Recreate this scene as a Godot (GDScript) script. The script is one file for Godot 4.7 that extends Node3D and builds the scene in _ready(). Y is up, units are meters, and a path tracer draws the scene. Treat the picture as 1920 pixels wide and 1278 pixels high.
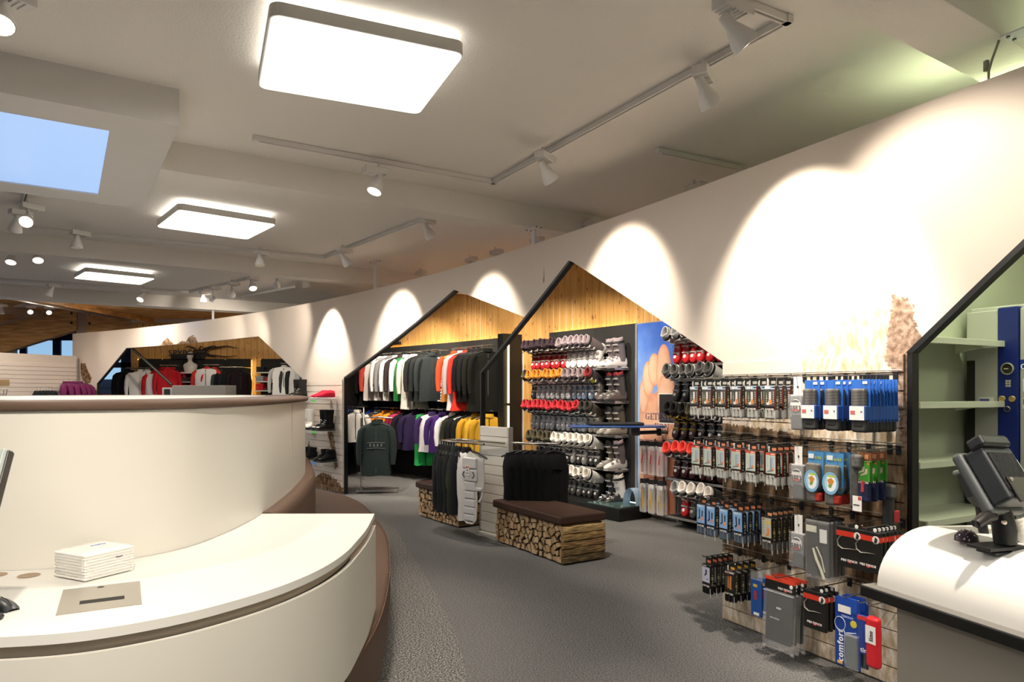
extends Node3D
# A ski shop: curved partition with mountain-shaped openings, a round counter island, ski boots, garments and sock racks.
# Plan coordinates: X to the right, D away from the camera (z = -D), metres. The curved partition is parametrised by
# s (metres along it, from the right) and p (metres in front of it, towards the shop floor).

class MB:
	var v := PackedVector3Array()
	var n := PackedVector3Array()
	var t := PackedVector2Array()
	var k := PackedInt32Array()
	func tri(a: Vector3, b: Vector3, c: Vector3, ua := Vector2(), ub := Vector2(), uc := Vector2()) -> void:
		var m := (b - a).cross(c - a)
		if m.length_squared() < 1e-16: return
		m = m.normalized()
		var i := v.size()
		v.append(a); v.append(b); v.append(c)
		n.append(m); n.append(m); n.append(m)
		t.append(ua); t.append(ub); t.append(uc)
		k.append(i); k.append(i + 2); k.append(i + 1)
	func quad(a: Vector3, b: Vector3, c: Vector3, d: Vector3, ua := Vector2(0, 1), ub := Vector2(1, 1), uc := Vector2(1, 0), ud := Vector2(0, 0)) -> void:
		tri(a, b, c, ua, ub, uc)
		tri(a, c, d, ua, uc, ud)
	func grid(P: Array, closed := false, flip := false, uvs := Vector2(1, 1), uvo := Vector2()) -> void:
		var R := P.size()
		var C: int = P[0].size()
		var base := v.size()
		var acc := PackedVector3Array()
		acc.resize(R * C)
		for i in R - 1:
			var r0: PackedVector3Array = P[i]
			var r1: PackedVector3Array = P[i + 1]
			for j in C - 1:
				var m := (r0[j + 1] - r1[j]).cross(r1[j + 1] - r0[j])
				if flip: m = -m
				for q in [i * C + j, i * C + j + 1, (i + 1) * C + j, (i + 1) * C + j + 1]:
					acc[q] += m
		if closed:
			for i in R:
				var m := acc[i * C] + acc[i * C + C - 1]
				acc[i * C] = m
				acc[i * C + C - 1] = m
		for i in R:
			var row: PackedVector3Array = P[i]
			for j in C:
				v.append(row[j])
				var m := acc[i * C + j]
				n.append(m.normalized() if m.length_squared() > 1e-20 else Vector3.UP)
				t.append(uvo + Vector2(float(j) / (C - 1) * uvs.x, float(i) / (R - 1) * uvs.y))
		for i in R - 1:
			for j in C - 1:
				var a := base + i * C + j
				var b := a + 1
				var c := a + C + 1
				var d := a + C
				if flip:
					k.append_array([a, b, c, a, c, d])
				else:
					k.append_array([a, c, b, a, d, c])
	func fan(ring: PackedVector3Array, flip := false) -> void:
		var c := Vector3()
		for q in ring: c += q
		c /= ring.size()
		for j in ring.size():
			var a := ring[j]
			var b := ring[(j + 1) % ring.size()]
			if flip: tri(c, b, a)
			else: tri(c, a, b)
	func tube(path: Array, rad, seg := 8, caps := true, squash := 1.0) -> void:
		var P := []
		var up := Vector3.UP
		var px := Vector3()
		for i in path.size():
			var d: Vector3 = (path[mini(i + 1, path.size() - 1)] - path[maxi(i - 1, 0)]).normalized()
			var x := (px - d * px.dot(d)) if px != Vector3() else (Vector3.UP.cross(d) if absf(d.y) < 0.9 else Vector3.RIGHT.cross(d).cross(d) * -1.0)
			if absf(d.y) >= 0.9 and px == Vector3(): x = Vector3.RIGHT - d * d.x
			x = x.normalized()
			px = x
			var y := d.cross(x)
			var r: float = rad[i] if rad is Array else rad
			var row := PackedVector3Array()
			for j in seg + 1:
				var a := TAU * j / seg
				row.append(path[i] + (x * cos(a) + y * sin(a) * squash) * r)
			P.append(row)
		grid(P, true)
		if caps:
			var r0: PackedVector3Array = P[0]
			var r1: PackedVector3Array = P[-1]
			fan(r0.slice(0, seg), true)
			fan(r1.slice(0, seg))
	func lathe(prof: Array, seg := 16, xf := Transform3D(), sx := 1.0) -> void:
		var run := [prof[0]]
		var runs := []
		for i in range(1, prof.size()):
			run.append(prof[i])
			if i == prof.size() - 1:
				runs.append(run)
			else:
				var a: Vector2 = (prof[i] - prof[i - 1]).normalized()
				var b: Vector2 = (prof[i + 1] - prof[i]).normalized()
				if a.dot(b) < 0.75:
					runs.append(run)
					run = [prof[i]]
		for r in runs:
			var P := []
			for q in r:
				var row := PackedVector3Array()
				for j in seg + 1:
					var a := TAU * j / seg
					row.append(xf * Vector3(q.x * sin(a) * sx, q.y, q.x * cos(a)))
				P.append(row)
			grid(P, true)
	func prism(poly: PackedVector2Array, z0: float, z1: float, xf := Transform3D(), c0 := true, c1 := true, sides := true) -> void:
		var N := poly.size()
		var ar := 0.0
		for i in N: ar += poly[i].cross(poly[(i + 1) % N])
		var q := poly
		if ar < 0:
			q = poly.duplicate()
			q.reverse()
		if sides:
			for i in N:
				var a := q[i]
				var b := q[(i + 1) % N]
				var L := (b - a).length()
				quad(xf * Vector3(a.x, a.y, z0), xf * Vector3(b.x, b.y, z0), xf * Vector3(b.x, b.y, z1), xf * Vector3(a.x, a.y, z1), Vector2(0, 0), Vector2(L, 0), Vector2(L, z1 - z0), Vector2(0, z1 - z0))
		var ix := Geometry2D.triangulate_polygon(q)
		for i in range(0, ix.size(), 3):
			var A := q[ix[i]]
			var B := q[ix[i + 1]]
			var C := q[ix[i + 2]]
			if (B - A).cross(C - A) < 0:
				var w := B
				B = C
				C = w
			if c1: tri(xf * Vector3(A.x, A.y, z1), xf * Vector3(B.x, B.y, z1), xf * Vector3(C.x, C.y, z1), A, B, C)
			if c0: tri(xf * Vector3(A.x, A.y, z0), xf * Vector3(C.x, C.y, z0), xf * Vector3(B.x, B.y, z0), A, C, B)
	func rb(c: Vector3, size: Vector3, r := 0.01, q := 1, xf := Transform3D()) -> void:
		# a box with rounded edges (q steps per quarter)
		r = minf(r, minf(size.x, minf(size.y, size.z)) * 0.5)
		var h := size * 0.5 - Vector3(r, r, r)
		var base := v.size()
		var C := 4 * (q + 1)
		var R := 2 * (q + 1)
		for i in R:
			var lo := i <= q
			var la := (-PI / 2 + (PI / 2) * i / q) if lo else (PI / 2) * (i - q - 1) / q
			for j in C + 1:
				var jj := j % C
				var qd := jj / (q + 1)
				var lg := (PI / 2) * qd + (PI / 2) * (jj % (q + 1)) / q
				var d := Vector3(cos(la) * sin(lg), sin(la), cos(la) * cos(lg))
				var sg := Vector3(1 if qd < 2 else -1, -1 if lo else 1, 1 if qd == 0 or qd == 3 else -1)
				v.append(xf * (c + d * r + sg * h))
				n.append((xf.basis * d).normalized())
				t.append(Vector2(float(j) / C, float(i) / (R - 1)))
		for i in R - 1:
			for j in C:
				var a := base + i * (C + 1) + j
				k.append_array([a, a + C + 2, a + 1, a, a + C + 1, a + C + 2])
		for e in 2:
			var i0 := base + (R - 1) * (C + 1) if e else base
			for j in range(1, C - 1):
				if e: k.append_array([i0, i0 + j + 1, i0 + j])
				else: k.append_array([i0, i0 + j, i0 + j + 1])
	func ell(c: Vector3, r: Vector3, xf := Transform3D(), a := 12, b := 7) -> void:
		var P := []
		for i in b + 1:
			var la := -PI / 2 + PI * i / b
			var row := PackedVector3Array()
			for j in a + 1:
				var lg := TAU * j / a
				row.append(xf * (c + Vector3(cos(la) * sin(lg) * r.x, sin(la) * r.y, cos(la) * cos(lg) * r.z)))
			P.append(row)
		grid(P, true)
	func put(m: ArrayMesh = null) -> ArrayMesh:
		if m == null: m = ArrayMesh.new()
		var ar := []
		ar.resize(Mesh.ARRAY_MAX)
		ar[Mesh.ARRAY_VERTEX] = v
		ar[Mesh.ARRAY_NORMAL] = n
		ar[Mesh.ARRAY_TEX_UV] = t
		ar[Mesh.ARRAY_INDEX] = k
		m.add_surface_from_arrays(Mesh.PRIMITIVE_TRIANGLES, ar)
		return m

var used := {}
var mats := {}
var cache := {}
var rng := RandomNumberGenerator.new()

func numbered(c: String) -> String:
	var i: int = used.get(c, 0)
	used[c] = i + 1
	return c if i == 0 else "%s_%03d" % [c, i]

func thing(called: String, label: String, cat: String, group := "", at := Vector3(), b := Basis()) -> Node3D:
	var o := Node3D.new()
	o.name = numbered(called)
	o.transform = Transform3D(b, at)
	add_child(o, true)
	o.set_meta("label", label)
	o.set_meta("category", cat)
	if group: o.set_meta("group", group)
	return o

func part(called: String, m, material: Material, parent: Node, xf := Transform3D()) -> MeshInstance3D:
	var o := MeshInstance3D.new()
	o.name = called
	o.mesh = m.put() if m is MB else m
	if material: o.material_override = material
	o.transform = xf
	parent.add_child(o, true)
	return o

func solo(called: String, label: String, cat: String, m, material: Material, group := "", xf := Transform3D()) -> MeshInstance3D:
	var o := part(numbered(called), m, material, self, xf)
	o.set_meta("label", label)
	o.set_meta("category", cat)
	if group: o.set_meta("group", group)
	return o

func struct(called: String, m, material: Material, xf := Transform3D()) -> MeshInstance3D:
	var o := part(numbered(called), m, material, self, xf)
	o.set_meta("kind", "structure")
	return o

func mt(key: String, col: Color, rough := 0.6, metal := 0.0, spec := 0.5) -> StandardMaterial3D:
	if mats.has(key): return mats[key]
	var m := StandardMaterial3D.new()
	m.resource_name = key
	m.albedo_color = col
	m.roughness = rough
	m.metallic = metal
	m.metallic_specular = spec
	mats[key] = m
	return m

func hexm(h: String, rough := 0.6, metal := 0.0) -> StandardMaterial3D:
	return mt("c_%s_%d_%d" % [h, int(rough * 100), int(metal * 100)], Color(h), rough, metal)

func cloth(h: String) -> StandardMaterial3D:
	var key := "cloth_" + h
	if mats.has(key): return mats[key]
	var m := mt(key, Color(h), 0.85, 0.0, 0.3)
	m.rim_enabled = true
	m.rim = 0.25
	m.rim_tint = 0.6
	m.normal_enabled = true
	m.normal_texture = noise_tex("clothn", 0.03, 256, true, 3)
	m.normal_scale = 0.5
	m.uv1_triplanar = true
	m.uv1_scale = Vector3(2.2, 2.2, 2.2)
	return m

func glow(key: String, col: Color, e: float) -> StandardMaterial3D:
	if mats.has(key): return mats[key]
	var m := mt(key, col, 0.5)
	m.emission_enabled = true
	m.emission = col
	m.emission_energy_multiplier = e
	return m

func glass(key: String, col: Color, a: float, rough := 0.05) -> StandardMaterial3D:
	if mats.has(key): return mats[key]
	var m := mt(key, Color(col, a), rough)
	m.transparency = BaseMaterial3D.TRANSPARENCY_ALPHA
	return m

func noise_tex(key: String, freq: float, size := 512, normal := false, strength := 4.0, ramp: Gradient = null, oct := 4) -> NoiseTexture2D:
	if cache.has(key): return cache[key]
	var f := FastNoiseLite.new()
	f.seed = key.hash() % 1000
	f.noise_type = FastNoiseLite.TYPE_SIMPLEX_SMOOTH
	f.frequency = freq
	f.fractal_octaves = oct
	var x := NoiseTexture2D.new()
	x.width = size
	x.height = size
	x.seamless = true
	x.noise = f
	if normal:
		x.as_normal_map = true
		x.bump_strength = strength
	if ramp: x.color_ramp = ramp
	cache[key] = x
	return x

func ramp(a: Color, b: Color, p0 := 0.0, p1 := 1.0) -> Gradient:
	var g := Gradient.new()
	g.set_color(0, a)
	g.set_color(1, b)
	g.set_offset(0, p0)
	g.set_offset(1, p1)
	return g

func textmat(key: String, im: Image, rough := 0.5) -> StandardMaterial3D:
	var m := mt(key, Color.WHITE, rough)
	m.albedo_texture = ImageTexture.create_from_image(im)
	return m

func letters(s: String, size: float, depth := 0.001, bold := true, serif := false) -> TextMesh:
	var key := "txt_%s_%f_%f" % [s, size, depth]
	if cache.has(key): return cache[key]
	var f := SystemFont.new()
	f.font_names = PackedStringArray(["Droid Serif" if serif else "Droid Sans"])
	f.font_weight = 700 if bold else 400
	var x := TextMesh.new()
	x.text = s
	x.font = f
	x.font_size = 32
	x.pixel_size = size / 32.0 / 0.72
	x.depth = depth
	x.curve_step = 4.0
	cache[key] = x
	return x

func lettering(s: String, size: float, material: Material, parent: Node, xf: Transform3D, bold := true, serif := false) -> MeshInstance3D:
	return part("lettering", letters(s, size, 0.001, bold, serif), material, parent, xf)

# ---- plan helpers
var wS := PackedFloat32Array()
var wP := PackedVector2Array()
var wT := PackedFloat32Array()

func wall_table() -> void:
	# the partition: straight, then bending steadily away to the left
	var ds := 0.01
	var x := 2.2638
	var d := 2.9643
	var t0 := deg_to_rad(27.684)
	for i in 400:
		var b := -4.0 + i * ds
		wS.append(b)
		wP.append(Vector2(x - sin(t0) * b, d + cos(t0) * b))
		wT.append(t0)
	for i in 2110:
		var s := i * ds
		var e := maxf(0, s - 1.896)
		var th := deg_to_rad(27.684 + 2.0448 * e - 0.00936 * e * e)
		x -= sin(th) * ds
		d += cos(th) * ds
		wS.append(s)
		wP.append(Vector2(x, d))
		wT.append(th)

func wth(s: float) -> float:
	return wT[clampi(int(round((s + 4.0) / 0.01)), 0, wT.size() - 1)]

func W(s: float, y: float, p := 0.0) -> Vector3:
	var i := clampi(int(round((s + 4.0) / 0.01)), 0, wT.size() - 1)
	var q := wP[i]
	var th := wT[i]
	var ex := s - wS[i]
	return Vector3(q.x - cos(th) * p - sin(th) * ex, y, -(q.y - sin(th) * p + cos(th) * ex))

func WB(s: float) -> Basis:
	# local x to the right as seen from the shop, y up, z out of the wall towards the shop
	var th := wth(s)
	return Basis(Vector3(sin(th), 0, cos(th)), Vector3.UP, Vector3(-cos(th), 0, sin(th)))

func WX(s: float, y: float, p := 0.0) -> Transform3D:
	return Transform3D(WB(s), W(s, y, p))

func G(x: float, d: float, y := 0.0) -> Vector3:
	return Vector3(x, y, -d)

func yaw(a: float) -> Basis:
	return Basis(Vector3.UP, a)

func ray(u: float, v: float, d: float) -> Vector3:
	# the point at depth d seen at that place of the 1920 x 1278 frame
	return Vector3((u - 960.0) / 1305.0 * d, 1.5 + (735.0 - v) / 1305.0 * d, -d)

func nth(i: int) -> String:
	return ["first", "second", "third", "fourth", "fifth", "sixth", "seventh", "eighth", "ninth", "tenth", "eleventh", "twelfth", "thirteenth", "fourteenth", "fifteenth", "sixteenth"][i]

func _ready() -> void:
	rng.seed = 7
	setup_view()
	wall_table()
	build_shell()
	build_partition()
	build_rear()
	build_ceiling_things()
	build_far_end()
	build_island()
	build_desk()
	build_machine_room()
	build_benches()
	build_boots()
	build_garments()
	build_socks()
	build_shoe_panel()

func setup_view() -> void:
	var c := Camera3D.new()
	c.name = "camera"
	c.projection = Camera3D.PROJECTION_FRUSTUM
	c.near = 0.05
	c.far = 200.0
	c.size = 0.05 * 1278.0 / 1305.0
	c.frustum_offset = Vector2(0, 0.05 * 96.0 / 1305.0)
	c.position = Vector3(0, 1.5, 0)
	add_child(c)
	c.current = true
	var e := Environment.new()
	e.background_mode = Environment.BG_SKY
	var sky := Sky.new()
	var sm := ProceduralSkyMaterial.new()
	sm.sky_top_color = Color(0.36, 0.56, 0.92)
	sm.sky_horizon_color = Color(0.70, 0.88, 1.0)
	sm.ground_bottom_color = Color(0.2, 0.2, 0.22)
	sm.ground_horizon_color = Color(0.45, 0.55, 0.65)
	sm.sky_energy_multiplier = 1.0
	sky.sky_material = sm
	e.sky = sky
	e.tonemap_mode = Environment.TONE_MAPPER_LINEAR
	e.tonemap_exposure = EXPOSURE
	e.sdfgi_enabled = true
	e.ssao_enabled = true
	e.ssil_enabled = true
	var w := WorldEnvironment.new()
	w.name = "environment"
	w.environment = e
	add_child(w)

const EXPOSURE := 1.0
const PANEL_E := 5.0
const SPOT_E := 3.0
const WARM := Color(1.0, 0.945, 0.87)

func area(parent: Node, xf: Transform3D, size: Vector2, col: Color, e: float) -> void:
	# an area light shines along its own -z
	var l := AreaLight3D.new()
	l.name = "area_light"
	l.area_size = size
	l.area_normalize_energy = false
	l.light_color = col
	l.light_energy = e
	l.shadow_enabled = true
	l.transform = xf
	if "area_range" in l: l.set("area_range", 30.0)
	parent.add_child(l, true)

func omni(parent: Node, at: Vector3, col: Color, e: float, size := 0.1) -> void:
	var l := OmniLight3D.new()
	l.name = "omni_light"
	l.light_color = col
	l.light_energy = e
	l.light_size = size
	l.omni_range = 20.0
	l.omni_attenuation = 2.0
	l.shadow_enabled = true
	l.position = at
	parent.add_child(l, true)

func look(at: Vector3, to: Vector3) -> Basis:
	# a basis whose -z points from at to to
	var z := (at - to).normalized()
	var x := Vector3.UP.cross(z)
	if x.length() < 0.01: x = Vector3.RIGHT
	x = x.normalized()
	return Basis(x, z.cross(x), z)

var CB := Basis(Vector3(0.84, 0, -0.5426), Vector3.UP, Vector3(0.5426, 0, 0.84))   # the ceiling's own axes: along the beams, up, back

func CP(a: float, n: float, y: float) -> Vector3:
	return CB * Vector3(a, 0, -n) + Vector3(0, y, 0)

func cbox(called: String, a0: float, a1: float, n0: float, n1: float, y0: float, y1: float, m: Material) -> MeshInstance3D:
	var mb := MB.new()
	mb.rb(Vector3((a0 + a1) / 2, (y0 + y1) / 2, -(n0 + n1) / 2), Vector3(a1 - a0, y1 - y0, n1 - n0), 0.004)
	return struct(called, mb, m, Transform3D(CB, Vector3()))

func plaster(key: String, col: Color, bump := 0.25) -> StandardMaterial3D:
	if mats.has(key): return mats[key]
	var m := mt(key, col, 0.9, 0.0, 0.2)
	m.normal_enabled = true
	m.normal_texture = noise_tex("plastern", 0.06, 512, true, 2.0)
	m.normal_scale = bump
	m.uv1_triplanar = true
	m.uv1_world_triplanar = true
	m.uv1_scale = Vector3(1.6, 1.6, 1.6)
	return m

func carpet(key: String, a: Color, b: Color, freq: float) -> StandardMaterial3D:
	if mats.has(key): return mats[key]
	var m := mt(key, Color.WHITE, 0.95, 0.0, 0.15)
	m.albedo_texture = noise_tex(key + "_t", freq, 1024, false, 1.0, ramp(a, b, 0.25, 0.75), 3)
	m.normal_enabled = true
	m.normal_texture = noise_tex("carpetn", 0.12, 512, true, 6.0)
	m.normal_scale = 0.7
	m.uv1_triplanar = true
	m.uv1_world_triplanar = true
	m.uv1_scale = Vector3(0.9, 0.9, 0.9)
	return m

var FLAT := Basis(Vector3(1, 0, 0), Vector3(0, 0, -1), Vector3(0, 1, 0))   # (X, D) outlines laid on the ground

func build_shell() -> void:
	var mb := MB.new()
	mb.rb(Vector3(-3, -0.06, -9), Vector3(40, 0.12, 40), 0.002)
	struct("floor", mb, carpet("carpet_dark", Color(0.36, 0.36, 0.36), Color(0.54, 0.54, 0.535), 0.09))
	var zone := PackedVector2Array([Vector2(-1.29, 7.68), Vector2(-1.10, 7.0), Vector2(-0.93, 6.42), Vector2(-0.70, 5.67), Vector2(-0.52, 5.0), Vector2(-0.37, 4.4), Vector2(-0.27, 3.9), Vector2(-0.22, 3.5), Vector2(-0.2, 3.0), Vector2(-0.2, 2.5), Vector2(-0.25, 1.8), Vector2(-0.5, 0.8), Vector2(-1.2, 0.1), Vector2(-2.5, -0.3), Vector2(-4.5, 0.5), Vector2(-5.6, 3), Vector2(-5.8, 6), Vector2(-5, 8.6), Vector2(-3.3, 9.4), Vector2(-2, 8.8)])
	mb = MB.new()
	mb.prism(zone, 0.0, 0.004, Transform3D(FLAT, Vector3()), false)
	struct("floor_inlay", mb, carpet("carpet_speckled", Color(0.27, 0.27, 0.265), Color(0.66, 0.655, 0.64), 0.075))
	var ceil := plaster("ceiling_paint", Color(0.89, 0.875, 0.855), 0.5)
	cbox("ceiling", -20, 10, -7, 14.5, 3.32, 3.5, ceil)
	# downstand beams, in the photograph's order from near to far
	cbox("ceiling_beam", -20, 10, 1.43, 1.71, 3.10, 3.34, ceil)
	cbox("ceiling_beam", 0.59, 10, 5.57, 5.82, 3.10, 3.34, ceil)
	cbox("ceiling_beam", -20, -3.2, 5.57, 5.82, 3.10, 3.34, ceil)
	cbox("ceiling_beam", -20, 10, 9.75, 10.0, 3.10, 3.34, ceil)
	cbox("ceiling_beam", -20, 10, 14.5, 14.85, 3.10, 3.60, ceil)
	# skylight box with its pane
	var poly := PackedVector2Array([Vector2(-3.2, 4.6), Vector2(0.59, 4.6), Vector2(0.59, 6.85), Vector2(-3.2, 6.85)])
	var fr := [[-3.2, 0.59, 4.6, 4.92], [-3.2, 0.59, 6.56, 6.85], [0.243, 0.59, 4.92, 6.56], [-3.2, -2.6, 4.92, 6.56]]
	mb = MB.new()
	for f in fr:
		mb.rb(Vector3((f[0] + f[1]) / 2, 3.215, -(f[2] + f[3]) / 2), Vector3(f[1] - f[0], 0.23, f[3] - f[2]), 0.0)
	var win := struct("window_1", mb, plaster("skylight_paint", Color(0.83, 0.82, 0.81), 0.3), Transform3D(CB, Vector3()))
	mb = MB.new()
	mb.rb(Vector3((0.243 - 2.6) / 2, 3.115, -(4.92 + 6.56) / 2), Vector3(2.843, 0.01, 1.64), 0.0)
	part("pane", mb, glow("skylight_pane", Color(0.63, 0.76, 0.95), 0.78), win)
	area(win, Transform3D(Basis(Vector3.RIGHT, -PI / 2), Vector3(-1.18, 3.105, -5.74)), Vector2(2.8, 1.6), Color(0.7, 0.82, 1.0), 0.22)
	# outer walls
	var wp := plaster("outer_wall_paint", Color(0.86, 0.83, 0.78))
	cbox("wall_back", -20, 10, -7.2, -7, 0, 3.5, wp)
	cbox("wall_left", -20.2, -20, -7.2, 27, 0, 7, wp)
	cbox("wall_right", 10, 10.2, -7.2, 27, 0, 7, wp)

# ---- the partition

var GAPS := [[-2.2, 1.70, -0.52, 2.67, 0.57, 1.695], [1.84, 1.692, 3.65, 2.669, 4.39, 2.233], [4.39, 2.233, 5.77, 2.666, 8.71, 1.712], [10.09, 1.729, 11.63, 2.494, 16.94, 2.495], [16.94, 2.495, 17.6, 2.09, 18.23, 1.70]]

func lower(s: float) -> float:
	for g in GAPS:
		if s >= g[0] and s <= g[4]:
			if s <= g[2]: return lerpf(g[1], g[3], (s - g[0]) / (g[2] - g[0]))
			return lerpf(g[3], g[5], (s - g[2]) / (g[4] - g[2]))
	return 0.0

const TOP := 2.92

func print_rock(im: Image, poly: PackedVector2Array, dark: Color, light: Color, seed_: int, streak := 1.0) -> void:
	var f := FastNoiseLite.new()
	f.seed = seed_
	f.frequency = 0.045
	f.fractal_octaves = 4
	var r := Rect2(poly[0], Vector2())
	for q in poly: r = r.expand(q)
	for y in range(maxi(0, int(r.position.y)), mini(im.get_height(), int(r.end.y) + 1)):
		for x in range(maxi(0, int(r.position.x)), mini(im.get_width(), int(r.end.x) + 1)):
			var jit := f.get_noise_2d(x * 3.0, y * 3.0) * 4.0
			if Geometry2D.is_point_in_polygon(Vector2(x + jit, y + jit), poly):
				var v := clampf(0.5 + f.get_noise_2d(x * 2.2, y * 2.2 * streak) * 0.9 + f.get_noise_2d(x * 9.0, y * 9.0) * 0.35, 0, 1)
				im.set_pixel(x, y, dark.lerp(light, v))

func wall_print() -> void:
	# near part: 5.12 m at 250 px a metre; far part: 16 m at 128 px a metre
	var base := Color(0.86, 0.815, 0.765)
	var im := Image.create(1280, 768, false, Image.FORMAT_RGB8)
	im.fill(base)
	var at := func(s: float, y: float) -> Vector2: return Vector2((s + 1.0) * 250.0, 768.0 - y * 250.0)
	var sky := [[0.40, 1.55], [0.51, 1.75], [0.53, 1.80], [0.55, 1.857], [0.56, 1.937], [0.60, 1.97], [0.67, 2.004], [0.73, 1.977], [0.75, 1.925], [0.79, 1.917], [0.84, 1.871], [0.87, 1.912], [0.92, 1.90], [0.95, 1.881], [1.01, 1.86], [1.08, 1.825], [1.11, 1.755], [1.18, 1.746], [1.21, 1.678], [1.26, 1.58], [1.4, 1.45], [1.6, 1.3], [1.95, 1.25], [1.95, 0.0], [0.40, 0.0]]
	var big := PackedVector2Array()
	for q in sky: big.append(at.call(q[0], q[1]))
	print_rock(im, big, Color(0.74, 0.65, 0.52), Color(0.95, 0.92, 0.88), 3, 0.35)
	var face := PackedVector2Array()
	for q in [[0.40, 1.4], [0.50, 1.75], [0.53, 1.80], [0.55, 1.857], [0.56, 1.937], [0.60, 1.97], [0.67, 2.004], [0.67, 1.925], [0.69, 1.837], [0.70, 1.765], [0.70, 1.699], [0.66, 1.604], [0.62, 1.4], [0.60, 0.9]]: face.append(at.call(q[0], q[1]))
	print_rock(im, face, Color(0.47, 0.38, 0.32), Color(0.72, 0.63, 0.56), 5)
	var low := PackedVector2Array()
	for q in [[1.95, 1.30], [1.5, 1.28], [1.1, 1.24], [0.8, 1.20], [0.45, 1.22], [0.45, 0.5], [1.95, 0.45]]: low.append(at.call(q[0], q[1]))
	print_rock(im, low, Color(0.36, 0.29, 0.22), Color(0.62, 0.52, 0.42), 8, 0.2)
	textmat("print_near", im, 0.85)
	im = Image.create(2048, 384, false, Image.FORMAT_RGB8)
	im.fill(base)
	var shapes := [
		[[15.6, 2.50], [15.49, 2.524], [15.38, 2.608], [15.23, 2.649], [15.07, 2.555], [14.95, 2.49]],
		[[14.9, 2.49], [14.66, 2.556], [14.47, 2.538], [14.35, 2.626], [14.21, 2.647], [14.06, 2.584], [13.98, 2.49]],
		[[18.94, 2.201], [18.74, 2.197], [18.62, 2.009], [18.46, 1.832], [18.52, 1.724], [18.70, 1.693], [18.86, 1.814], [18.94, 1.969]],
		[[18.78, 1.594], [18.56, 1.528], [18.50, 1.2], [18.8, 1.2]],
		[[18.36, 1.58], [18.26, 1.56], [18.25, 1.2], [18.4, 1.2]],
		[[9.66, 0.02], [9.58, 0.18], [9.40, 0.26], [9.11, 0.256], [8.92, 0.189], [8.74, 0.104], [8.70, 0.0]],
		[[9.9, 0.02], [9.92, 0.5], [9.8, 0.75], [9.72, 0.4], [9.66, 0.1]],
		[[9.2, 0.9], [9.05, 0.95], [8.86, 0.4], [8.95, 0.35]],
	]
	for i in shapes.size():
		var P := PackedVector2Array()
		for q in shapes[i]: P.append(Vector2((q[0] - 4.0) * 128.0, 384.0 - q[1] * 128.0))
		print_rock(im, P, Color(0.36, 0.26, 0.18), Color(0.66, 0.54, 0.42), 20 + i, 0.6)
	textmat("print_far", im, 0.85)
	for key in ["print_near", "print_far"]:
		var m: StandardMaterial3D = mats[key]
		m.metallic_specular = 0.2
		m.texture_repeat = false

func wuv(s: float, y: float) -> Vector2:
	if s <= 4.0: return Vector2((s + 1.0) / 5.12, 1.0 - y / 3.072)
	return Vector2((s - 4.0) / 16.0, 1.0 - y / 3.0)

func wall_strip(mb: MB, s0: float, s1: float) -> void:
	var cuts := [s0, s1]
	for g in GAPS:
		for k in [0, 2, 4]:
			if g[k] > s0 and g[k] < s1: cuts.append(g[k])
	var x := s0 + 0.2
	while x < s1:
		cuts.append(x)
		x += 0.2
	cuts.sort()
	var th := 0.04
	for i in cuts.size() - 1:
		var a: float = cuts[i]
		var b: float = cuts[i + 1]
		if b - a < 1e-4: continue
		var ya := lower(a + 1e-4)
		var yb := lower(b - 1e-4)
		# seen from the shop, b lies left of a
		mb.quad(W(b, yb), W(a, ya), W(a, TOP), W(b, TOP), wuv(b, yb), wuv(a, ya), wuv(a, TOP), wuv(b, TOP))
		mb.quad(W(a, ya, -th), W(b, yb, -th), W(b, TOP, -th), W(a, TOP, -th), wuv(3.5, 2.8), wuv(3.5, 2.8), wuv(3.5, 2.8), wuv(3.5, 2.8))
		var c := wuv(3.5, 2.8)
		mb.quad(W(b, TOP), W(a, TOP), W(a, TOP, -th), W(b, TOP, -th), c, c, c, c)
		mb.quad(W(a, ya), W(b, yb), W(b, yb, -th), W(a, ya, -th), c, c, c, c)
	for s in [-2.2, 0.57, 1.84, 8.71, 10.09, 18.23, 19.3, -3.9]:
		if s < s0 or s > s1: continue
		var c := wuv(3.5, 2.8)
		var ya := 0.0
		var yb := lower(s + (1e-3 if s in [1.84, 10.09, -2.2] else -1e-3))
		if s == 19.3 or s == -3.9: yb = TOP
		if s in [1.84, 10.09, 19.3, -2.2]:
			mb.quad(W(s, ya, -th), W(s, ya), W(s, yb), W(s, yb, -th), c, c, c, c)
		else:
			mb.quad(W(s, ya), W(s, ya, -th), W(s, yb, -th), W(s, yb), c, c, c, c)

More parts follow.
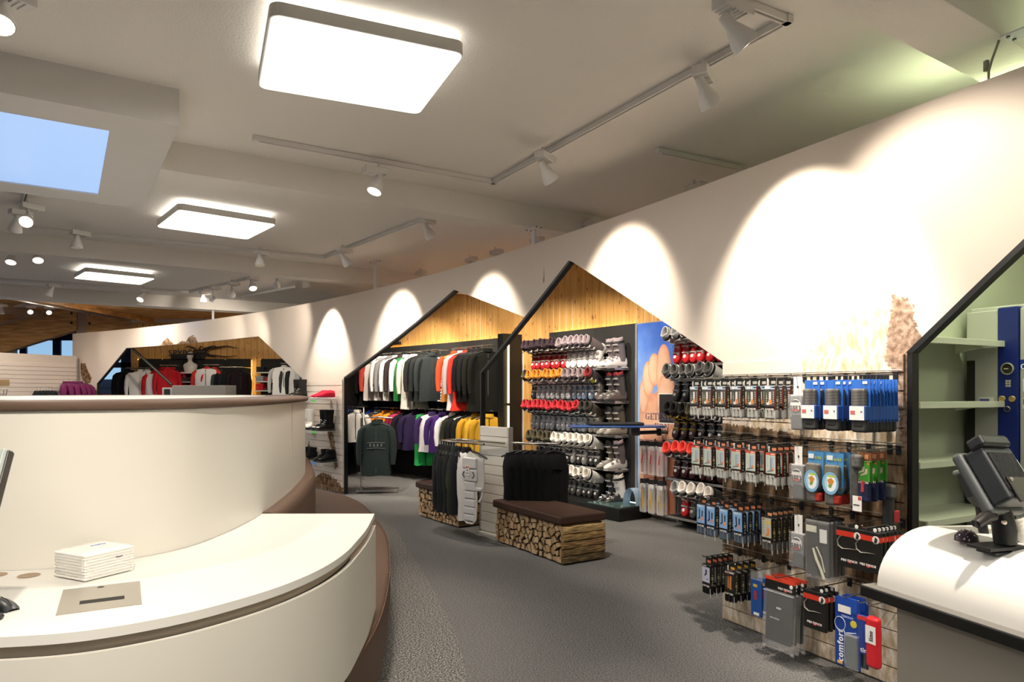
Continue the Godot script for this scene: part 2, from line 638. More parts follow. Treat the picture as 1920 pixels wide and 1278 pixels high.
func slats(parent: Node, s0: float, s1: float, m: Material, n: int) -> void:
	for i in n:
		var y1 := 1.601 + 0.094 - 0.094 * i - 0.0035
		var y0 := maxf(0.012, y1 - 0.087)
		if y1 < 0.03: break
		var mb := MB.new()
		var c := maxi(1, int(ceil((s1 - s0) / 0.25)))
		for j in c:
			var a := lerpf(s0, s1, float(j) / c)
			var b := lerpf(s0, s1, float(j + 1) / c)
			var p := 0.016
			mb.quad(W(b, y0, p), W(a, y0, p), W(a, y1, p), W(b, y1, p), wuv(b, y0), wuv(a, y0), wuv(a, y1), wuv(b, y1))
			mb.quad(W(b, y1, p), W(a, y1, p), W(a, y1, 0.001), W(b, y1, 0.001), wuv(b, y1), wuv(a, y1), wuv(a, y1), wuv(b, y1))
			mb.quad(W(a, y0, p), W(b, y0, p), W(b, y0, 0.001), W(a, y0, 0.001), wuv(a, y0), wuv(b, y0), wuv(b, y0), wuv(a, y0))
		mb.quad(W(s1, y0, 0.001), W(s1, y0, 0.016), W(s1, y1, 0.016), W(s1, y1, 0.001), wuv(s1, y0), wuv(s1, y0), wuv(s1, y1), wuv(s1, y1))
		mb.quad(W(s0, y0, 0.016), W(s0, y0, 0.001), W(s0, y1, 0.001), W(s0, y1, 0.016), wuv(s0, y0), wuv(s0, y0), wuv(s0, y1), wuv(s0, y1))
		part("slat", mb, m, parent)

func bar_path(mb: MB, pts: Array, w: float, p0: float, p1: float) -> void:
	# a flat steel section following points (s, y) on the partition; w is its width seen from the front
	for i in pts.size() - 1:
		var a: Vector2 = pts[i]
		var b: Vector2 = pts[i + 1]
		var d := (b - a).normalized()
		var nn := Vector2(-d.y, d.x) * w * 0.5
		var steps := maxi(1, int(absf(b.x - a.x) / 0.3))
		for k in steps:
			var q0 := a.lerp(b, float(k) / steps) - (d * w * 0.5 if k == 0 and i > 0 else Vector2())
			var q1 := a.lerp(b, float(k + 1) / steps)
			var c := []
			for p in [p0, p1]:
				for q in [q0 - nn, q0 + nn, q1 + nn, q1 - nn]: c.append(W(q.x, q.y, p))
			var f := [[0, 1, 2, 3], [7, 6, 5, 4], [0, 4, 5, 1], [1, 5, 6, 2], [2, 6, 7, 3], [3, 7, 4, 0]]
			var ctr := Vector3()
			for q in c: ctr += q
			ctr /= 8
			for ff in f:
				var A: Vector3 = c[ff[0]]
				var B: Vector3 = c[ff[1]]
				var C: Vector3 = c[ff[2]]
				var D: Vector3 = c[ff[3]]
				if (B - A).cross(C - A).dot((A + C) * 0.5 - ctr) < 0: mb.quad(D, C, B, A)
				else: mb.quad(A, B, C, D)

func build_partition() -> void:
	wall_print()
	var mb := MB.new()
	wall_strip(mb, -3.9, 4.0)
	var w := struct("wall_front", mb, mats.print_near)
	mb = MB.new()
	wall_strip(mb, 4.0, 19.3)
	var w2 := struct("wall_front", mb, mats.print_far)
	slats(w, 0.60, 1.84, mats.print_near, 18)
	slats(w2, 8.74, 10.09, mats.print_far, 18)
	var black := mt("frame_black", Color(0.045, 0.045, 0.045), 0.45)
	var frames := [
		["black steel edge of the mountain opening beside the blue cabinet", [Vector2(0.575, 0), Vector2(0.575, 1.70), Vector2(-0.52, 2.67)]],
		["black steel edge of the mountain opening in front of the ski boots", [Vector2(5.22, 0), Vector2(5.22, 1.713), Vector2(3.66, 2.66)]],
		["black steel edge of the mountain opening in front of the coloured jackets", [Vector2(8.70, 0), Vector2(8.70, 1.71), Vector2(5.78, 2.66)]],
		["black steel edge of the far mountain opening nearest the slatted end wall", [Vector2(18.22, 0), Vector2(18.22, 1.70), Vector2(16.95, 2.49)]],
	]
	for f in frames:
		mb = MB.new()
		bar_path(mb, f[1], 0.026, -0.05, 0.004)
		solo("opening_frame", f[0], "frame", mb, black, "black steel frames of the wall openings")
	# brackets that hold the partition to the beams
	var white := mt("bracket_white", Color(0.86, 0.86, 0.88), 0.5)
	for q in [[0.06, "nearest the camera, over the blue cabinet"], [4.32, "over the ski boot opening"], [7.9, "over the jacket opening"], [13.5, "on the far stretch of the partition"]]:
		var s: float = q[0]
		var t := thing("wall_bracket", "white steel hanger on the partition's top edge, " + q[1], "bracket", "ceiling brackets of the partition", W(s, TOP, -0.06), WB(s))
		mb = MB.new()
		var hgt := 0.18 if s < 5 else 0.4
		mb.rb(Vector3(0, hgt / 2 - 0.02, 0), Vector3(0.055, hgt, 0.02), 0.002)
		part("upright", mb, white, t)
		mb = MB.new()
		mb.rb(Vector3(0, hgt - 0.003, 0), Vector3(0.22, 0.006, 0.09), 0.001)
		part("plate", mb, white, t)
		for dx in [-0.085, 0.085]:
			for dz in [-0.025, 0.025]:
				mb = MB.new()
				mb.lathe([Vector2(0, -0.008), Vector2(0.008, -0.008), Vector2(0.008, 0)], 8, Transform3D(Basis(), Vector3(dx, hgt - 0.006, dz)))
				part("bolt", mb, hexm("6b6b66", 0.4, 0.8), t)
	# loose cable end above the partition
	mb = MB.new()
	mb.tube([W(0.24, TOP - 0.02, -0.06), W(0.24, 2.98, -0.06), W(0.225, 3.03, -0.06), W(0.19, 3.1, -0.05)], 0.006, 6)
	mb.rb(W(0.25, 3.01, -0.06), Vector3(0.02, 0.05, 0.02), 0.003)
	solo("cable", "grey cable with a connector rising from the partition's top edge to the beam", "cable", mb, hexm("8a8a78", 0.6))

# ---- rear walls of the product rooms

func wood_img(key: String, sd: int) -> Image:
	var im := Image.create(256, 1024, false, Image.FORMAT_RGB8)
	var f := FastNoiseLite.new()
	f.seed = sd
	f.frequency = 0.02
	var r := RandomNumberGenerator.new()
	r.seed = sd
	var knots := []
	for i in 16: knots.append([Vector2(r.randf() * 256, r.randf() * 1024), r.randf_range(3, 6.5)])
	for y in 1024:
		for x in 256:
			var w := f.get_noise_2d(x * 0.5, y * 0.06) * 18.0
			var g := f.get_noise_2d(x * 6.0 + w * 6.0, y * 0.12)
			var h := f.get_noise_2d(x * 0.7 + 500, y * 0.1)
			var c := Color(0.86, 0.69, 0.42).lerp(Color(0.70, 0.50, 0.25), clampf(0.42 + g * 0.5 + h * 0.4, 0, 1))
			for q in knots:
				var d := Vector2((x - q[0].x), (y - q[0].y) * 0.6).length()
				if d < q[1] * 2.4:
					c = c.lerp(Color(0.30, 0.16, 0.07), clampf(1.25 - d / (q[1] * 1.3), 0, 0.9))
			im.set_pixel(x, y, c)
	return im

func wood(i: int) -> StandardMaterial3D:
	var key := "pine_%d" % (i % 2)
	if mats.has(key): return mats[key]
	return textmat(key, wood_img(key, 31 + i % 2), 0.6)

func plank(parent: Node, a: Vector3, b: Vector3, y0: float, y1: float, i: int, th := 0.018, m: Material = null) -> void:
	# one upright board between two plan points, its face to the right-hand side of a -> b being outside (towards +normal)
	var r := RandomNumberGenerator.new()
	r.seed = i * 77 + 5
	var d := (b - a)
	var L := d.length()
	d /= L
	var nn := d.cross(Vector3.UP)
	var x := 0.5 * 0.003
	var A := a + d * x
	var B := b - d * x
	var off := nn * (th + r.randf() * 0.002)
	var u0 := r.randf()
	var v0 := r.randf()
	var du := 0.42 * L / 0.12
	var dv := (y1 - y0) / 2.4
	var mb := MB.new()
	var P := func(q: Vector3, y: float) -> Vector3: return Vector3(q.x, y, q.z)
	var e := 0.004
	var Ae := A + d * e + off
	var Be := B - d * e + off
	var t0 := Vector2(u0, v0 + dv)
	var t1 := Vector2(u0 + du, v0 + dv)
	var t2 := Vector2(u0 + du, v0)
	var t3 := Vector2(u0, v0)
	mb.quad(P.call(Ae, y0), P.call(Be, y0), P.call(Be, y1), P.call(Ae, y1), t0, t1, t2, t3)
	mb.quad(P.call(A, y0), P.call(Ae, y0), P.call(Ae, y1), P.call(A, y1), t0, t0, t3, t3)
	mb.quad(P.call(Be, y0), P.call(B, y0), P.call(B, y1), P.call(Be, y1), t1, t1, t2, t2)
	mb.quad(P.call(A, y0), P.call(B, y0), P.call(Be, y0), P.call(Ae, y0), t0, t1, t1, t0)
	mb.quad(P.call(Ae, y1), P.call(Be, y1), P.call(B, y1), P.call(A, y1), t3, t2, t2, t3)
	part("plank", mb, m if m else wood(i), parent)

func box_between(called: String, a: Vector3, b: Vector3, y0: float, y1: float, th: float, m: Material) -> MeshInstance3D:
	# an upright slab between two plan points, th thick to the far side (away from the shop)
	var d := (b - a)
	d.y = 0
	var L := d.length()
	d /= L
	var nn := d.cross(Vector3.UP)
	var mb := MB.new()
	mb.rb(Vector3(0, (y0 + y1) / 2, -th / 2), Vector3(L, y1 - y0, th), 0.001)
	return struct(called, mb, m, Transform3D(Basis(d, Vector3.UP, nn), Vector3((a.x + b.x) / 2, 0, (a.z + b.z) / 2)))

const RP := -2.2
const PANEL_TOP := 2.345

func strip_light(called: String, label: String, a: Vector3, b: Vector3, r: float, e: float, lit: float, face: Vector3) -> void:
	# a glowing LED profile between two points, with its own light
	var t := thing(called, label, "light strip", "LED strips behind the panels")
	var mb := MB.new()
	mb.tube([a, b], r, 6)
	part("led_lamp", mb, glow("led_%.1f" % e, Color(1.0, 0.88, 0.60) if e > 3.5 else Color(1.0, 0.80, 0.42), e), t)
	var d := (b - a)
	var L := d.length()
	var z := -face.normalized()
	var x := d / L
	area(t, Transform3D(Basis(x, z.cross(x).normalized(), z), (a + b) / 2 + face.normalized() * (r + 0.004)), Vector2(L, 2.0 * r), Color(1.0, 0.82, 0.5), lit)

func build_rear() -> void:
	var dark := plaster("panel_charcoal", Color(0.205, 0.205, 0.20), 0.4)
	var white := plaster("outer_wall_paint", Color(0.86, 0.83, 0.78))
	# masonry behind everything, in straight lengths along the curve
	var s := -3.9
	var holder: MeshInstance3D
	var pl := 0
	while s < 11.3:
		var e := minf(s + 1.9, 11.3)
		var seg := box_between("wall_rear", W(e, 0, RP), W(s, 0, RP), 0, 3.34, 0.15, white)
		var inv := seg.transform.affine_inverse()
		if s > 2.4:
			var n := int(round((e - s) / 0.125))
			for j in n:
				var a := W(lerpf(e, s, float(j) / n), 0, RP)
				var b := W(lerpf(e, s, float(j + 1) / n), 0, RP)
				var sm := (lerpf(e, s, (j + 0.5) / n))
				var low := 0.02 if (sm > 6.62 and sm < 7.3) else PANEL_TOP - 0.25
				pl += 1
				plank(seg, inv * a, inv * b, low, 3.315, pl)
		s = e
	# charcoal panels in front of the boards
	var edges := [2.5, 3.1, 3.75, 4.4, 5.05, 5.73, 6.62]
	for i in edges.size() - 1:
		if i == 3: continue
		var t := box_between("rear_panel", W(edges[i + 1] - 0.003, 0, RP + 0.09), W(edges[i] + 0.003, 0, RP + 0.09), 0.02, PANEL_TOP, 0.03, dark)
	edges = [7.42, 8.0, 8.65, 9.3, 9.95, 10.6, 11.1]
	for i in edges.size() - 1:
		box_between("rear_panel", W(edges[i + 1] - 0.003, 0, RP + 0.09), W(edges[i] + 0.003, 0, RP + 0.09), 0.02, PANEL_TOP, 0.03, dark)
	# black fin between the boots and the jackets, with its upright light
	var fin := MB.new()
	fin.rb(Vector3(0, 1.19, 0), Vector3(0.14, 2.36, 0.36), 0.004)
	struct("wall_fin", fin, mt("fin_black", Color(0.05, 0.05, 0.05), 0.5), WX(7.34, 0, RP + 0.2))
	var face := WB(7.2).x
	for y in [[0.98, 1.30], [1.34, 2.24]]:
		strip_light("led_strip", "upright LED strip on the black fin beside the boot wall, " + ("lower length" if y[0] < 1 else "upper length"), W(7.255, y[0], RP + 0.30), W(7.255, y[1], RP + 0.30), 0.014, 4.0, 1.6, face)
	# cove lights along the top of the charcoal panels
	var cv := [[2.6, 4.38], [5.08, 6.6], [7.45, 8.9], [8.92, 11.0]]
	for i in cv.size():
		var a: float = cv[i][0]
		var b: float = cv[i][1]
		var up := (WB((a + b) / 2).z * -0.5 + Vector3.UP).normalized()
		strip_light("led_cove", "warm LED strip hidden on top of the charcoal panels, length %s from the sock rack" % nth(i), W(b, PANEL_TOP - 0.015, RP + 0.045), W(a, PANEL_TOP - 0.015, RP + 0.045), 0.01, 3.0, 2.2, up)
	# cross walls between the rooms
	var blackm := mt("fin_black", Color(0.05, 0.05, 0.05), 0.5)
	box_between("wall_cross", W(10.06, 0, -0.06), W(11.25, 0, RP), 0, 2.5, 0.06, blackm)
	box_between("wall_cross", W(0.92, 0, RP), W(0.92, 0, -0.12), 0, 2.62, 0.06, plaster("machine_room_paint", Color(0.72, 0.74, 0.66)))
	rear_poster()

func rear_poster() -> void:
	# tall photo poster of a foot against the sky, with stencilled words
	var im := Image.create(256, 768, false, Image.FORMAT_RGB8)
	var f := FastNoiseLite.new()
	f.seed = 4
	f.frequency = 0.01
	for y in 768:
		for x in 256:
			var k := y / 768.0
			var c := Color(0.16, 0.32, 0.72).lerp(Color(0.62, 0.76, 0.93), clampf(k * 1.6 + (0.25 - x / 1000.0) + f.get_noise_2d(x, y) * 0.15, 0, 1))
			im.set_pixel(x, y, c)
	var skin := Color(0.93, 0.76, 0.64)
	var shade := Color(0.80, 0.52, 0.40)
	# toes from small to big, then the ball of the foot and the sole: ellipses (x, y, rx, ry)
	var toes := [[150, 420, 175, 120], [150, 540, 190, 260], [42, 300, 34, 70], [76, 228, 40, 74], [118, 190, 42, 66], [182, 200, 50, 110], [200, 320, 66, 120]]
	for t in toes:
		for y in range(maxi(0, t[1] - t[3]), mini(768, t[1] + t[3])):
			for x in range(maxi(0, t[0] - t[2]), mini(256, t[0] + t[2])):
				var e := Vector2(float(x - t[0]) / t[2], float(y - t[1]) / t[3])
				var d := e.length()
				if d < 1.0 and x > 22 - y / 60.0:
					im.set_pixel(x, y, skin.lerp(shade, clampf(pow(d, 4) * 0.8 + e.x * 0.12 + f.get_noise_2d(x * 2, y * 2) * 0.2, 0, 1)))
	for y in range(430, 768):
		for x in range(18, 256):
			if x > 40 and y > 400 + 20:
				im.set_pixel(x, y, im.get_pixel(x, y).lerp(Color(0.72, 0.43, 0.32), clampf((y - 420) / 120.0, 0, 0.75)))
	im.fill_rect(Rect2i(150, 285, 106, 120), Color(0.95, 0.94, 0.92))
	im.fill_rect(Rect2i(153, 289, 103, 112), Color(0.16, 0.15, 0.15))
	var m := textmat("poster_print", im, 0.55)
	var s0 := 4.42
	var s1 := 5.03
	var t := thing("poster", "tall poster of bare toes against a blue sky, behind the ski boots", "poster", "", W((s0 + s1) / 2, 0, RP + 0.09), WB((s0 + s1) / 2))
	var mb := MB.new()
	var w := s1 - s0
	mb.rb(Vector3(0, 1.19, -0.012), Vector3(w, 2.3, 0.02), 0.002)
	part("board", mb, hexm("8c8f92", 0.5), t)
	mb = MB.new()
	mb.quad(Vector3(-w / 2, 0.06, 0), Vector3(w / 2, 0.06, 0), Vector3(w / 2, 2.33, 0), Vector3(-w / 2, 2.33, 0))
	part("print", mb, m, t)
	var ink := hexm("6a5568", 0.6)
	for q in [["GETESTET", 0.075, 1.25, 0.1], ["VON", 0.075, 1.13, 0.1], ["INTERSPORT", 0.075, 0.93, 0.06]]:
		lettering(q[0], q[1], ink, t, Transform3D(Basis(), Vector3(q[3], q[2] - 0.04, 0.001)), true, true)
	mb = MB.new()
	for i in 60:
		mb.rb(Vector3(-w / 2 - 0.025, 0.1 + i * 0.0375, 0.004), Vector3(0.012, 0.02, 0.004), 0.001)
	mb.rb(Vector3(-w / 2 - 0.025, 1.2, -0.002), Vector3(0.03, 2.3, 0.012), 0.001)
	part("slotted_rail", mb, hexm("c9ced6", 0.3, 0.7), t)

func lamp_panel(c: Array, which: String) -> void:
	# c: the four lower corners in plan (X, D); a rounded square lamp hung just below the ceiling
	var ctr := Vector2()
	for q in c: ctr += q
	ctr /= 4
	var ex: Vector2 = (c[1] - c[0] + c[2] - c[3]) / 2
	var ey: Vector2 = (c[3] - c[0] + c[2] - c[1]) / 2
	var w := ex.length()
	var h := ey.length()
	var d := ex / w
	var b := Basis(Vector3(d.x, 0, -d.y), Vector3.UP, Vector3(d.x, 0, -d.y).cross(Vector3.UP))
	var t := thing("ceiling_lamp", "flat rounded square lamp glowing white below the ceiling, " + which, "ceiling lamp", "square ceiling lamps", G(ctr.x, ctr.y, 3.2), b)
	var R := 0.055
	var outline := func(k: float) -> PackedVector2Array:
		var P := PackedVector2Array()
		for q in 4:
			var cx := (w / 2 - R) * (1 if q == 0 or q == 3 else -1)
			var cy := (h / 2 - R) * (1 if q < 2 else -1)
			for i in 6:
				var a := PI / 2 * (q + i / 5.0)
				P.append(Vector2(cx + cos(a) * (R - k), cy + sin(a) * (R - k)))
		return P
	var lie := Basis(Vector3(1, 0, 0), Vector3(0, 0, -1), Vector3(0, 1, 0))
	var mb := MB.new()
	mb.prism(outline.call(0.0), 0.004, 0.065, Transform3D(lie, Vector3()))
	part("frame", mb, mt("lamp_frame", Color(0.80, 0.79, 0.77), 0.5), t)
	mb = MB.new()
	mb.prism(outline.call(0.008), -0.002, 0.02, Transform3D(lie, Vector3()))
	part("diffuser_lamp", mb, glow("lamp_face", Color(1.0, 0.985, 0.95), 2.2), t)
	mb = MB.new()
	mb.prism(outline.call(0.03), 0.066, 0.078, Transform3D(lie, Vector3()))
	part("uplight_lamp", mb, glow("lamp_back", Color(1.0, 0.985, 0.95), 3.4), t)
	for sx in [-1, 1]:
		for sy in [-1, 1]:
			mb = MB.new()
			mb.rb(Vector3(sx * w * 0.3, 0.1, sy * h * 0.3), Vector3(0.04, 0.05, 0.04), 0.003)
			part("hanger", mb, mt("lamp_frame", Color(0.80, 0.79, 0.77), 0.5), t)
	area(t, Transform3D(Basis(Vector3.RIGHT, -PI / 2), Vector3(0, -0.006, 0)), Vector2(w - 0.05, h - 0.05), Color(1.0, 0.98, 0.95), PANEL_E)

func track(pts: Array, label: String) -> void:
	# surface-mounted white track with its dark slot
	var t := thing("light_track", label, "light track", "white ceiling tracks")
	var wm := mt("track_white", Color(0.84, 0.83, 0.82), 0.4)
	for i in pts.size() - 1:
		var a: Vector3 = pts[i]
		var b: Vector3 = pts[i + 1]
		var d := (b - a)
		var L := d.length()
		d /= L
		var B := Basis(d, Vector3.UP, d.cross(Vector3.UP))
		var mb := MB.new()
		for sz in [-1, 1]:
			mb.rb(Vector3(0, 0, sz * 0.0125), Vector3(L, 0.036, 0.011), 0.001)
		mb.rb(Vector3(0, 0.012, 0), Vector3(L, 0.012, 0.034), 0.0)
		part("rail", mb, wm, t, Transform3D(B, (a + b) / 2))
		mb = MB.new()
		mb.rb(Vector3(0, 0.0, 0), Vector3(L - 0.12, 0.012, 0.013), 0.0)
		part("slot", mb, mt("slot_brown", Color(0.30, 0.25, 0.17), 0.5), t, Transform3D(B, (a + b) / 2))
		mb = MB.new()
		mb.rb(Vector3(0, 0, 0), Vector3(0.05, 0.038, 0.04), 0.002)
		part("end_cap", mb, wm, t, Transform3D(B, a))
		part("end_cap", mb, wm, t, Transform3D(B, b))

func spot(at: Vector3, aim: Vector3, label: String, e := 1.0, ang := 38.0, along := Vector3(0.5, 0, -0.85), ceil := 3.262) -> void:
	# adapter box under the track, a stem, a bell-shaped head with its glowing face at at
	var t := thing("track_spotlight", label, "spotlight", "track spotlights")
	var wm := mt("spot_white", Color(0.85, 0.84, 0.83), 0.45)
	var dir := (aim - at).normalized()
	var pivot := at - dir * 0.125
	var fl := Vector3(along.x, 0, along.z).normalized()
	var mb := MB.new()
	var B := Basis(fl, Vector3.UP, fl.cross(Vector3.UP))
	var top := Vector3(pivot.x, ceil, pivot.z)
	mb.rb(Vector3(0.03, -0.055, 0), Vector3(0.19, 0.05, 0.085), 0.004)
	for i in 6: mb.rb(Vector3(-0.04 + i * 0.024, -0.083, 0), Vector3(0.006, 0.008, 0.075), 0.0)
	mb.lathe([Vector2(0.012, -0.035), Vector2(0.012, 0.01)], 8)
	part("adapter", mb, wm, t, Transform3D(B, top))
	mb = MB.new()
	mb.tube([top + Vector3(0, -0.08, 0), pivot + Vector3(0, 0.012, 0), pivot], 0.016, 8)
	part("stem", mb, wm, t)
	var hb := look(Vector3(), dir)
	# the lathe's axis (y) is turned to point along the beam
	var LB := Basis(hb.x, -hb.z, hb.y)
	mb = MB.new()
	mb.lathe([Vector2(0.0, -0.045), Vector2(0.022, -0.043), Vector2(0.026, -0.02), Vector2(0.028, 0.015), Vector2(0.042, 0.05), Vector2(0.056, 0.09), Vector2(0.060, 0.115), Vector2(0.060, 0.125), Vector2(0.054, 0.125), Vector2(0.05, 0.1), Vector2(0.0, 0.095)], 16, Transform3D(LB, pivot))
	part("head", mb, wm, t)
	mb = MB.new()
	mb.lathe([Vector2(0.0, 0.108), Vector2(0.053, 0.112), Vector2(0.050, 0.124), Vector2(0.0, 0.127)], 16, Transform3D(LB, pivot))
	part("lens_lamp", mb, glow("spot_lens" if e > 0 else "spot_lens_dim", Color(1.0, 0.95, 0.85), 4.0 if e > 0 else 0.05), t)
	if e > 0:
		var l := SpotLight3D.new()
		l.name = "spot_light"
		l.light_color = WARM
		l.light_energy = SPOT_E * e
		l.light_size = 0.04
		l.spot_angle = ang
		l.spot_angle_attenuation = 0.55
		l.spot_range = 20.0
		l.spot_attenuation = 2.0
		l.shadow_enabled = true
		l.transform = Transform3D(look(Vector3(), dir), pivot + dir * 0.132)
		t.add_child(l)

func build_ceiling_things() -> void:
	lamp_panel([Vector2(-1.425, 3.884), Vector2(-0.575, 4.27), Vector2(-0.225, 3.5), Vector2(-1.085, 3.135)], "largest and nearest, above the counter")
	lamp_panel([Vector2(-3.665, 7.165), Vector2(-2.942, 7.765), Vector2(-2.393, 7.065), Vector2(-3.11, 6.487)], "second from the camera, past the skylight")
	lamp_panel([Vector2(-6.59, 10.35), Vector2(-5.94, 10.98), Vector2(-5.287, 10.48), Vector2(-5.99, 9.869)], "smallest and farthest of the three")
	# the same lamps go on behind the camera and along the left of the shop
	var k0 := 0
	for q in [Vector2(1.2, 0.1), Vector2(-2.2, -0.6), Vector2(0.6, -3.4), Vector2(-6.2, 2.6), Vector2(-8.6, 6.2), Vector2(-11.2, 9.4)]:
		k0 += 1
		var dx := Vector2(0.386, 0.244)
		var dy := Vector2(-0.238, 0.377)
		lamp_panel([q - dx + dy, q + dx + dy, q + dx - dy, q - dx - dy], "number %s of those outside the picture" % nth(k0 - 1))
	var y := 3.30
	track([G(-1.818, 4.942, y), G(-0.16, 5.956, y), G(1.329, 3.367, y), G(0.6, 2.95, y)], "white U-shaped light track between the large lamp and the partition")
	track([G(1.101, 5.185, y), G(1.853, 5.60, y)], "short white light track ending over the partition's top edge")
	track([G(-5.287, 7.666, y), G(-2.506, 9.292, y), G(-0.912, 7.214, y)], "white L-shaped light track beyond the first beam")
	track([G(-8.587, 10.873, y), G(-5.79, 12.489, y), G(-3.916, 10.804, y)], "white L-shaped light track in the farthest ceiling bay")
	track([G(-5.079, 13.124, y), G(-3.743, 11.912, y)], "short far light track close to the partition")
	track([G(-4.75, 6.75, y), G(-4.2, 6.05, y)], "short light track at the corner of the skylight box")
	track([G(-2.5, 3.2, y), G(-1.95, 2.55, y)], "light track piece in the top corner, left of the large lamp")
	var dwn := Vector3(0, -1, 0)
	spot(G(1.042, 3.092, 3.04), W(0.38, 1.95), "track spotlight nearest the camera, on the short end of the U-shaped track", 1.1, 42, Vector3(0.84, 0, -0.54))
	spot(G(1.08, 3.756, 3.04), W(1.22, 2.0), "track spotlight throwing the brightest pool over the sock rack", 2.4, 38)
	spot(G(0.29, 5.088, 3.04), W(2.91, 2.15), "track spotlight at the far corner of the U-shaped track", 1.5, 36)
	spot(G(-1.06, 5.35, 3.04), G(-1.6, 4.6, 0.9), "track spotlight hanging left on the U-shaped track, over the counter", 1.0, 40, Vector3(-0.85, 0, 0.53))
	spot(G(-0.80, 6.95, 3.04), W(5.02, 2.0), "track spotlight at the right end of the L-shaped track past the first beam", 1.3, 36)
	spot(G(-1.98, 8.42, 3.04), W(7.11, 2.1), "track spotlight halfway along the L-shaped track past the first beam", 2.0, 36)
	spot(G(-3.0, 10.2, 3.04), W(9.13, 1.9), "track spotlight lighting the panel with the shoe shelves", 2.2, 36)
	spot(G(-3.40, 10.05, 3.04), W(11.2, 2.2), "first lit spotlight on the far L-shaped track, from the right", 0.8, 36)
	spot(G(-3.85, 10.35, 3.04), G(-2.9, 9.0, 0.6), "second lit spotlight on the far L-shaped track, from the right", 0.8, 36)
	spot(G(-4.45, 11.05, 3.04), W(12.74, 1.9), "third lit spotlight on the far L-shaped track, from the right", 1.0, 36)
	spot(G(-4.95, 11.5, 3.04), W(14.2, 2.0), "tilted spotlight near the corner of the far L-shaped track", 0.8, 36)
	spot(G(-5.3, 11.95, 3.04), G(-5.2, 11.8, 0.0), "unlit spotlight at the corner of the far L-shaped track", 0.0)
	spot(G(-6.2, 11.6, 3.04), G(-6.4, 9.5, 0.6), "lit spotlight below the farthest square lamp", 0.8, 40)
	spot(G(-7.4, 11.1, 3.04), G(-8.4, 10.6, 0.6), "unlit spotlight at the left of the farthest ceiling bay", 0.0)
	spot(G(-4.66, 7.45, 3.04), G(-4.7, 7.3, 0.0), "unlit spotlight pointing straight down before the second beam", 0.0)
	spot(G(-3.08, 8.5, 3.04), G(-2.9, 8.2, 0.0), "unlit spotlight right of the second square lamp", 0.0)
	spot(G(-4.40, 6.30, 3.04), G(-3.1, 3.6, 0.9), "bright spotlight under the skylight's corner, facing the camera", 0.8, 40)
	spot(G(-4.75, 6.65, 3.04), G(-6.0, 7.6, 0.5), "unlit spotlight turned away, under the skylight's corner", 0.0)
	spot(G(-5.957, 8.27, 3.04), G(-5.5, 7.0, 0.4), "lit spotlight at the left edge, behind the second beam", 0.8, 40)
	spot(G(-5.55, 8.15, 3.04), G(-4.6, 6.9, 0.6), "lit spotlight facing down beside the left edge, behind the second beam", 0.8, 40)
	spot(G(-2.15, 2.92, 3.04), G(-1.6, 2.0, 0.9), "white spotlight in the top left corner, left of the large lamp", 0.6, 44)
	spot(G(-0.5, 0.5, 3.04), G(-1.6, 2.3, 1.15), "spotlight above the worktop, behind the camera's left", 2.6, 34)
	spot(G(1.35, 1.35, 3.04), G(1.45, 1.95, 1.0), "spotlight above the cash desk, outside the picture", 2.2, 30)
	# spotlights of the product rooms, hidden from the shop floor by the partition
	var k := 0
	for q in [[2.9, 3.9, 1.0], [4.3, 5.0, 1.2], [5.2, 5.9, 1.2], [6.0, 6.7, 1.2], [6.6, 8.1, 1.2], [7.8, 8.8, 1.6], [8.9, 9.7, 1.9]]:
		k += 1
		spot(W(q[0], 3.06, -0.75), W(q[1], 1.25, -1.95), "spotlight behind the partition lighting the rear wall, %s from the right" % nth(k - 1), q[2], 46, WB(q[0]).x)

func rbox_solo(called: String, label: String, cat: String, c: Vector3, size: Vector3, r: float, m: Material, group := "", b := Basis()) -> MeshInstance3D:
	var mb := MB.new()
	mb.rb(Vector3(), size, r)
	return solo(called, label, cat, mb, m, group, Transform3D(b, c))

func pixel_prism(pts: Array, d: float, th: float) -> MB:
	# an upright slab with its face square to the view axis at depth d; outline given where it stands in the frame
	var P := PackedVector2Array()
	for q in pts:
		var w := ray(q[0], q[1], d)
		P.append(Vector2(w.x, w.y))
	var mb := MB.new()
	mb.prism(P, -d - th, -d)
	return mb

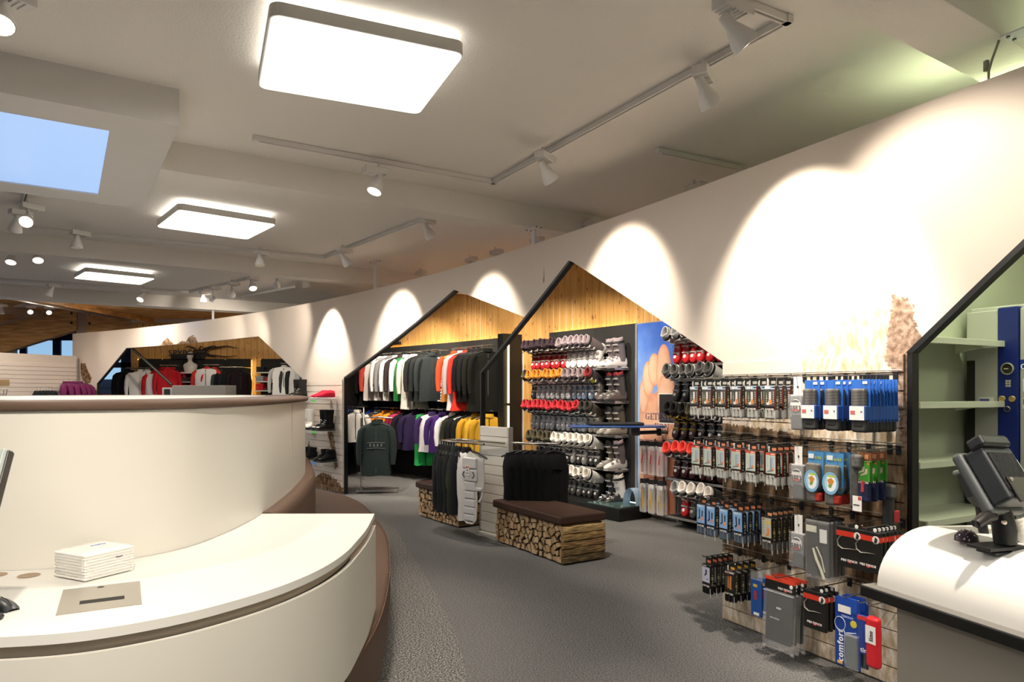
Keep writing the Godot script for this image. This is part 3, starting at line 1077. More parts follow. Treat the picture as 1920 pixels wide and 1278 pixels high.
func build_far_end() -> void:
	var cream := plaster("outer_wall_paint", Color(0.86, 0.83, 0.78))
	var pine := wood(0)
	var gl := mt("glulam", Color(0.83, 0.52, 0.24), 0.6)
	if not gl.albedo_texture:
		gl.albedo_texture = noise_tex("glulam_t", 0.01, 512, false, 1.0, ramp(Color(0.80, 0.60, 0.36), Color(0.96, 0.77, 0.50), 0.2, 0.8))
		gl.albedo_color = Color.WHITE
		gl.uv1_triplanar = true
		gl.uv1_scale = Vector3(0.3, 2.2, 0.6)
	# slatted end wall
	var a := G(-11.95, 13.25)
	var b := G(-10.40, 16.62)
	var d := (b - a).normalized()
	var endw := box_between("wall_end", a, b, 0, 2.36, 0.12, hexm("d6cabf", 0.8))
	var inv := endw.transform.affine_inverse()
	var L := a.distance_to(b)
	var sm := hexm("dcd0c6", 0.75)
	for i in 22:
		var y1 := 2.168 - 0.094 * i
		var mb := MB.new()
		mb.rb(Vector3(0, y1 - 0.0435, 0.008), Vector3(L - 0.02, 0.086, 0.016), 0.002)
		part("slat", mb, sm, endw)
	# roof timbers beyond the last beam
	var x0 := ray(153, 600, 18.6).x
	for sx in [-1, 1]:
		var mb := MB.new()
		var wd := 7.5 if sx < 0 else 2.2
		var P := PackedVector2Array([Vector2(0, 3.92), Vector2(0, 4.06), Vector2(sx * wd, 4.06 - 0.29 * wd), Vector2(sx * wd, 3.92 - 0.29 * wd)])
		mb.prism(P, -20.4, -13.0, Transform3D(Basis(), Vector3(x0, 0, 0)))
		if sx > 0:
			mb.rb(Vector3(x0 + 8.2, 3.46, -19), Vector3(12.2, 0.1, 9), 0.002)
		var r := struct("roof", mb, gl)
		for j in (3 if sx < 0 else 1):
			mb = MB.new()
			var px := 1.0 + j * 1.9
			mb.rb(Vector3(x0 + sx * px, 3.92 - 0.29 * px - 0.08, -16.7), Vector3(0.14, 0.2, 7.2), 0.004)
			part("purlin", mb, hexm("c9b9a6", 0.6), r)
	var t: Node3D = solo("timber_post", "pale square timber post under the roof ridge above the far end of the partition", "post", pixel_prism([[143, 560], [163, 560], [163, 735], [143, 735]], 18.6, 0.28), hexm("c2ad9a", 0.6))
	t = solo("rafter", "wide orange glulam rafter running down to the left from the timber post", "rafter", pixel_prism([[143.5, 566], [143.5, 618], [27, 654], [-60, 680], [-60, 625]], 18.55, 0.2), gl, "glulam rafters")
	bolts(t, [[134, 587], [134, 605]], 18.54)
	t = solo("rafter", "wide orange glulam rafter running down to the right from the timber post", "rafter", pixel_prism([[162.5, 566], [162.5, 622], [360, 688], [360, 630]], 18.55, 0.2), gl, "glulam rafters")
	bolts(t, [[168, 588], [168, 606]], 18.54)
	solo("rafter", "orange glulam beam lying farthest right under the timber roof", "rafter", pixel_prism([[250, 560], [470, 572], [470, 600], [250, 640]], 19.4, 0.2), gl, "glulam rafters")
	solo("purlin", "pale purlin sloping along the top of the left rafter", "beam", pixel_prism([[145, 562], [145, 568], [0, 608], [-60, 624], [-60, 616], [0, 601]], 18.4, 0.12), hexm("c9b9a6", 0.6), "pale purlins")
	solo("purlin", "pale purlin sloping along the top of the right rafter", "beam", pixel_prism([[161, 562], [175, 564], [290, 612], [290, 620], [161, 570]], 18.4, 0.12), hexm("c9b9a6", 0.6), "pale purlins")
	rbox_solo("cable_duct", "white square duct under the timber roof at the left edge", "duct", ray(45, 572, 17.4), Vector3(1.5, 0.10, 0.12), 0.004, hexm("d8cfc4", 0.6))
	rbox_solo("cable_duct", "white square duct under the timber roof right of the timber post", "duct", ray(345, 592, 18.2), Vector3(0.95, 0.12, 0.12), 0.004, hexm("d8cfc4", 0.6), "", yaw(0.3))
	spot(ray(57, 585, 16.2), ray(90, 700, 14.0), "left one of two lit spotlights hanging under the timber roof", 0.8, 40, Vector3.RIGHT, 3.55)
	spot(ray(92, 586, 16.4), ray(150, 700, 14.4), "right one of two lit spotlights hanging under the timber roof", 0.8, 40, Vector3.RIGHT, 3.55)
	spot(ray(3, 588, 16.0), ray(3, 760, 15.8), "unlit spotlight at the left edge under the timber roof", 0.0, 40, Vector3.RIGHT, 3.55)
	# lamps of the hall, hidden from here by the last beam
	var k1 := 0
	for q in [[-12.6, 13.4, 3.30], [-10.4, 14.0, 3.50], [-8.0, 14.3, 3.36], [-5.6, 14.8, 3.36]]:
		k1 += 1
		var hl := thing("hall_lamp", "flat hall lamp behind the last ceiling beam, %s from the left" % nth(k1 - 1), "ceiling lamp", "hall lamps", G(q[0], q[1], q[2]))
		var hm := MB.new()
		hm.rb(Vector3(0, 0.03, 0), Vector3(0.6, 0.05, 0.6), 0.01)
		hm.rb(Vector3(0, 0.06, 0), Vector3(0.1, 0.06, 0.1), 0.0)
		part("housing", hm, hexm("d5d5cc", 0.5), hl)
		hm = MB.new()
		hm.rb(Vector3(0, 0.002, 0), Vector3(0.56, 0.01, 0.56), 0.002)
		part("diffuser_lamp", hm, glow("hall_face", Color(1.0, 0.95, 0.86), 2.5), hl)
		area(hl, Transform3D(Basis(Vector3.RIGHT, -PI / 2), Vector3(0, -0.008, 0)), Vector2(0.55, 0.55), Color(1.0, 0.95, 0.86), 20.0)
		area(hl, Transform3D(Basis(Vector3.RIGHT, PI / 2), Vector3(0, 0.06, 0)), Vector2(0.4, 0.4), Color(1.0, 0.95, 0.86), 20.0)
	# glazed end of the hall
	var mb := pixel_prism([[-120, 612], [27, 612], [27, 800], [-120, 800]], 19.0, 0.12)
	struct("wall_far", mb, cream)
	var blue := mt("window_blue", Color(0.05, 0.13, 0.25), 0.5)
	mb = MB.new()
	var D := 20.5
	for f in [[38, 560, 50, 800], [100, 560, 114, 800], [139, 560, 156, 800], [228, 560, 246, 800], [38, 612, 246, 638], [38, 679, 246, 689], [38, 738, 246, 748]]:
		var p0 := ray(f[0], f[3], D)
		var p1 := ray(f[2], f[1], D)
		mb.rb((p0 + p1) / 2, Vector3(p1.x - p0.x, p1.y - p0.y, 0.08), 0.004)
	var win := struct("window_2", mb, blue)
	var g := glass("window_glass", Color(0.9, 0.97, 1.0), 0.06)
	for f in [[50, 100], [114, 139], [156, 228]]:
		mb = MB.new()
		var p0 := ray(f[0], 760, D)
		var p1 := ray(f[1], 600, D)
		mb.rb((p0 + p1) / 2, Vector3(p1.x - p0.x, p1.y - p0.y, 0.012), 0.0)
		part("pane", mb, g, win)
	# hedge outside and a shelf of boxes inside
	mb = MB.new()
	mb.rb(ray(190, 745, 27) + Vector3(0, -0.3, 0), Vector3(6, 2.0, 1.5), 0.3, 3)
	solo("hedge", "dark clipped hedge outside the blue-framed windows", "hedge", mb, hexm("26302c", 0.9))
	var sh := thing("shelf_unit", "dark shelf with red and orange boxes beside the blue window frames", "shelf", "", ray(210, 735, 19.2) + Vector3(0, -1.5, 0))
	mb = MB.new()
	for i in 4: mb.rb(Vector3(0, 0.35 + i * 0.42, 0), Vector3(0.9, 0.03, 0.35), 0.004)
	for sx in [-1, 1]: mb.rb(Vector3(sx * 0.45, 0.85, 0), Vector3(0.03, 1.7, 0.35), 0.004)
	part("frame", mb, hexm("1f3652", 0.5), sh)
	var k := 0
	for i in 3:
		for j in 3:
			k += 1
			var col: String = ["a3341d", "b5541f", "7a2418", "8d5a1c"][(i * 2 + j) % 4]
			rbox_solo("carton", "%s carton in the %s row of the dark shelf, %s from the left" % ["dark red" if (i * 2 + j) % 4 in [0, 2] else "orange brown", ["bottom", "middle", "top"][i], nth(j)], "box", sh.position + Vector3(-0.28 + j * 0.28, 0.365 + i * 0.42 + 0.12, 0.02), Vector3(0.24, 0.24, 0.26), 0.006, hexm(col, 0.7), "cartons on the dark shelf")
	# rear wall of the far room: boards above charcoal panels
	D = 18.1
	var xa := ray(246, 700, D).x
	var xb := ray(640, 700, D).x
	var rear := box_between("wall_far_rear", G(xa, D), G(xb, D), 0, 4.0, 0.15, cream)
	inv = rear.transform.affine_inverse()
	var n := int((xb - xa) / 0.155)
	for i in n:
		var q0 := G(lerpf(xa, xb, float(i) / n), D)
		var q1 := G(lerpf(xa, xb, float(i + 1) / n), D)
		var u := 960 + 1305 * (q0.x + q1.x) / 2 / D
		var full := u < 259 or (u > 468 and u < 489)
		plank(rear, inv * q0, inv * q1, 0.02 if full else 2.0, 3.3 + 0.0 * i, 900 + i)
	var dark := plaster("panel_charcoal", Color(0.205, 0.205, 0.20), 0.4)
	for f in [[260, 304], [304.5, 343], [343.5, 382], [382.5, 422], [422.5, 469], [489, 536], [536.5, 600]]:
		box_between("wall_far_panel", G(ray(f[0], 700, D - 0.06).x, D - 0.06), G(ray(f[1], 700, D - 0.06).x, D - 0.06), 0.02, 2.365, 0.03, dark)
	for f in [[260, 322], [386, 468], [490, 600]]:
		var q0 := G(ray(f[0], 700, D).x, D - 0.045, 2.35)
		var q1 := G(ray(f[1], 700, D).x, D - 0.045, 2.35)
		strip_light("led_cove", "warm LED strip on the far room's charcoal panels, " + ("left of the spider sign" if f[0] == 260 else "right of the spider sign" if f[0] == 386 else "above the shelves of folded shirts"), q0, q1, 0.01, 3.0, 2.0, Vector3(0, 1, 0.4))
	strip_light("led_strip", "upright LED strip lighting the pine boards of the far room", ray(472, 755, D - 0.1), ray(472, 675, D - 0.1), 0.012, 3.0, 2.0, Vector3(0.7, 0, -0.7))
	# spider sign
	t = thing("shop_sign", "black sign board with a lettered logo and a long-legged spider on the pine wall", "sign", "", ray(352, 668, D - 0.12))
	mb = MB.new()
	mb.rb(Vector3(0, 0, 0), Vector3(0.86, 0.13, 0.04), 0.003)
	part("board", mb, hexm("131313", 0.6), t)
	lettering("SPYDER", 0.15, hexm("1c1612", 0.5), t, Transform3D(Basis(), Vector3(-0.12, 0.09, 0.02)))
	mb = MB.new()
	mb.ell(Vector3(0.34, 0.12, 0.02), Vector3(0.16, 0.06, 0.03))
	mb.ell(Vector3(0.2, 0.1, 0.02), Vector3(0.07, 0.045, 0.03))
	for j in 8:
		var sy := 1.0 if j % 2 else -1.0
		var kx := -0.15 + (j / 2) * 0.14
		mb.tube([Vector3(0.28 + kx * 0.3, 0.12, 0.02), Vector3(0.34 + kx, 0.12 + sy * 0.09, 0.03), Vector3(0.36 + kx * 2.4, 0.13 + sy * 0.14, 0.02), Vector3(0.42 + kx * 3.2, 0.12 + sy * 0.10, 0.01)], [0.026, 0.022, 0.017, 0.008], 5)
	part("spider", mb, hexm("1c1612", 0.5), t)
	# shelf, bust, folded piles
	var wh := hexm("e6e4e0", 0.4)
	for q in [[699, "upper"], [716, "lower"]]:
		rbox_solo("wall_shelf", "white %s shelf below the spider sign" % q[1], "shelf", ray(350, q[1 - 1], 17.75), Vector3(0.62, 0.03, 0.34), 0.004, wh, "white shelves below the spider sign")
	bust(ray(357, 697.5, 17.75))
	for q in [[348, 709, "3d3f42"], [348, 713.5, "4c4f52"], [348, 724, "2b2d30"]]:
		folded(ray(q[0], q[1], 17.7), q[2], 0.34, 0.05, "dark folded garment on the shelves below the spider sign, %s from the top" % nth(0 if q[1] == 709 else 1 if q[1] == 713.5 else 2), "dark folded garments below the spider sign")
	var shelves := [698.5, 715.5, 732.5]
	for i in 3:
		rbox_solo("wall_shelf", "white shelf of folded shirts beside the LED-lit boards, %s from the top" % nth(i), "shelf", ray(502, shelves[i], 17.75), Vector3(0.56, 0.025, 0.34), 0.004, wh, "white shelves of folded shirts")
	var piles := [[491, 0, 4, "303236", "black"], [507, 0, 2, "2a2b2e", "charcoal"], [490, 1, 4, "a9adb0", "grey"], [507, 1, 3, "c23a40", "red"], [490, 2, 5, "cf2f37", "bright red"], [507, 2, 2, "454b50", "dark grey"]]
	for q in piles:
		for i in q[2]:
			folded(ray(q[0], shelves[q[1]], 17.72) + Vector3(0, 0.03 + i * 0.034, 0), q[3], 0.2, 0.03, "%s folded shirt, %s from bottom, %s shelf by the LED-lit boards" % [q[4], nth(i), ["top", "middle", "bottom"][q[1]]], "folded shirts of the far room")
	# grey display block in the opening
	t = thing("display_block", "plain grey display block in front of the far jackets", "display block", "", ray(384, 735, 15.4) + Vector3(0, -1.5, 0))
	mb = MB.new()
	mb.rb(Vector3(0, 0.825, 0), Vector3(1.16, 1.65, 0.6), 0.008)
	part("body", mb, hexm("77736e", 0.7), t)
	mb = MB.new()
	mb.rb(Vector3(-0.7, 0.8, 0), Vector3(0.24, 1.6, 0.5), 0.008)
	part("side_shelf", mb, hexm("9a9896", 0.6), t)
	mb = MB.new()
	mb.rb(Vector3(-0.71, 1.42, 0.25), Vector3(0.13, 0.3, 0.02), 0.003)
	part("window_card", mb, hexm("20221f", 0.4), t)
	mb = MB.new()
	mb.tube([W(16.9, 2.48, -0.1), ray(322, 721, 15.6)], 0.03, 6)
	solo("brace", "dark steel brace slanting from the far opening's tip down to the grey display block", "brace", mb, hexm("3b3630", 0.4, 0.5))
	# garments hung on the slatted end wall
	for q in [[84, 726, "20262a", "black pleated skirt on the slatted end wall", 6, 0.42, 0.36], [136, 711, "6b2450", "purple jacket on the slatted end wall", 6, 0.5, 0.62]]:
		for i in q[4]:
			var at := ray(q[0] - 14 + i * 5.5, q[1], 15.3 + (q[0] + i * 5) / 150.0 * 1.0 - 0.25)
			garment(at, yaw(-0.35 + (i - 2.5) * 0.28), "skirt" if q[6] < 0.5 else "jacket", q[2], q[2], q[5], q[6], q[3] + ", %s from the left" % nth(i), "skirts on the end wall" if q[6] < 0.5 else "purple jackets on the end wall", 0.1)
	t = thing("wire_basket", "small chrome wire basket on the slatted end wall at the left edge", "basket", "", ray(3, 741, 14.9))
	mb = MB.new()
	for i in 8:
		var an := TAU * i / 8
		mb.tube([Vector3(cos(an) * 0.12, 0.12, sin(an) * 0.08), Vector3(cos(an) * 0.08, -0.05, sin(an) * 0.05)], 0.006, 4)
	for y in [0.12, 0.03, -0.05]:
		var ring := []
		for i in 13: ring.append(Vector3(cos(TAU * i / 12) * (0.1 + y * 0.25), y, sin(TAU * i / 12) * (0.065 + y * 0.2)))
		mb.tube(ring, 0.006, 4, false)
	part("basket", mb, hexm("c8ccc8", 0.25, 0.9), t)
	mb = MB.new()
	mb.rb(Vector3(0.05, 0.27, 0), Vector3(0.24, 0.14, 0.01), 0.002)
	part("sign_card", mb, hexm("a58a62", 0.7), t)

func bolts(o: Node3D, pts: Array, d: float) -> void:
	for q in pts:
		var mb := MB.new()
		mb.lathe([Vector2(0, 0.012), Vector2(0.03, 0.012), Vector2(0.034, 0)].duplicate(), 10, Transform3D(Basis(Vector3.RIGHT, PI / 2), Vector3()))
		part("bolt", mb, hexm("3a2412", 0.6), o, Transform3D(Basis(), ray(q[0], q[1], d)))

func folded(at: Vector3, col: String, w: float, h: float, label: String, group: String, b := Basis()) -> void:
	var t := thing("folded_shirt", label, "shirt", group, at, b)
	var mb := MB.new()
	mb.rb(Vector3(0, 0, 0), Vector3(w, h, 0.28), h * 0.48, 3)
	part("fold", mb, cloth(col), t)
	mb = MB.new()
	mb.rb(Vector3(0, h * 0.36, 0.06), Vector3(w * 0.4, h * 0.4, 0.12), h * 0.2, 2)
	part("collar", mb, cloth(col), t)

func bust(at: Vector3) -> void:
	var t := thing("bust", "white mannequin bust with a dark headband on the shelf below the spider sign", "mannequin", "", at)
	var wm := mt("bust_white", Color(0.85, 0.84, 0.81), 0.45)
	var mb := MB.new()
	var P := []
	# rings: height, half width, half depth, forward shift
	for q in [[0.0, 0.15, 0.10, 0.0], [0.08, 0.165, 0.11, 0.0], [0.16, 0.185, 0.10, 0.0], [0.21, 0.16, 0.085, 0.0], [0.245, 0.08, 0.07, 0.0], [0.28, 0.052, 0.055, 0.01], [0.32, 0.05, 0.056, 0.02], [0.345, 0.058, 0.075, 0.03], [0.37, 0.066, 0.088, 0.03], [0.41, 0.072, 0.09, 0.02], [0.45, 0.073, 0.093, 0.012], [0.485, 0.063, 0.08, 0.005], [0.51, 0.04, 0.05, 0.0], [0.52, 0.002, 0.002, 0.0]]:
		var row := PackedVector3Array()
		for j in 21:
			var a := TAU * j / 20
			var x: float = sin(a) * q[1]
			var z: float = cos(a) * q[2] + q[3]
			if q[0] > 0.36 and q[0] < 0.43 and absf(x) < 0.02 and cos(a) > 0: z += 0.016 - absf(x) * 0.6
			if q[0] > 0.42 and q[0] < 0.46 and cos(a) > 0.3 and absf(x) > 0.015 and absf(x) < 0.05: z -= 0.008
			row.append(Vector3(x, q[0], z))
		P.append(row)
	mb.grid(P, true)
	part("body", mb, wm, t)
	mb = MB.new()
	P = []
	for y in [0.43, 0.445, 0.475]:
		var row := PackedVector3Array()
		for j in 21:
			var a := TAU * j / 20
			row.append(Vector3(sin(a) * 0.077, y + cos(a) * 0.006, cos(a) * 0.098 + 0.012))
		P.append(row)
	mb.grid(P, true)
	part("headband", mb, hexm("24262a", 0.7), t)
	mb = MB.new()
	mb.rb(Vector3(0, 0.372, 0.118), Vector3(0.04, 0.008, 0.012), 0.003)
	part("mouth", mb, hexm("cfc9c2", 0.5), t)
	for sx in [-1, 1]:
		mb = MB.new()
		mb.ell(Vector3(sx * 0.073, 0.41, 0.01), Vector3(0.008, 0.026, 0.015))
		part("ear", mb, wm, t)

func catmull(pts: Array, closed: bool, per := 6) -> Array:
	var o := []
	var n := pts.size()
	for i in (n if closed else n - 1):
		var p0: Vector2 = pts[(i - 1 + n) % n] if closed else pts[maxi(i - 1, 0)]
		var p1: Vector2 = pts[i]
		var p2: Vector2 = pts[(i + 1) % n]
		var p3: Vector2 = pts[(i + 2) % n] if closed else pts[mini(i + 2, n - 1)]
		for k in per:
			o.append(p1.cubic_interpolate(p2, p0, p3, float(k) / per))
	o.append(pts[0] if closed else pts[-1])
	return o

func offset_curve(c: Array, off: float, closed: bool) -> Array:
	# moves a counter-clockwise (in X, D) outline outwards
	var o := []
	var n := c.size()
	for i in n:
		var a: Vector2
		var b: Vector2
		if closed:
			a = c[(i - 1 + n - 1) % (n - 1)]
			b = c[(i + 1) % (n - 1)]
		else:
			a = c[maxi(i - 1, 0)]
			b = c[mini(i + 1, n - 1)]
		var d := (b - a).normalized()
		o.append(c[i] + Vector2(d.y, -d.x) * off)
	return o

func ribbon(mb: MB, A: Array, ya: float, B: Array, yb: float) -> void:
	# a smooth strip between two outlines that share their numbering; its outside is to the right of travel
	var r0 := PackedVector3Array()
	var r1 := PackedVector3Array()
	for i in A.size():
		r0.append(G(A[i].x, A[i].y, ya))
		r1.append(G(B[i].x, B[i].y, yb))
	mb.grid([r0, r1])

func leather(key: String, col: Color) -> StandardMaterial3D:
	if mats.has(key): return mats[key]
	var m := mt(key, col, 0.58, 0.0, 0.3)
	m.normal_enabled = true
	m.normal_texture = noise_tex("leathern", 0.09, 512, true, 2.0)
	m.normal_scale = 0.35
	m.uv1_triplanar = true
	m.uv1_world_triplanar = true
	m.uv1_scale = Vector3(3, 3, 3)
	return m

func build_island() -> void:
	# outline of the tall drum, counter-clockwise in plan
	var raw := [Vector2(-1.85, 2.365), Vector2(-1.72, 2.36), Vector2(-1.592, 2.385), Vector2(-1.47, 2.45), Vector2(-1.366, 2.545), Vector2(-1.29, 2.66), Vector2(-1.252, 2.78), Vector2(-1.235, 2.95), Vector2(-1.228, 3.12), Vector2(-1.24, 3.4), Vector2(-1.285, 3.8), Vector2(-1.36, 4.3), Vector2(-1.52, 5.1), Vector2(-1.72, 5.75), Vector2(-2.07, 6.7), Vector2(-2.6, 7.4), Vector2(-3.3, 7.65), Vector2(-4.0, 7.2), Vector2(-4.4, 6.2), Vector2(-4.4, 5.0), Vector2(-4.0, 3.9), Vector2(-3.3, 3.0), Vector2(-2.6, 2.52), Vector2(-2.2, 2.40)]
	var c := catmull(raw, true, 5)
	var white := mt("island_white", Color(0.86, 0.85, 0.815), 0.35)
	var t := thing("counter_drum", "tall cream-white curved counter wall with a brown leather cap", "counter", "", Vector3())
	var mb := MB.new()
	var inner := offset_curve(c, -0.03, true)
	ribbon(mb, c, 0.0, c, 1.435)
	ribbon(mb, c, 1.435, inner, 1.435)
	part("wall", mb, white, t)
	# padded cap: rounded ring, closed over the top
	var brown := leather("leather_brown", Color(0.37, 0.30, 0.255))
	mb = MB.new()
	var rows := []
	for q in [[-0.004, 1.436], [0.014, 1.437], [0.021, 1.443], [0.022, 1.455], [0.018, 1.464], [0.006, 1.470], [-0.03, 1.472], [-0.16, 1.473], [-0.30, 1.472]]:
		var o := offset_curve(c, q[0], true)
		var row := PackedVector3Array()
		for p in o: row.append(G(p.x, p.y, q[1]))
		rows.append(row)
	mb.grid(rows, true)
	part("cap", mb, brown, t)
	mb = MB.new()
	var lid := PackedVector2Array()
	var o2 := offset_curve(c, -0.29, true)
	for i in o2.size() - 1: lid.append(o2[i])
	mb.prism(lid, 1.40, 1.470, Transform3D(FLAT, Vector3()))
	part("lid", mb, hexm("cfcabd", 0.6), t)
	# seam of the wall panel
	mb = MB.new()
	var sp := ray(545.5, 800, 4.3)
	var sq := nearest(c, Vector2(sp.x, -sp.z))
	mb.rb(G(sq.x, sq.y, 1.25), Vector3(0.004, 0.36, 0.004), 0.0)
	part("seam", mb, hexm("b3ab9d", 0.6), t)
	# ---- worktop
	var edge_raw := [Vector2(-2.6, 1.93), Vector2(-2.2, 1.80), Vector2(-1.8, 1.73), Vector2(-1.5, 1.70), Vector2(-1.265, 1.72), Vector2(-1.083, 1.766), Vector2(-0.92, 1.88), Vector2(-0.80, 2.03), Vector2(-0.71, 2.20), Vector2(-0.652, 2.40), Vector2(-0.628, 2.62), Vector2(-0.632, 2.85), Vector2(-0.645, 3.1), Vector2(-0.685, 3.47)]
	var edge := catmull(edge_raw, false, 6)
	var poly := PackedVector2Array()
	for q in edge: poly.append(q)
	var back := []
	for q in c:
		if q.y < 3.47 and q.x > -2.75 : back.append(q)
	back.sort_custom(func(x, y): return ang_of(x) > ang_of(y))
	poly.append(Vector2(-1.245, 3.47))
	for q in back: poly.append(q + Vector2(0.002, -0.002))
	t = thing("worktop_desk", "low cream-white curved worktop with a white front panel, wrapped round the tall counter wall", "worktop", "", Vector3())
	mb = MB.new()
	mb.prism(poly, 0.869, 0.895, Transform3D(FLAT, Vector3()), true, true, false)
	ribbon(mb, edge, 0.869, edge, 0.895)
	var e2 := edge[-1] as Vector2
	mb.quad(G(e2.x, e2.y, 0.869), G(-1.245, 3.47, 0.869), G(-1.245, 3.47, 0.895), G(e2.x, e2.y, 0.895))
	part("top", mb, mt("worktop_white", Color(0.89, 0.885, 0.865), 0.3), t)
	mb = MB.new()
	var e3 := offset_curve(edge, -0.022, false)
	ribbon(mb, e3, 0.835, e3, 0.869)
	part("shadow_gap", mb, mt("gap_taupe", Color(0.66, 0.61, 0.54), 0.5), t)
	mb = MB.new()
	var o0 := offset_curve(edge, 0.006, false)
	var o1 := offset_curve(edge, -0.010, false)
	ribbon(mb, o0, 0.425, o0, 0.838)
	ribbon(mb, o0, 0.838, o1, 0.838)
	ribbon(mb, o1, 0.838, o1, 0.425)
	ribbon(mb, o1, 0.425, o0, 0.425)
	for q in [0, edge.size() - 1]:
		var A: Vector2 = o0[q]
		var B: Vector2 = o1[q]
		if q: mb.quad(G(A.x, A.y, 0.425), G(B.x, B.y, 0.425), G(B.x, B.y, 0.838), G(A.x, A.y, 0.838))
		else: mb.quad(G(B.x, B.y, 0.425), G(A.x, A.y, 0.425), G(A.x, A.y, 0.838), G(B.x, B.y, 0.838))
	part("front_panel", mb, white, t)
	mb = MB.new()
	var pl := offset_curve(edge, -0.12, false)
	ribbon(mb, pl, 0.0, pl, 0.84)
	part("plinth", mb, hexm("3a332d", 0.7), t)
	mb = MB.new()
	for q in [[54, 1078.5], [-8, 1077.5]]:
		var p := floor_hit(q[0], q[1], 0.8955)
		mb.lathe([Vector2(0.0, 0.0), Vector2(0.026, 0.0005), Vector2(0.0315, 0.0015), Vector2(0.033, 0.0005)].duplicate(), 20, Transform3D(Basis(), p))
	part("cable_grommet", mb, hexm("a08a70", 0.5), t)
	# ---- upholstered bench round the drum
	var path := []
	var st := nearest_i(c, Vector2(-1.25, 2.8))
	for i in range(st, c.size() - 1):
		path.append(c[i])
		if c[i].y < 6.0 and c[i].x < -4.2: break
	t = thing("curved_bench", "brown leather bench that curves round the tall counter", "bench", "", Vector3())
	mb = MB.new()
	rows = []
	for q in [[0.56, 0.0], [0.585, 0.10], [0.60, 0.30], [0.60, 0.375], [0.597, 0.395], [0.585, 0.412], [0.56, 0.420], [0.45, 0.424], [0.25, 0.424], [0.06, 0.42]]:
		var o := offset_curve(path, q[0], false)
		var row := PackedVector3Array()
		for p in o: row.append(G(p.x, p.y, q[1]))
		rows.append(row)
	mb.grid(rows)
	for e in [0, path.size() - 1]:
		var ring := PackedVector3Array()
		for r in rows: ring.append(r[e])
		var z := offset_curve(path, 0.0, false)
		ring.append(G(z[e].x, z[e].y, 0.42))
		ring.append(G(z[e].x, z[e].y, 0.0))
		mb.fan(ring, e > 0)
	part("seat", mb, brown, t)
	mb = MB.new()
	for s in [0.597]:
		var o := offset_curve(path, s, false)
		var pp := []
		for p in o: pp.append(G(p.x, p.y, 0.404))
		mb.tube(pp, 0.004, 5)
	part("piping", mb, leather("leather_piping", Color(0.42, 0.32, 0.27)), t)
	# cross seams
	for q in [Vector2(-1.3, 4.08), Vector2(-1.68, 5.6), Vector2(-2.35, 7.1)]:
		var k := nearest_i(path, q)
		mb = MB.new()
		var oa := offset_curve(path, 0.07, false)
		var ob := offset_curve(path, 0.59, false)
		mb.tube([G(oa[k].x, oa[k].y, 0.4235), G(oa[k].lerp(ob[k], 0.5).x, oa[k].lerp(ob[k], 0.5).y, 0.4245), G(ob[k].x, ob[k].y, 0.412)], 0.003, 4)
		part("seam", mb, hexm("2c211c", 0.6), t)
	# back cushion
	var bp := []
	for q in path:
		if q.y > 3.42 or q.x < -2.4: bp.append(q)
	mb = MB.new()
	rows = []
	for q in [[0.075, 0.40], [0.075, 0.84], [0.07, 0.875], [0.055, 0.895], [0.035, 0.902], [0.012, 0.902], [0.0, 0.90]]:
		var o := offset_curve(bp, q[0], false)
		var row := PackedVector3Array()
		for p in o: row.append(G(p.x, p.y, q[1]))
		rows.append(row)
	mb.grid(rows)
	var ring := PackedVector3Array()
	for r in rows: ring.append(r[0])
	ring.append(G(bp[0].x, bp[0].y, 0.4))
	mb.fan(ring)
	part("backrest", mb, brown, t)
	worktop_things()

func ang_of(q: Vector2) -> float:
	return atan2(q.y - 3.6, q.x + 2.4)

func nearest_i(c: Array, p: Vector2) -> int:
	var b := 0
	for i in c.size():
		if (c[i] as Vector2).distance_to(p) < (c[b] as Vector2).distance_to(p): b = i
	return b

func nearest(c: Array, p: Vector2) -> Vector2:
	return c[nearest_i(c, p)]

func floor_hit(u: float, v: float, y: float) -> Vector3:
	var d := 1305.0 * (1.5 - y) / (v - 735.0)
	return Vector3((u - 960.0) / 1305.0 * d, y, -d)

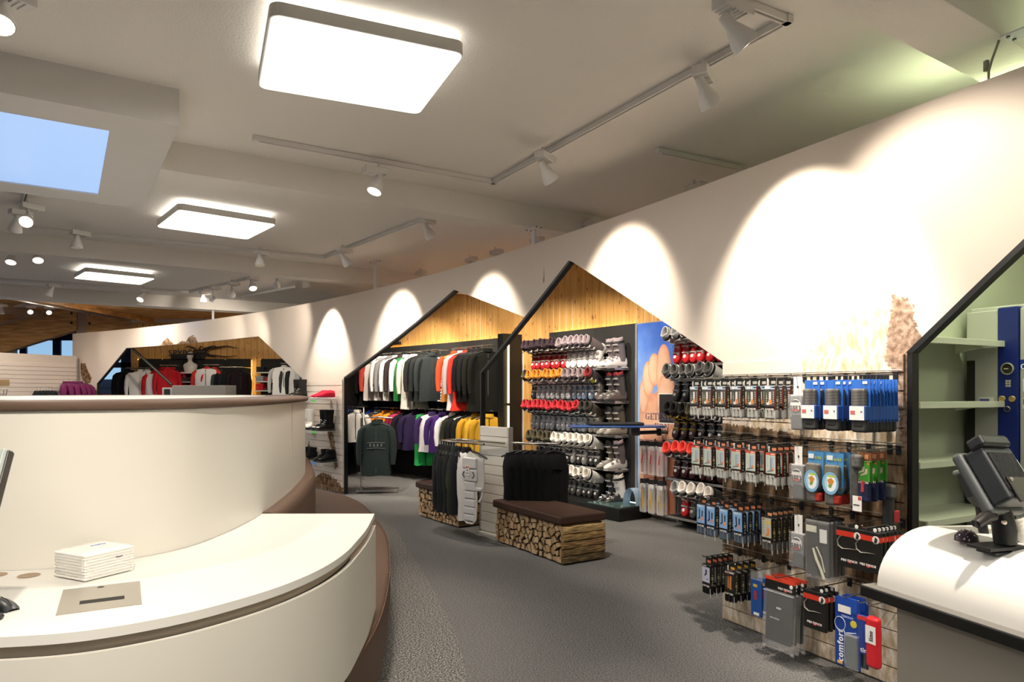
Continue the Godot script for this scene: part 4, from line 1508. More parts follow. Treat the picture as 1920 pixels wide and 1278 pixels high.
func worktop_things() -> void:
	# packet of paper towels
	var p0 := floor_hit(166, 1090, 0.895)
	var p1 := floor_hit(258, 1067, 0.895)
	var p2 := floor_hit(93, 1083, 0.895)
	var ex := (p1 - p0)
	var ez := (p2 - p0)
	var ctr := (p1 + p2) / 2
	var bx := ex.normalized()
	var t := thing("tissue_pack", "white film-wrapped packet of folded paper towels on the worktop", "paper towels", "", ctr, Basis(bx, Vector3.UP, bx.cross(Vector3.UP)))
	var mb := MB.new()
	var w := ex.length()
	var dd := ez.length()
	for i in 9:
		mb.rb(Vector3(rng.randf_range(-0.001, 0.001), 0.007 + i * 0.0092, rng.randf_range(-0.001, 0.001)), Vector3(w, 0.0088, dd), 0.004, 2)
	part("towels", mb, hexm("f4f2ec", 0.8), t)
	mb = MB.new()
	mb.rb(Vector3(0, 0.0455, 0), Vector3(w + 0.004, 0.092, dd + 0.004), 0.018, 3)
	part("film", mb, glass("film", Color(1, 1, 1), 0.25, 0.2), t)
	lettering("Papier", 0.012, hexm("7d8fc4", 0.6), t, Transform3D(Basis(Vector3.RIGHT, -PI / 2), Vector3(0.02, 0.0925, -0.01)))
	lettering("Tissue", 0.006, hexm("6b6f7c", 0.6), t, Transform3D(Basis(), Vector3(0.03, 0.06, dd / 2 + 0.0025)))
	# steel plate with a slot
	var a := floor_hit(104.5, 1153.5, 0.8955)
	var b := floor_hit(266, 1132.5, 0.8955)
	var c := floor_hit(262.5, 1089.5, 0.8955)
	var d := floor_hit(118.5, 1106, 0.8955)
	t = thing("slot_plate", "brushed steel plate with a black slot set into the worktop", "plate", "", Vector3())
	mb = MB.new()
	var at := func(u: float, v: float, y: float) -> Vector3:
		var q: Vector3 = (a.lerp(b, u)).lerp(d.lerp(c, u), v)
		q.y = y
		return q
	mb.quad(at.call(0, 0, 0.8972), at.call(1, 0, 0.8972), at.call(1, 1, 0.8972), at.call(0, 1, 0.8972))
	for q in [[0, 0, 1, 0], [1, 0, 1, 1], [1, 1, 0, 1], [0, 1, 0, 0]]:
		mb.quad(at.call(q[0], q[1], 0.8951), at.call(q[2], q[3], 0.8951), at.call(q[2], q[3], 0.8972), at.call(q[0], q[1], 0.8972))
	part("plate", mb, mt("brushed_steel", Color(0.72, 0.70, 0.66), 0.35, 0.75), t)
	mb = MB.new()
	for q in [[0.245, 0.28, 0.79, 0.42]]:
		mb.quad(at.call(q[0], q[1], 0.8974), at.call(q[2], q[1], 0.8974), at.call(q[2], q[3], 0.8974), at.call(q[0], q[3], 0.8974))
	part("slot", mb, hexm("15120f", 0.7), t)
	mb = MB.new()
	var hc: Vector3 = at.call(0.48, 0.92, 0.8974)
	mb.lathe([Vector2(0, 0.0002), Vector2(0.009, 0.0002), Vector2(0.010, 0)], 14, Transform3D(Basis(), hc))
	part("finger_hole", mb, hexm("2b261f", 0.7), t)
	# mouse
	var m0 := floor_hit(2, 1141, 0.895)
	t = thing("computer_mouse", "black computer mouse on the worktop at the left edge", "mouse", "", m0, yaw(1.15))
	mb = MB.new()
	var P := []
	for i in 9:
		var z := -0.055 + 0.11 * i / 8
		var k := sqrt(maxf(0.0, 1.0 - pow((i - 4) / 4.2, 2)))
		var row := PackedVector3Array()
		for j in 11:
			var an := PI * j / 10
			row.append(Vector3(cos(an) * 0.031 * (0.35 + 0.65 * k), sin(an) * 0.034 * k * (1.05 - 0.05 * i), z))
		P.append(row)
	mb.grid(P, false, true)
	part("shell", mb, hexm("33383a", 0.35), t)
	mb = MB.new()
	mb.tube([Vector3(0, 0.034, 0.0), Vector3(0, 0.028, 0.03), Vector3(0, 0.014, 0.05)], 0.0015, 4)
	part("button_seam", mb, hexm("101010", 0.6), t)
	# monitor whose right edge leans into view
	var T := ray(15, 840, 1.80)
	var Bm := ray(-14, 948, 1.72)
	var my := (T - Bm).normalized()
	var mx := Vector3(1, 0, 0.45)
	mx = (mx - my * mx.dot(my)).normalized()
	var mz := mx.cross(my)
	var cc := T - mx * 0.21 - my * 0.155
	t = thing("monitor", "flat grey computer monitor tilted back at the left edge of the worktop", "monitor", "", Vector3(cc.x, 0.895, cc.z))
	var tilt := Transform3D(Basis(mx, my, mz), cc - t.position)
	mb = MB.new()
	mb.rb(Vector3(0, 0.008, 0), Vector3(0.24, 0.016, 0.18), 0.006)
	mb.tube([Vector3(0, 0.01, -0.02), (cc - t.position) - mz * 0.03], 0.02, 8)
	part("stand", mb, hexm("2a2a2a", 0.4), t)
	mb = MB.new()
	mb.rb(Vector3(0, 0, -0.012), Vector3(0.42, 0.31, 0.022), 0.006, 1, tilt)
	part("casing", mb, hexm("35332f", 0.4), t)
	mb = MB.new()
	mb.rb(Vector3(0, 0, 0.003), Vector3(0.416, 0.306, 0.012), 0.003, 1, tilt)
	part("bezel", mb, hexm("aab4b2", 0.35), t)
	mb = MB.new()
	mb.rb(Vector3(0, 0, 0.010), Vector3(0.39, 0.28, 0.003), 0.0, 1, tilt)
	part("display_panel", mb, hexm("b9b2a6", 0.3), t)

func build_desk() -> void:
	# cash desk at the right edge: grey top with a black edge, white rolled cover, handheld terminals
	var A := G(1.087, 2.175)
	var Bp := G(1.247, 1.695)
	var ez := (Bp - A).normalized()            # towards the camera along the front edge
	var ex := ez.cross(Vector3.UP) * -1.0        # away from the shop floor
	var b := Basis(ex, Vector3.UP, ex.cross(Vector3.UP))
	# local x: into the desk, local z: ex x up
	var sgn := 1.0 if b.z.dot(ez) > 0 else -1.0
	var t := thing("cash_desk", "grey cash desk with a black-edged top and a white rolled cover at the right edge", "desk", "", A, b)
	var L := 2.0
	var zc := sgn * L / 2
	var mb := MB.new()
	mb.rb(Vector3(0.45, 0.882, zc), Vector3(0.9, 0.032, L), 0.002)
	part("edge", mb, hexm("0d0d0c", 0.4), t)
	mb = MB.new()
	mb.rb(Vector3(0.451, 0.8985, zc), Vector3(0.896, 0.005, L - 0.004), 0.001)
	part("top", mb, hexm("77746f", 0.55), t)
	mb = MB.new()
	mb.rb(Vector3(0.45, 0.433, zc + sgn * 0.035), Vector3(0.79, 0.866, L - 0.1), 0.003)
	part("front_panel", mb, hexm("9d968a", 0.65), t)
	# rolled cover: quarter round at the front, flat behind, as a sheet with an open end
	var prof := PackedVector2Array()
	var n := 14
	for i in n + 1:
		var a := PI - PI / 2 * 1.12 * i / n
		prof.append(Vector2(0.245 + cos(a) * 0.205, 0.901 + sin(a) * 0.172))
	prof.append(Vector2(0.62, 1.055))
	prof.append(Vector2(0.80, 1.03))
	var inner := PackedVector2Array()
	for i in range(prof.size() - 1, -1, -1):
		inner.append(prof[i] * 1.0 + (Vector2(0.30, 0.90) - prof[i]).normalized() * 0.008)
	var z0 := sgn * 0.03
	var z1 := sgn * 1.9
	mb = MB.new()
	var r0 := PackedVector3Array()
	var r1 := PackedVector3Array()
	for q in prof:
		r0.append(Vector3(q.x, q.y, z0))
		r1.append(Vector3(q.x, q.y, z1))
	mb.grid([r0, r1], false, sgn < 0)
	var i0 := PackedVector3Array()
	var i1 := PackedVector3Array()
	for q in inner:
		i0.append(Vector3(q.x, q.y, z0))
		i1.append(Vector3(q.x, q.y, z1))
	mb.grid([i0, i1], false, sgn < 0)
	var endp := prof.duplicate()
	endp.append(Vector2(0.80, 0.901))
	endp.append(Vector2(0.0405, 0.901))
	mb.prism(endp, minf(z0, z0 - sgn * 0.002), maxf(z0, z0 - sgn * 0.002))
	part("rolled_cover", mb, mt("cover_white", Color(0.93, 0.92, 0.89), 0.4), t)
	# terminal on its ball mount, standing on the cover
	var base := ray(1868, 1032, 1.93)
	t = thing("handheld_terminal", "dark handheld terminal tilted on a black ball mount, with a white sticker on its side", "terminal", "", base, Basis())
	var blk := hexm("15161a", 0.45)
	var dk := hexm("23282a", 0.5)
	var up := Basis(Vector3.UP, 0.25)
	mb = MB.new()
	mb.rb(Vector3(0.0, 0.012, 0), Vector3(0.125, 0.010, 0.075), 0.002, 1, Transform3D(up, Vector3()))
	mb.rb(Vector3(0.01, 0.0, 0.004), Vector3(0.105, 0.008, 0.06), 0.002, 1, Transform3D(up, Vector3()))
	part("base_plate", mb, blk, t)
	var local := func(u: float, v: float, d: float) -> Vector3: return ray(u, v, d) - base
	mb = MB.new()
	mb.tube([local.call(1885, 1018, 1.93), local.call(1884, 995, 1.93), local.call(1876, 960, 1.93), local.call(1872, 942, 1.93)], [0.028, 0.03, 0.028, 0.022], 12)
	mb.ell(local.call(1873, 948, 1.93), Vector3(0.026, 0.026, 0.026))
	mb.ell(local.call(1886, 1012, 1.93), Vector3(0.024, 0.024, 0.024))
	part("ball_arm", mb, blk, t)
	mb = MB.new()
	mb.tube([local.call(1864, 968, 1.90), local.call(1846, 970, 1.88), local.call(1830, 982, 1.87)], [0.012, 0.016, 0.013], 8)
	mb.rb(local.call(1833, 980, 1.87), Vector3(0.03, 0.02, 0.012), 0.004)
	part("clamp_knob", mb, hexm("1d1a19", 0.5), t)
	mb = MB.new()
	mb.lathe([Vector2(0, 0.004), Vector2(0.006, 0.003), Vector2(0.006, -0.004)], 10, Transform3D(Basis(Vector3.RIGHT, PI / 2), local.call(1883, 979, 1.895)))
	part("bolt", mb, hexm("c9bcb2", 0.3, 0.8), t)
	# the body is a thick slab leaning back; its underside with cooling fins faces us
	var P0: Vector3 = local.call(1848, 905, 1.90)    # middle of the lower part
	var tilt := Basis(Vector3(0.93, -0.06, -0.36).normalized(), Vector3(-0.36, 0.82, -0.45).normalized(), Vector3())
	var X := tilt.x
	var Y := (tilt.y - X * tilt.y.dot(X)).normalized()
	var Z := X.cross(Y)
	var TB := Transform3D(Basis(X, Y, Z), local.call(1878, 893, 1.93))
	mb = MB.new()
	mb.rb(Vector3(0, 0, 0), Vector3(0.125, 0.165, 0.06), 0.010, 2, TB)
	part("body", mb, dk, t)
	mb = MB.new()
	mb.rb(Vector3(0.0, 0.0, -0.045), Vector3(0.145, 0.19, 0.034), 0.014, 2, TB)
	part("bezel", mb, hexm("4b4f50", 0.45), t)
	mb = MB.new()
	for i in 15:
		mb.rb(Vector3(-0.052 + i * 0.0068, 0.0, 0.032), Vector3(0.0032, 0.115, 0.006), 0.001, 1, TB)
	part("cooling_fin", mb, hexm("1a1c1d", 0.5), t)
	mb = MB.new()
	mb.rb(Vector3(-0.01, 0.092, 0.022), Vector3(0.118, 0.036, 0.05), 0.010, 2, TB)
	part("battery_block", mb, hexm("1c1e20", 0.45), t)
	mb = MB.new()
	mb.rb(Vector3(-0.005, -0.058, 0.036), Vector3(0.085, 0.075, 0.008), 0.003, 1, TB)
	part("mount_plate", mb, hexm("2b2523", 0.4, 0.3), t)
	for q in [[-0.038, -0.03], [0.03, -0.03], [0.03, -0.085]]:
		mb = MB.new()
		mb.lathe([Vector2(0, 0.004), Vector2(0.005, 0.003), Vector2(0.006, 0)], 8, TB * Transform3D(Basis(Vector3.RIGHT, PI / 2), Vector3(q[0], q[1], 0.041)))
		part("screw", mb, hexm("b9b2aa", 0.3, 0.8), t)
	var st := Transform3D(Basis(X, Y, Z), TB.origin) * Transform3D(Basis(Vector3.UP, PI / 2), Vector3(0.0635, 0.01, 0.003))
	mb = MB.new()
	mb.rb(Vector3(), Vector3(0.045, 0.062, 0.001), 0.0, 1, st)
	part("sticker", mb, hexm("eceae4", 0.6), t)
	mb = MB.new()
	var pen := []
	for i in 11: pen.append(st * Vector3(-0.016 + i * 0.0032, 0.018 + 0.003 * sin(i * 2.1), 0.0012))
	mb.tube(pen, 0.0007, 4)
	pen = []
	for i in 9: pen.append(st * Vector3(0.011 * cos(i * TAU / 8), -0.008 + 0.012 * sin(i * TAU / 8), 0.0012))
	mb.tube(pen, 0.0007, 4)
	mb.tube([st * Vector3(-0.005, -0.012, 0.0012), st * Vector3(0.001, -0.003, 0.0012), st * Vector3(0.004, -0.011, 0.0012)], 0.0007, 4)
	part("handwriting", mb, hexm("26221f", 0.6), t)
	# second terminal behind it
	var P1 := ray(1826, 915, 2.12)
	t = thing("handheld_terminal", "second dark handheld terminal with a small lit lamp, half hidden behind the first", "terminal", "", P1 + Vector3(0, -0.17, 0), Basis())
	var T2 := Transform3D(Basis(Vector3(0.95, -0.12, -0.28).normalized(), Vector3(0.05, 0.93, -0.36).normalized(), Vector3()), Vector3(0.03, 0.17, 0))
	T2.basis.y = (T2.basis.y - T2.basis.x * T2.basis.y.dot(T2.basis.x)).normalized()
	T2.basis.z = T2.basis.x.cross(T2.basis.y)
	mb = MB.new()
	var P := PackedVector2Array([Vector2(-0.075, 0.05), Vector2(0.075, 0.05), Vector2(0.075, -0.055), Vector2(-0.03, -0.055), Vector2(-0.055, -0.03)])
	mb.prism(P, -0.02, 0.012, T2)
	part("body", mb, hexm("2a2b2d", 0.45), t)
	mb = MB.new()
	mb.rb(Vector3(0, 0.047, -0.01), Vector3(0.156, 0.014, 0.045), 0.005, 1, T2)
	part("top_rim", mb, hexm("6e6f6c", 0.4), t)
	mb = MB.new()
	mb.ell(T2 * Vector3(-0.02, 0.022, 0.012), Vector3(0.006, 0.006, 0.004))
	part("indicator_lamp", mb, glow("indicator", Color(1.0, 0.75, 0.45), 3.0), t)
	mb = MB.new()
	mb.tube([T2 * Vector3(-0.03, 0.01, 0.013), T2 * Vector3(-0.012, -0.022, 0.016), T2 * Vector3(0.02, -0.04, 0.014)], 0.0025, 6)
	part("stylus", mb, hexm("a7a7a2", 0.35), t)
	mb = MB.new()
	for q in [[-0.045, 0.03], [-0.05, 0.0], [-0.045, -0.025], [0.01, 0.03]]:
		mb.lathe([Vector2(0, 0.003), Vector2(0.004, 0.002), Vector2(0.004, 0)], 8, T2 * Transform3D(Basis(Vector3.RIGHT, PI / 2), Vector3(q[0], q[1], 0.012)))
	part("screw", mb, hexm("9a9a96", 0.3, 0.7), t)
	mb = MB.new()
	mb.tube([Vector3(0.03, 0.14, -0.02), Vector3(0.04, 0.05, -0.02), Vector3(0.05, -0.07, 0.0)], 0.014, 8)
	part("stand", mb, blk, t)
	# glass bell and coiled cable beyond the cover
	t = thing("paperweight", "small dark glass dome on the desk behind the white cover", "paperweight", "", ray(1812, 1013, 2.02))
	mb = MB.new()
	mb.lathe([Vector2(0, 0), Vector2(0.032, 0), Vector2(0.03, 0.014), Vector2(0.02, 0.026), Vector2(0, 0.030)], 16)
	part("dome", mb, hexm("3b3136", 0.15), t)
	mb = MB.new()
	for i in 5:
		var an := i * 1.2
		mb.tube([Vector3(cos(an) * 0.012, 0.03, sin(an) * 0.012), Vector3(cos(an + 1) * 0.024, 0.022, sin(an + 1) * 0.024)], 0.002, 4)
	part("swirl", mb, hexm("8c7f86", 0.3), t)
	t = thing("scanner_cable", "thick black cable and white spiral sleeve behind the terminal at the right edge", "cable", "", ray(1912, 1030, 2.0))
	mb = MB.new()
	mb.tube([Vector3(-0.005, 0.16, -0.02), Vector3(-0.02, 0.10, -0.01), Vector3(-0.01, 0.05, 0), Vector3(0.02, 0.0, 0.0)], 0.012, 8)
	part("cable", mb, blk, t)
	mb = MB.new()
	for i in 9:
		mb.lathe([Vector2(0.015, -0.006), Vector2(0.017, 0), Vector2(0.015, 0.006)], 12, Transform3D(Basis(Vector3.FORWARD, -0.3), Vector3(0.018 - 0.004 * i, 0.0 + i * 0.011, 0.01)))
	part("spiral_sleeve", mb, hexm("d8d6cc", 0.5), t)

func build_machine_room() -> void:
	# the room seen through the nearest opening: wall shelves on slotted uprights and a blue-striped cabinet
	var pale := plaster("machine_room_paint", Color(0.72, 0.74, 0.66))
	var sh := mt("shelf_pale", Color(0.80, 0.81, 0.74), 0.5)
	var names := ["top", "second", "third", "fourth", "lowest"]
	var ys := [1.785, 1.445, 1.135, 0.84, 0.50]
	var b := WB(0.9)
	for i in 5:
		var t := thing("wall_shelf", "%s pale metal shelf in the niche behind the partition, left of the blue-striped cabinet" % names[i], "shelf", "pale niche shelves", W(0.74, ys[i], -0.52), b)
		var mb := MB.new()
		mb.rb(Vector3(0, 0, 0), Vector3(0.26 if i < 3 else 0.34, 0.006, 0.78), 0.001)
		mb.rb(Vector3(0.13 if i < 3 else 0.17, -0.012, 0), Vector3(0.012, 0.034, 0.78), 0.002)
		part("board", mb, sh, t)
		mb = MB.new()
		for z in [-0.36, 0.36]:
			mb.prism(PackedVector2Array([Vector2(-0.13, -0.06), Vector2(0.11, -0.012), Vector2(0.11, -0.004), Vector2(-0.13, -0.004)]), z - 0.003, z + 0.003)
		part("bracket", mb, sh, t)
	for q in [-0.5, -0.95, -1.38]:
		var t := thing("slotted_upright", "slotted metal upright on the niche wall, %s" % ("nearest the partition" if q > -0.6 else "beside the blue-striped cabinet" if q > -1.0 else "above the blue-striped cabinet"), "upright", "slotted uprights of the niche", W(0.885, 0, q), b)
		var mb := MB.new()
		mb.rb(Vector3(0, 1.25, 0), Vector3(0.018, 2.4, 0.024), 0.001)
		part("rail", mb, hexm("b5b6aa", 0.5), t)
		mb = MB.new()
		for i in 46:
			mb.rb(Vector3(0.0095, 0.15 + i * 0.05, 0), Vector3(0.003, 0.026, 0.009), 0.0)
		part("slot", mb, hexm("33352d", 0.7), t)
	# cabinet
	var t := thing("service_cabinet", "tall grey service cabinet with a blue central strip, gauge and black handle slot", "cabinet", "", W(0.44, 0, -1.25), WB(0.44))
	var grey := mt("cabinet_grey", Color(0.66, 0.66, 0.635), 0.5)
	# local x to the right; the face is at z = +0.35
	var mb := MB.new()
	mb.rb(Vector3(0, 1.0, -0.05), Vector3(0.76, 1.99, 0.68), 0.006)
	part("body", mb, hexm("aeaea6", 0.5), t)
	mb = MB.new()
	mb.rb(Vector3(-0.2925, 0.985, 0.31), Vector3(0.175, 1.97, 0.04), 0.006)
	part("door", mb, grey, t)
	mb = MB.new()
	mb.rb(Vector3(-0.352, 1.25, 0.318), Vector3(0.044, 0.87, 0.036), 0.002)
	part("handle_slot", mb, hexm("1b1812", 0.6), t)
	mb = MB.new()
	mb.rb(Vector3(-0.15, 0.99, 0.315), Vector3(0.108, 1.98, 0.05), 0.006)
	part("blue_strip", mb, mt("cabinet_blue", Color(0.01, 0.11, 0.42), 0.4), t)
	mb = MB.new()
	mb.rb(Vector3(0.14, 0.985, 0.31), Vector3(0.47, 1.97, 0.04), 0.006)
	part("door", mb, grey, t)
	var fz := 0.3405
	var dial := func(x: float, y: float, r: float, rim: Material, face: Material, nm: String) -> void:
		var m1 := MB.new()
		m1.lathe([Vector2(0, 0.0), Vector2(r, 0.0), Vector2(r, 0.008), Vector2(r * 0.86, 0.010), Vector2(r * 0.82, 0.005)], 18, Transform3D(Basis(Vector3.RIGHT, PI / 2), Vector3(x, y, fz)))
		var o := part(nm, m1, rim, t)
		m1 = MB.new()
		m1.lathe([Vector2(r * 0.84, 0.004), Vector2(0, 0.005)], 18, Transform3D(Basis(Vector3.RIGHT, PI / 2), Vector3(x, y, fz)))
		part("face", m1, face, o)
	dial.call(-0.15, 1.632, 0.034, hexm("b9b8a8", 0.35, 0.6), hexm("2c2b20", 0.4), "gauge")
	mb = MB.new()
	mb.rb(Vector3(-0.155, 1.632, fz + 0.007), Vector3(0.022, 0.004, 0.002), 0.0, 1)
	part("gauge_needle", mb, hexm("e8e4d4", 0.5), t)
	mb = MB.new()
	for i in 3:
		for j in 2: mb.rb(Vector3(-0.155 + j * 0.015, 1.535 + i * 0.014, fz), Vector3(0.012, 0.011, 0.004), 0.001)
	part("button", mb, hexm("a9a893", 0.5), t)
	dial.call(-0.177, 1.463, 0.017, hexm("c9b47a", 0.35, 0.5), hexm("b59d5c", 0.5), "lock")
	dial.call(-0.125, 1.463, 0.017, hexm("c9b47a", 0.35, 0.5), hexm("b59d5c", 0.5), "lock")
	dial.call(-0.15, 1.405, 0.016, hexm("8a8b86", 0.35, 0.6), hexm("1a2338", 0.5), "switch")
	var label := func(x: float, y: float, w: float, h: float, bg: String, fg: String, kind: int) -> void:
		var m1 := MB.new()
		m1.rb(Vector3(x, y, 0.331), Vector3(w, h, 0.002), 0.0)
		var o := part("label", m1, hexm(bg, 0.5), t)
		m1 = MB.new()
		if kind == 0:
			m1.rb(Vector3(x - w * 0.12, y + h * 0.12, 0.3325), Vector3(w * 0.66, h * 0.5, 0.001), 0.0)
			m1.rb(Vector3(x + w * 0.2, y - h * 0.32, 0.3325), Vector3(w * 0.4, h * 0.08, 0.001), 0.0)
		else:
			m1.prism(PackedVector2Array([Vector2(x - w * 0.4, y - h * 0.3), Vector2(x + w * 0.4, y - h * 0.3), Vector2(x + w * 0.4, y + h * 0.1), Vector2(x, y + h * 0.05), Vector2(x - w * 0.1, y + h * 0.25)]), 0.332, 0.333)
		part("mark", m1, hexm(fg, 0.5), o)
	label.call(-0.268, 1.44, 0.08, 0.062, "d6d6ce", "4d5590", 0)
	label.call(-0.035, 1.44, 0.09, 0.062, "d6d6ce", "4d5590", 0)
	label.call(-0.04, 1.54, 0.075, 0.072, "dfe3e6", "1d3f86", 1)
	mb = MB.new()
	mb.rb(Vector3(0.008, 1.655, 0.331), Vector3(0.2, 0.052, 0.002), 0.0)
	var o := part("name_plate", mb, hexm("0d2f86", 0.5), t)
	lettering("CLEAN", 0.03, hexm("eef0f2", 0.5), o, Transform3D(Basis(), Vector3(-0.025, 1.642, 0.3325)))
	# cold tube lamps above
	for q in [[0.35, -0.55, "nearer"], [-1.7, -1.2, "farther from the partition"]]:
		var l := thing("tube_lamp", "cold greenish tube lamp above the service cabinet, the %s one" % q[2], "tube lamp", "tube lamps of the machine room", W(q[0], 2.90, q[1]), WB(q[0]))
		mb = MB.new()
		mb.rb(Vector3(0, 0.04, 0), Vector3(1.2, 0.05, 0.12), 0.004)
		mb.rb(Vector3(0, 0.12, 0), Vector3(0.02, 0.12, 0.02), 0.002)
		part("housing", mb, hexm("d5d5cc", 0.5), l)
		mb = MB.new()
		mb.tube([Vector3(-0.57, -0.002, 0), Vector3(0.57, -0.002, 0)], 0.013, 8)
		part("tube_lamp", mb, glow("tube_green", Color(0.88, 1.0, 0.72), 3.0), l)
		area(l, Transform3D(Basis(Vector3.RIGHT, -PI / 2), Vector3(0, -0.02, 0)), Vector2(1.15, 0.03), Color(0.97, 1.0, 0.86), 60.0)
		area(l, Transform3D(Basis(Vector3.RIGHT, PI / 2), Vector3(0, 0.075, 0.0)), Vector2(1.15, 0.03), Color(0.93, 1.0, 0.78), 14.0)

# ---- firewood benches and the slat stand between them

func voronoi(w: float, h: float, nx: int, ny: int, r: RandomNumberGenerator) -> Array:
	var sites := []
	for j in ny:
		for i in nx:
			sites.append(Vector2((i + 0.5 + (0.25 if j % 2 else -0.25) + r.randf_range(-0.36, 0.36)) * w / nx, (j + 0.5 + r.randf_range(-0.36, 0.36)) * h / ny))
	var cells := []
	for a in sites:
		var poly := PackedVector2Array([Vector2(0, 0), Vector2(w, 0), Vector2(w, h), Vector2(0, h)])
		for q in sites:
			if q == a or a.distance_to(q) > 0.35: continue
			var mid: Vector2 = (a + q) / 2
			var nn: Vector2 = (q - a).normalized()
			var out := PackedVector2Array()
			for i in poly.size():
				var p0 := poly[i]
				var p1 := poly[(i + 1) % poly.size()]
				var d0 := (p0 - mid).dot(nn)
				var d1 := (p1 - mid).dot(nn)
				if d0 <= 0: out.append(p0)
				if d0 * d1 < 0: out.append(p0.lerp(p1, d0 / (d0 - d1)))
			poly = out
			if poly.size() < 3: break
		# simplify to split-log outlines: drop very short edges
		var s := PackedVector2Array()
		for i in poly.size():
			if s.is_empty() or s[-1].distance_to(poly[i]) > 0.034: s.append(poly[i])
		if s.size() >= 3:
			var sh := Geometry2D.offset_polygon(s, -0.0052)
			if sh.size(): cells.append(sh[0])
	return cells

func log_mats() -> Array:
	if cache.has("logm"): return cache.logm
	var o := []
	for c in ["d8b88c", "cba578", "e0c398", "c09a70", "d3ab82"]:
		var m := mt("log_end_" + c, Color.WHITE, 0.8)
		m.albedo_texture = noise_tex("loge_" + c, 0.05, 256, false, 1.0, ramp(Color(c).darkened(0.2), Color(c).lightened(0.08), 0.2, 0.8))
		m.uv1_scale = Vector3(5, 5, 5)
		o.append(m)
	var sd := []
	for c in ["b98f52", "d0aa6c", "8a6a3a", "a67c48", "6d5730"]:
		var m := mt("log_side_" + c, Color.WHITE, 0.85)
		m.albedo_texture = noise_tex("logs_" + c, 0.03, 256, false, 1.0, ramp(Color(c).darkened(0.45), Color(c).lightened(0.12), 0.25, 0.75))
		m.uv1_triplanar = true
		m.uv1_scale = Vector3(9, 9, 0.8)
		m.heightmap_enabled = false
		o.append(m)
		sd.append(m)
	cache["logm"] = o
	return o

func log_bench(name_label: String, A: Vector3, Bv: Vector3, depth: float, right_end: bool, sd: int) -> void:
	# A: front right corner on the floor, B: front left corner
	var ex := (A - Bv)
	var L := ex.length()
	ex /= L
	var b := Basis(ex, Vector3.UP, ex.cross(Vector3.UP))
	var t := thing("firewood_bench", name_label, "bench", "firewood benches", Bv + ex * L / 2 - b.z * depth / 2, b)
	var r := RandomNumberGenerator.new()
	r.seed = sd
	var H := 0.335
	var lm := log_mats()
	for cell in voronoi(L, H, 17 if L > 1.1 else 15, 6, r):
		var P := PackedVector2Array()
		for q in cell: P.append(q + Vector2(-L / 2, 0.012))
		var z0 := -depth / 2 + 0.012 + r.randf() * 0.012
		var z1 := depth / 2 - 0.012 + r.randf_range(-0.012, 0.012)
		var e := MB.new()
		e.prism(P, z0, z1, Transform3D(), true, true, false)
		var m := e.put()
		var s := MB.new()
		s.prism(P, z0, z1, Transform3D(), false, false, true)
		m = s.put(m)
		var o := MeshInstance3D.new()
		o.name = "log"
		o.mesh = m
		o.set_surface_override_material(0, lm[r.randi() % 5])
		o.set_surface_override_material(1, lm[5 + r.randi() % 5])
		t.add_child(o, true)
	var mb := MB.new()
	mb.rb(Vector3(0, 0.16, 0), Vector3(L - 0.05, 0.30, depth - 0.06), 0.002)
	part("core", mb, hexm("15100b", 0.9), t)
	mb = MB.new()
	mb.rb(Vector3(0, 0.385, 0), Vector3(L + 0.03, 0.075, depth + 0.04), 0.018, 3)
	part("cushion", mb, leather("leather_dark", Color(0.265, 0.195, 0.165)), t)
	if right_end:
		# whole split logs stacked lengthways close the right end
		for i in 5:
			mb = MB.new()
			var y := 0.012 + i * 0.064
			var rows := []
			for k in 7:
				var z := depth / 2 - 0.006 - (depth - 0.012) * k / 6
				var w := 0.03 + r.randf_range(-0.004, 0.004)
				var hh := 0.031 + r.randf_range(-0.003, 0.002)
				rows.append(PackedVector3Array([Vector3(L / 2 - 0.01, y, z), Vector3(L / 2 + w - 0.004, y + 0.002, z), Vector3(L / 2 + w, y + hh * 0.3, z), Vector3(L / 2 + w - 0.001, y + hh * 1.75, z), Vector3(L / 2 + w - 0.006, y + hh * 1.98, z), Vector3(L / 2 - 0.01, y + hh * 2.04, z)]))
			mb.grid(rows, false, true)
			mb.fan(PackedVector3Array(rows[0]), false)
			mb.fan(PackedVector3Array(rows[6]), true)
			part("log", mb, lm[5 + [4, 2, 3, 0, 1][i]], t)

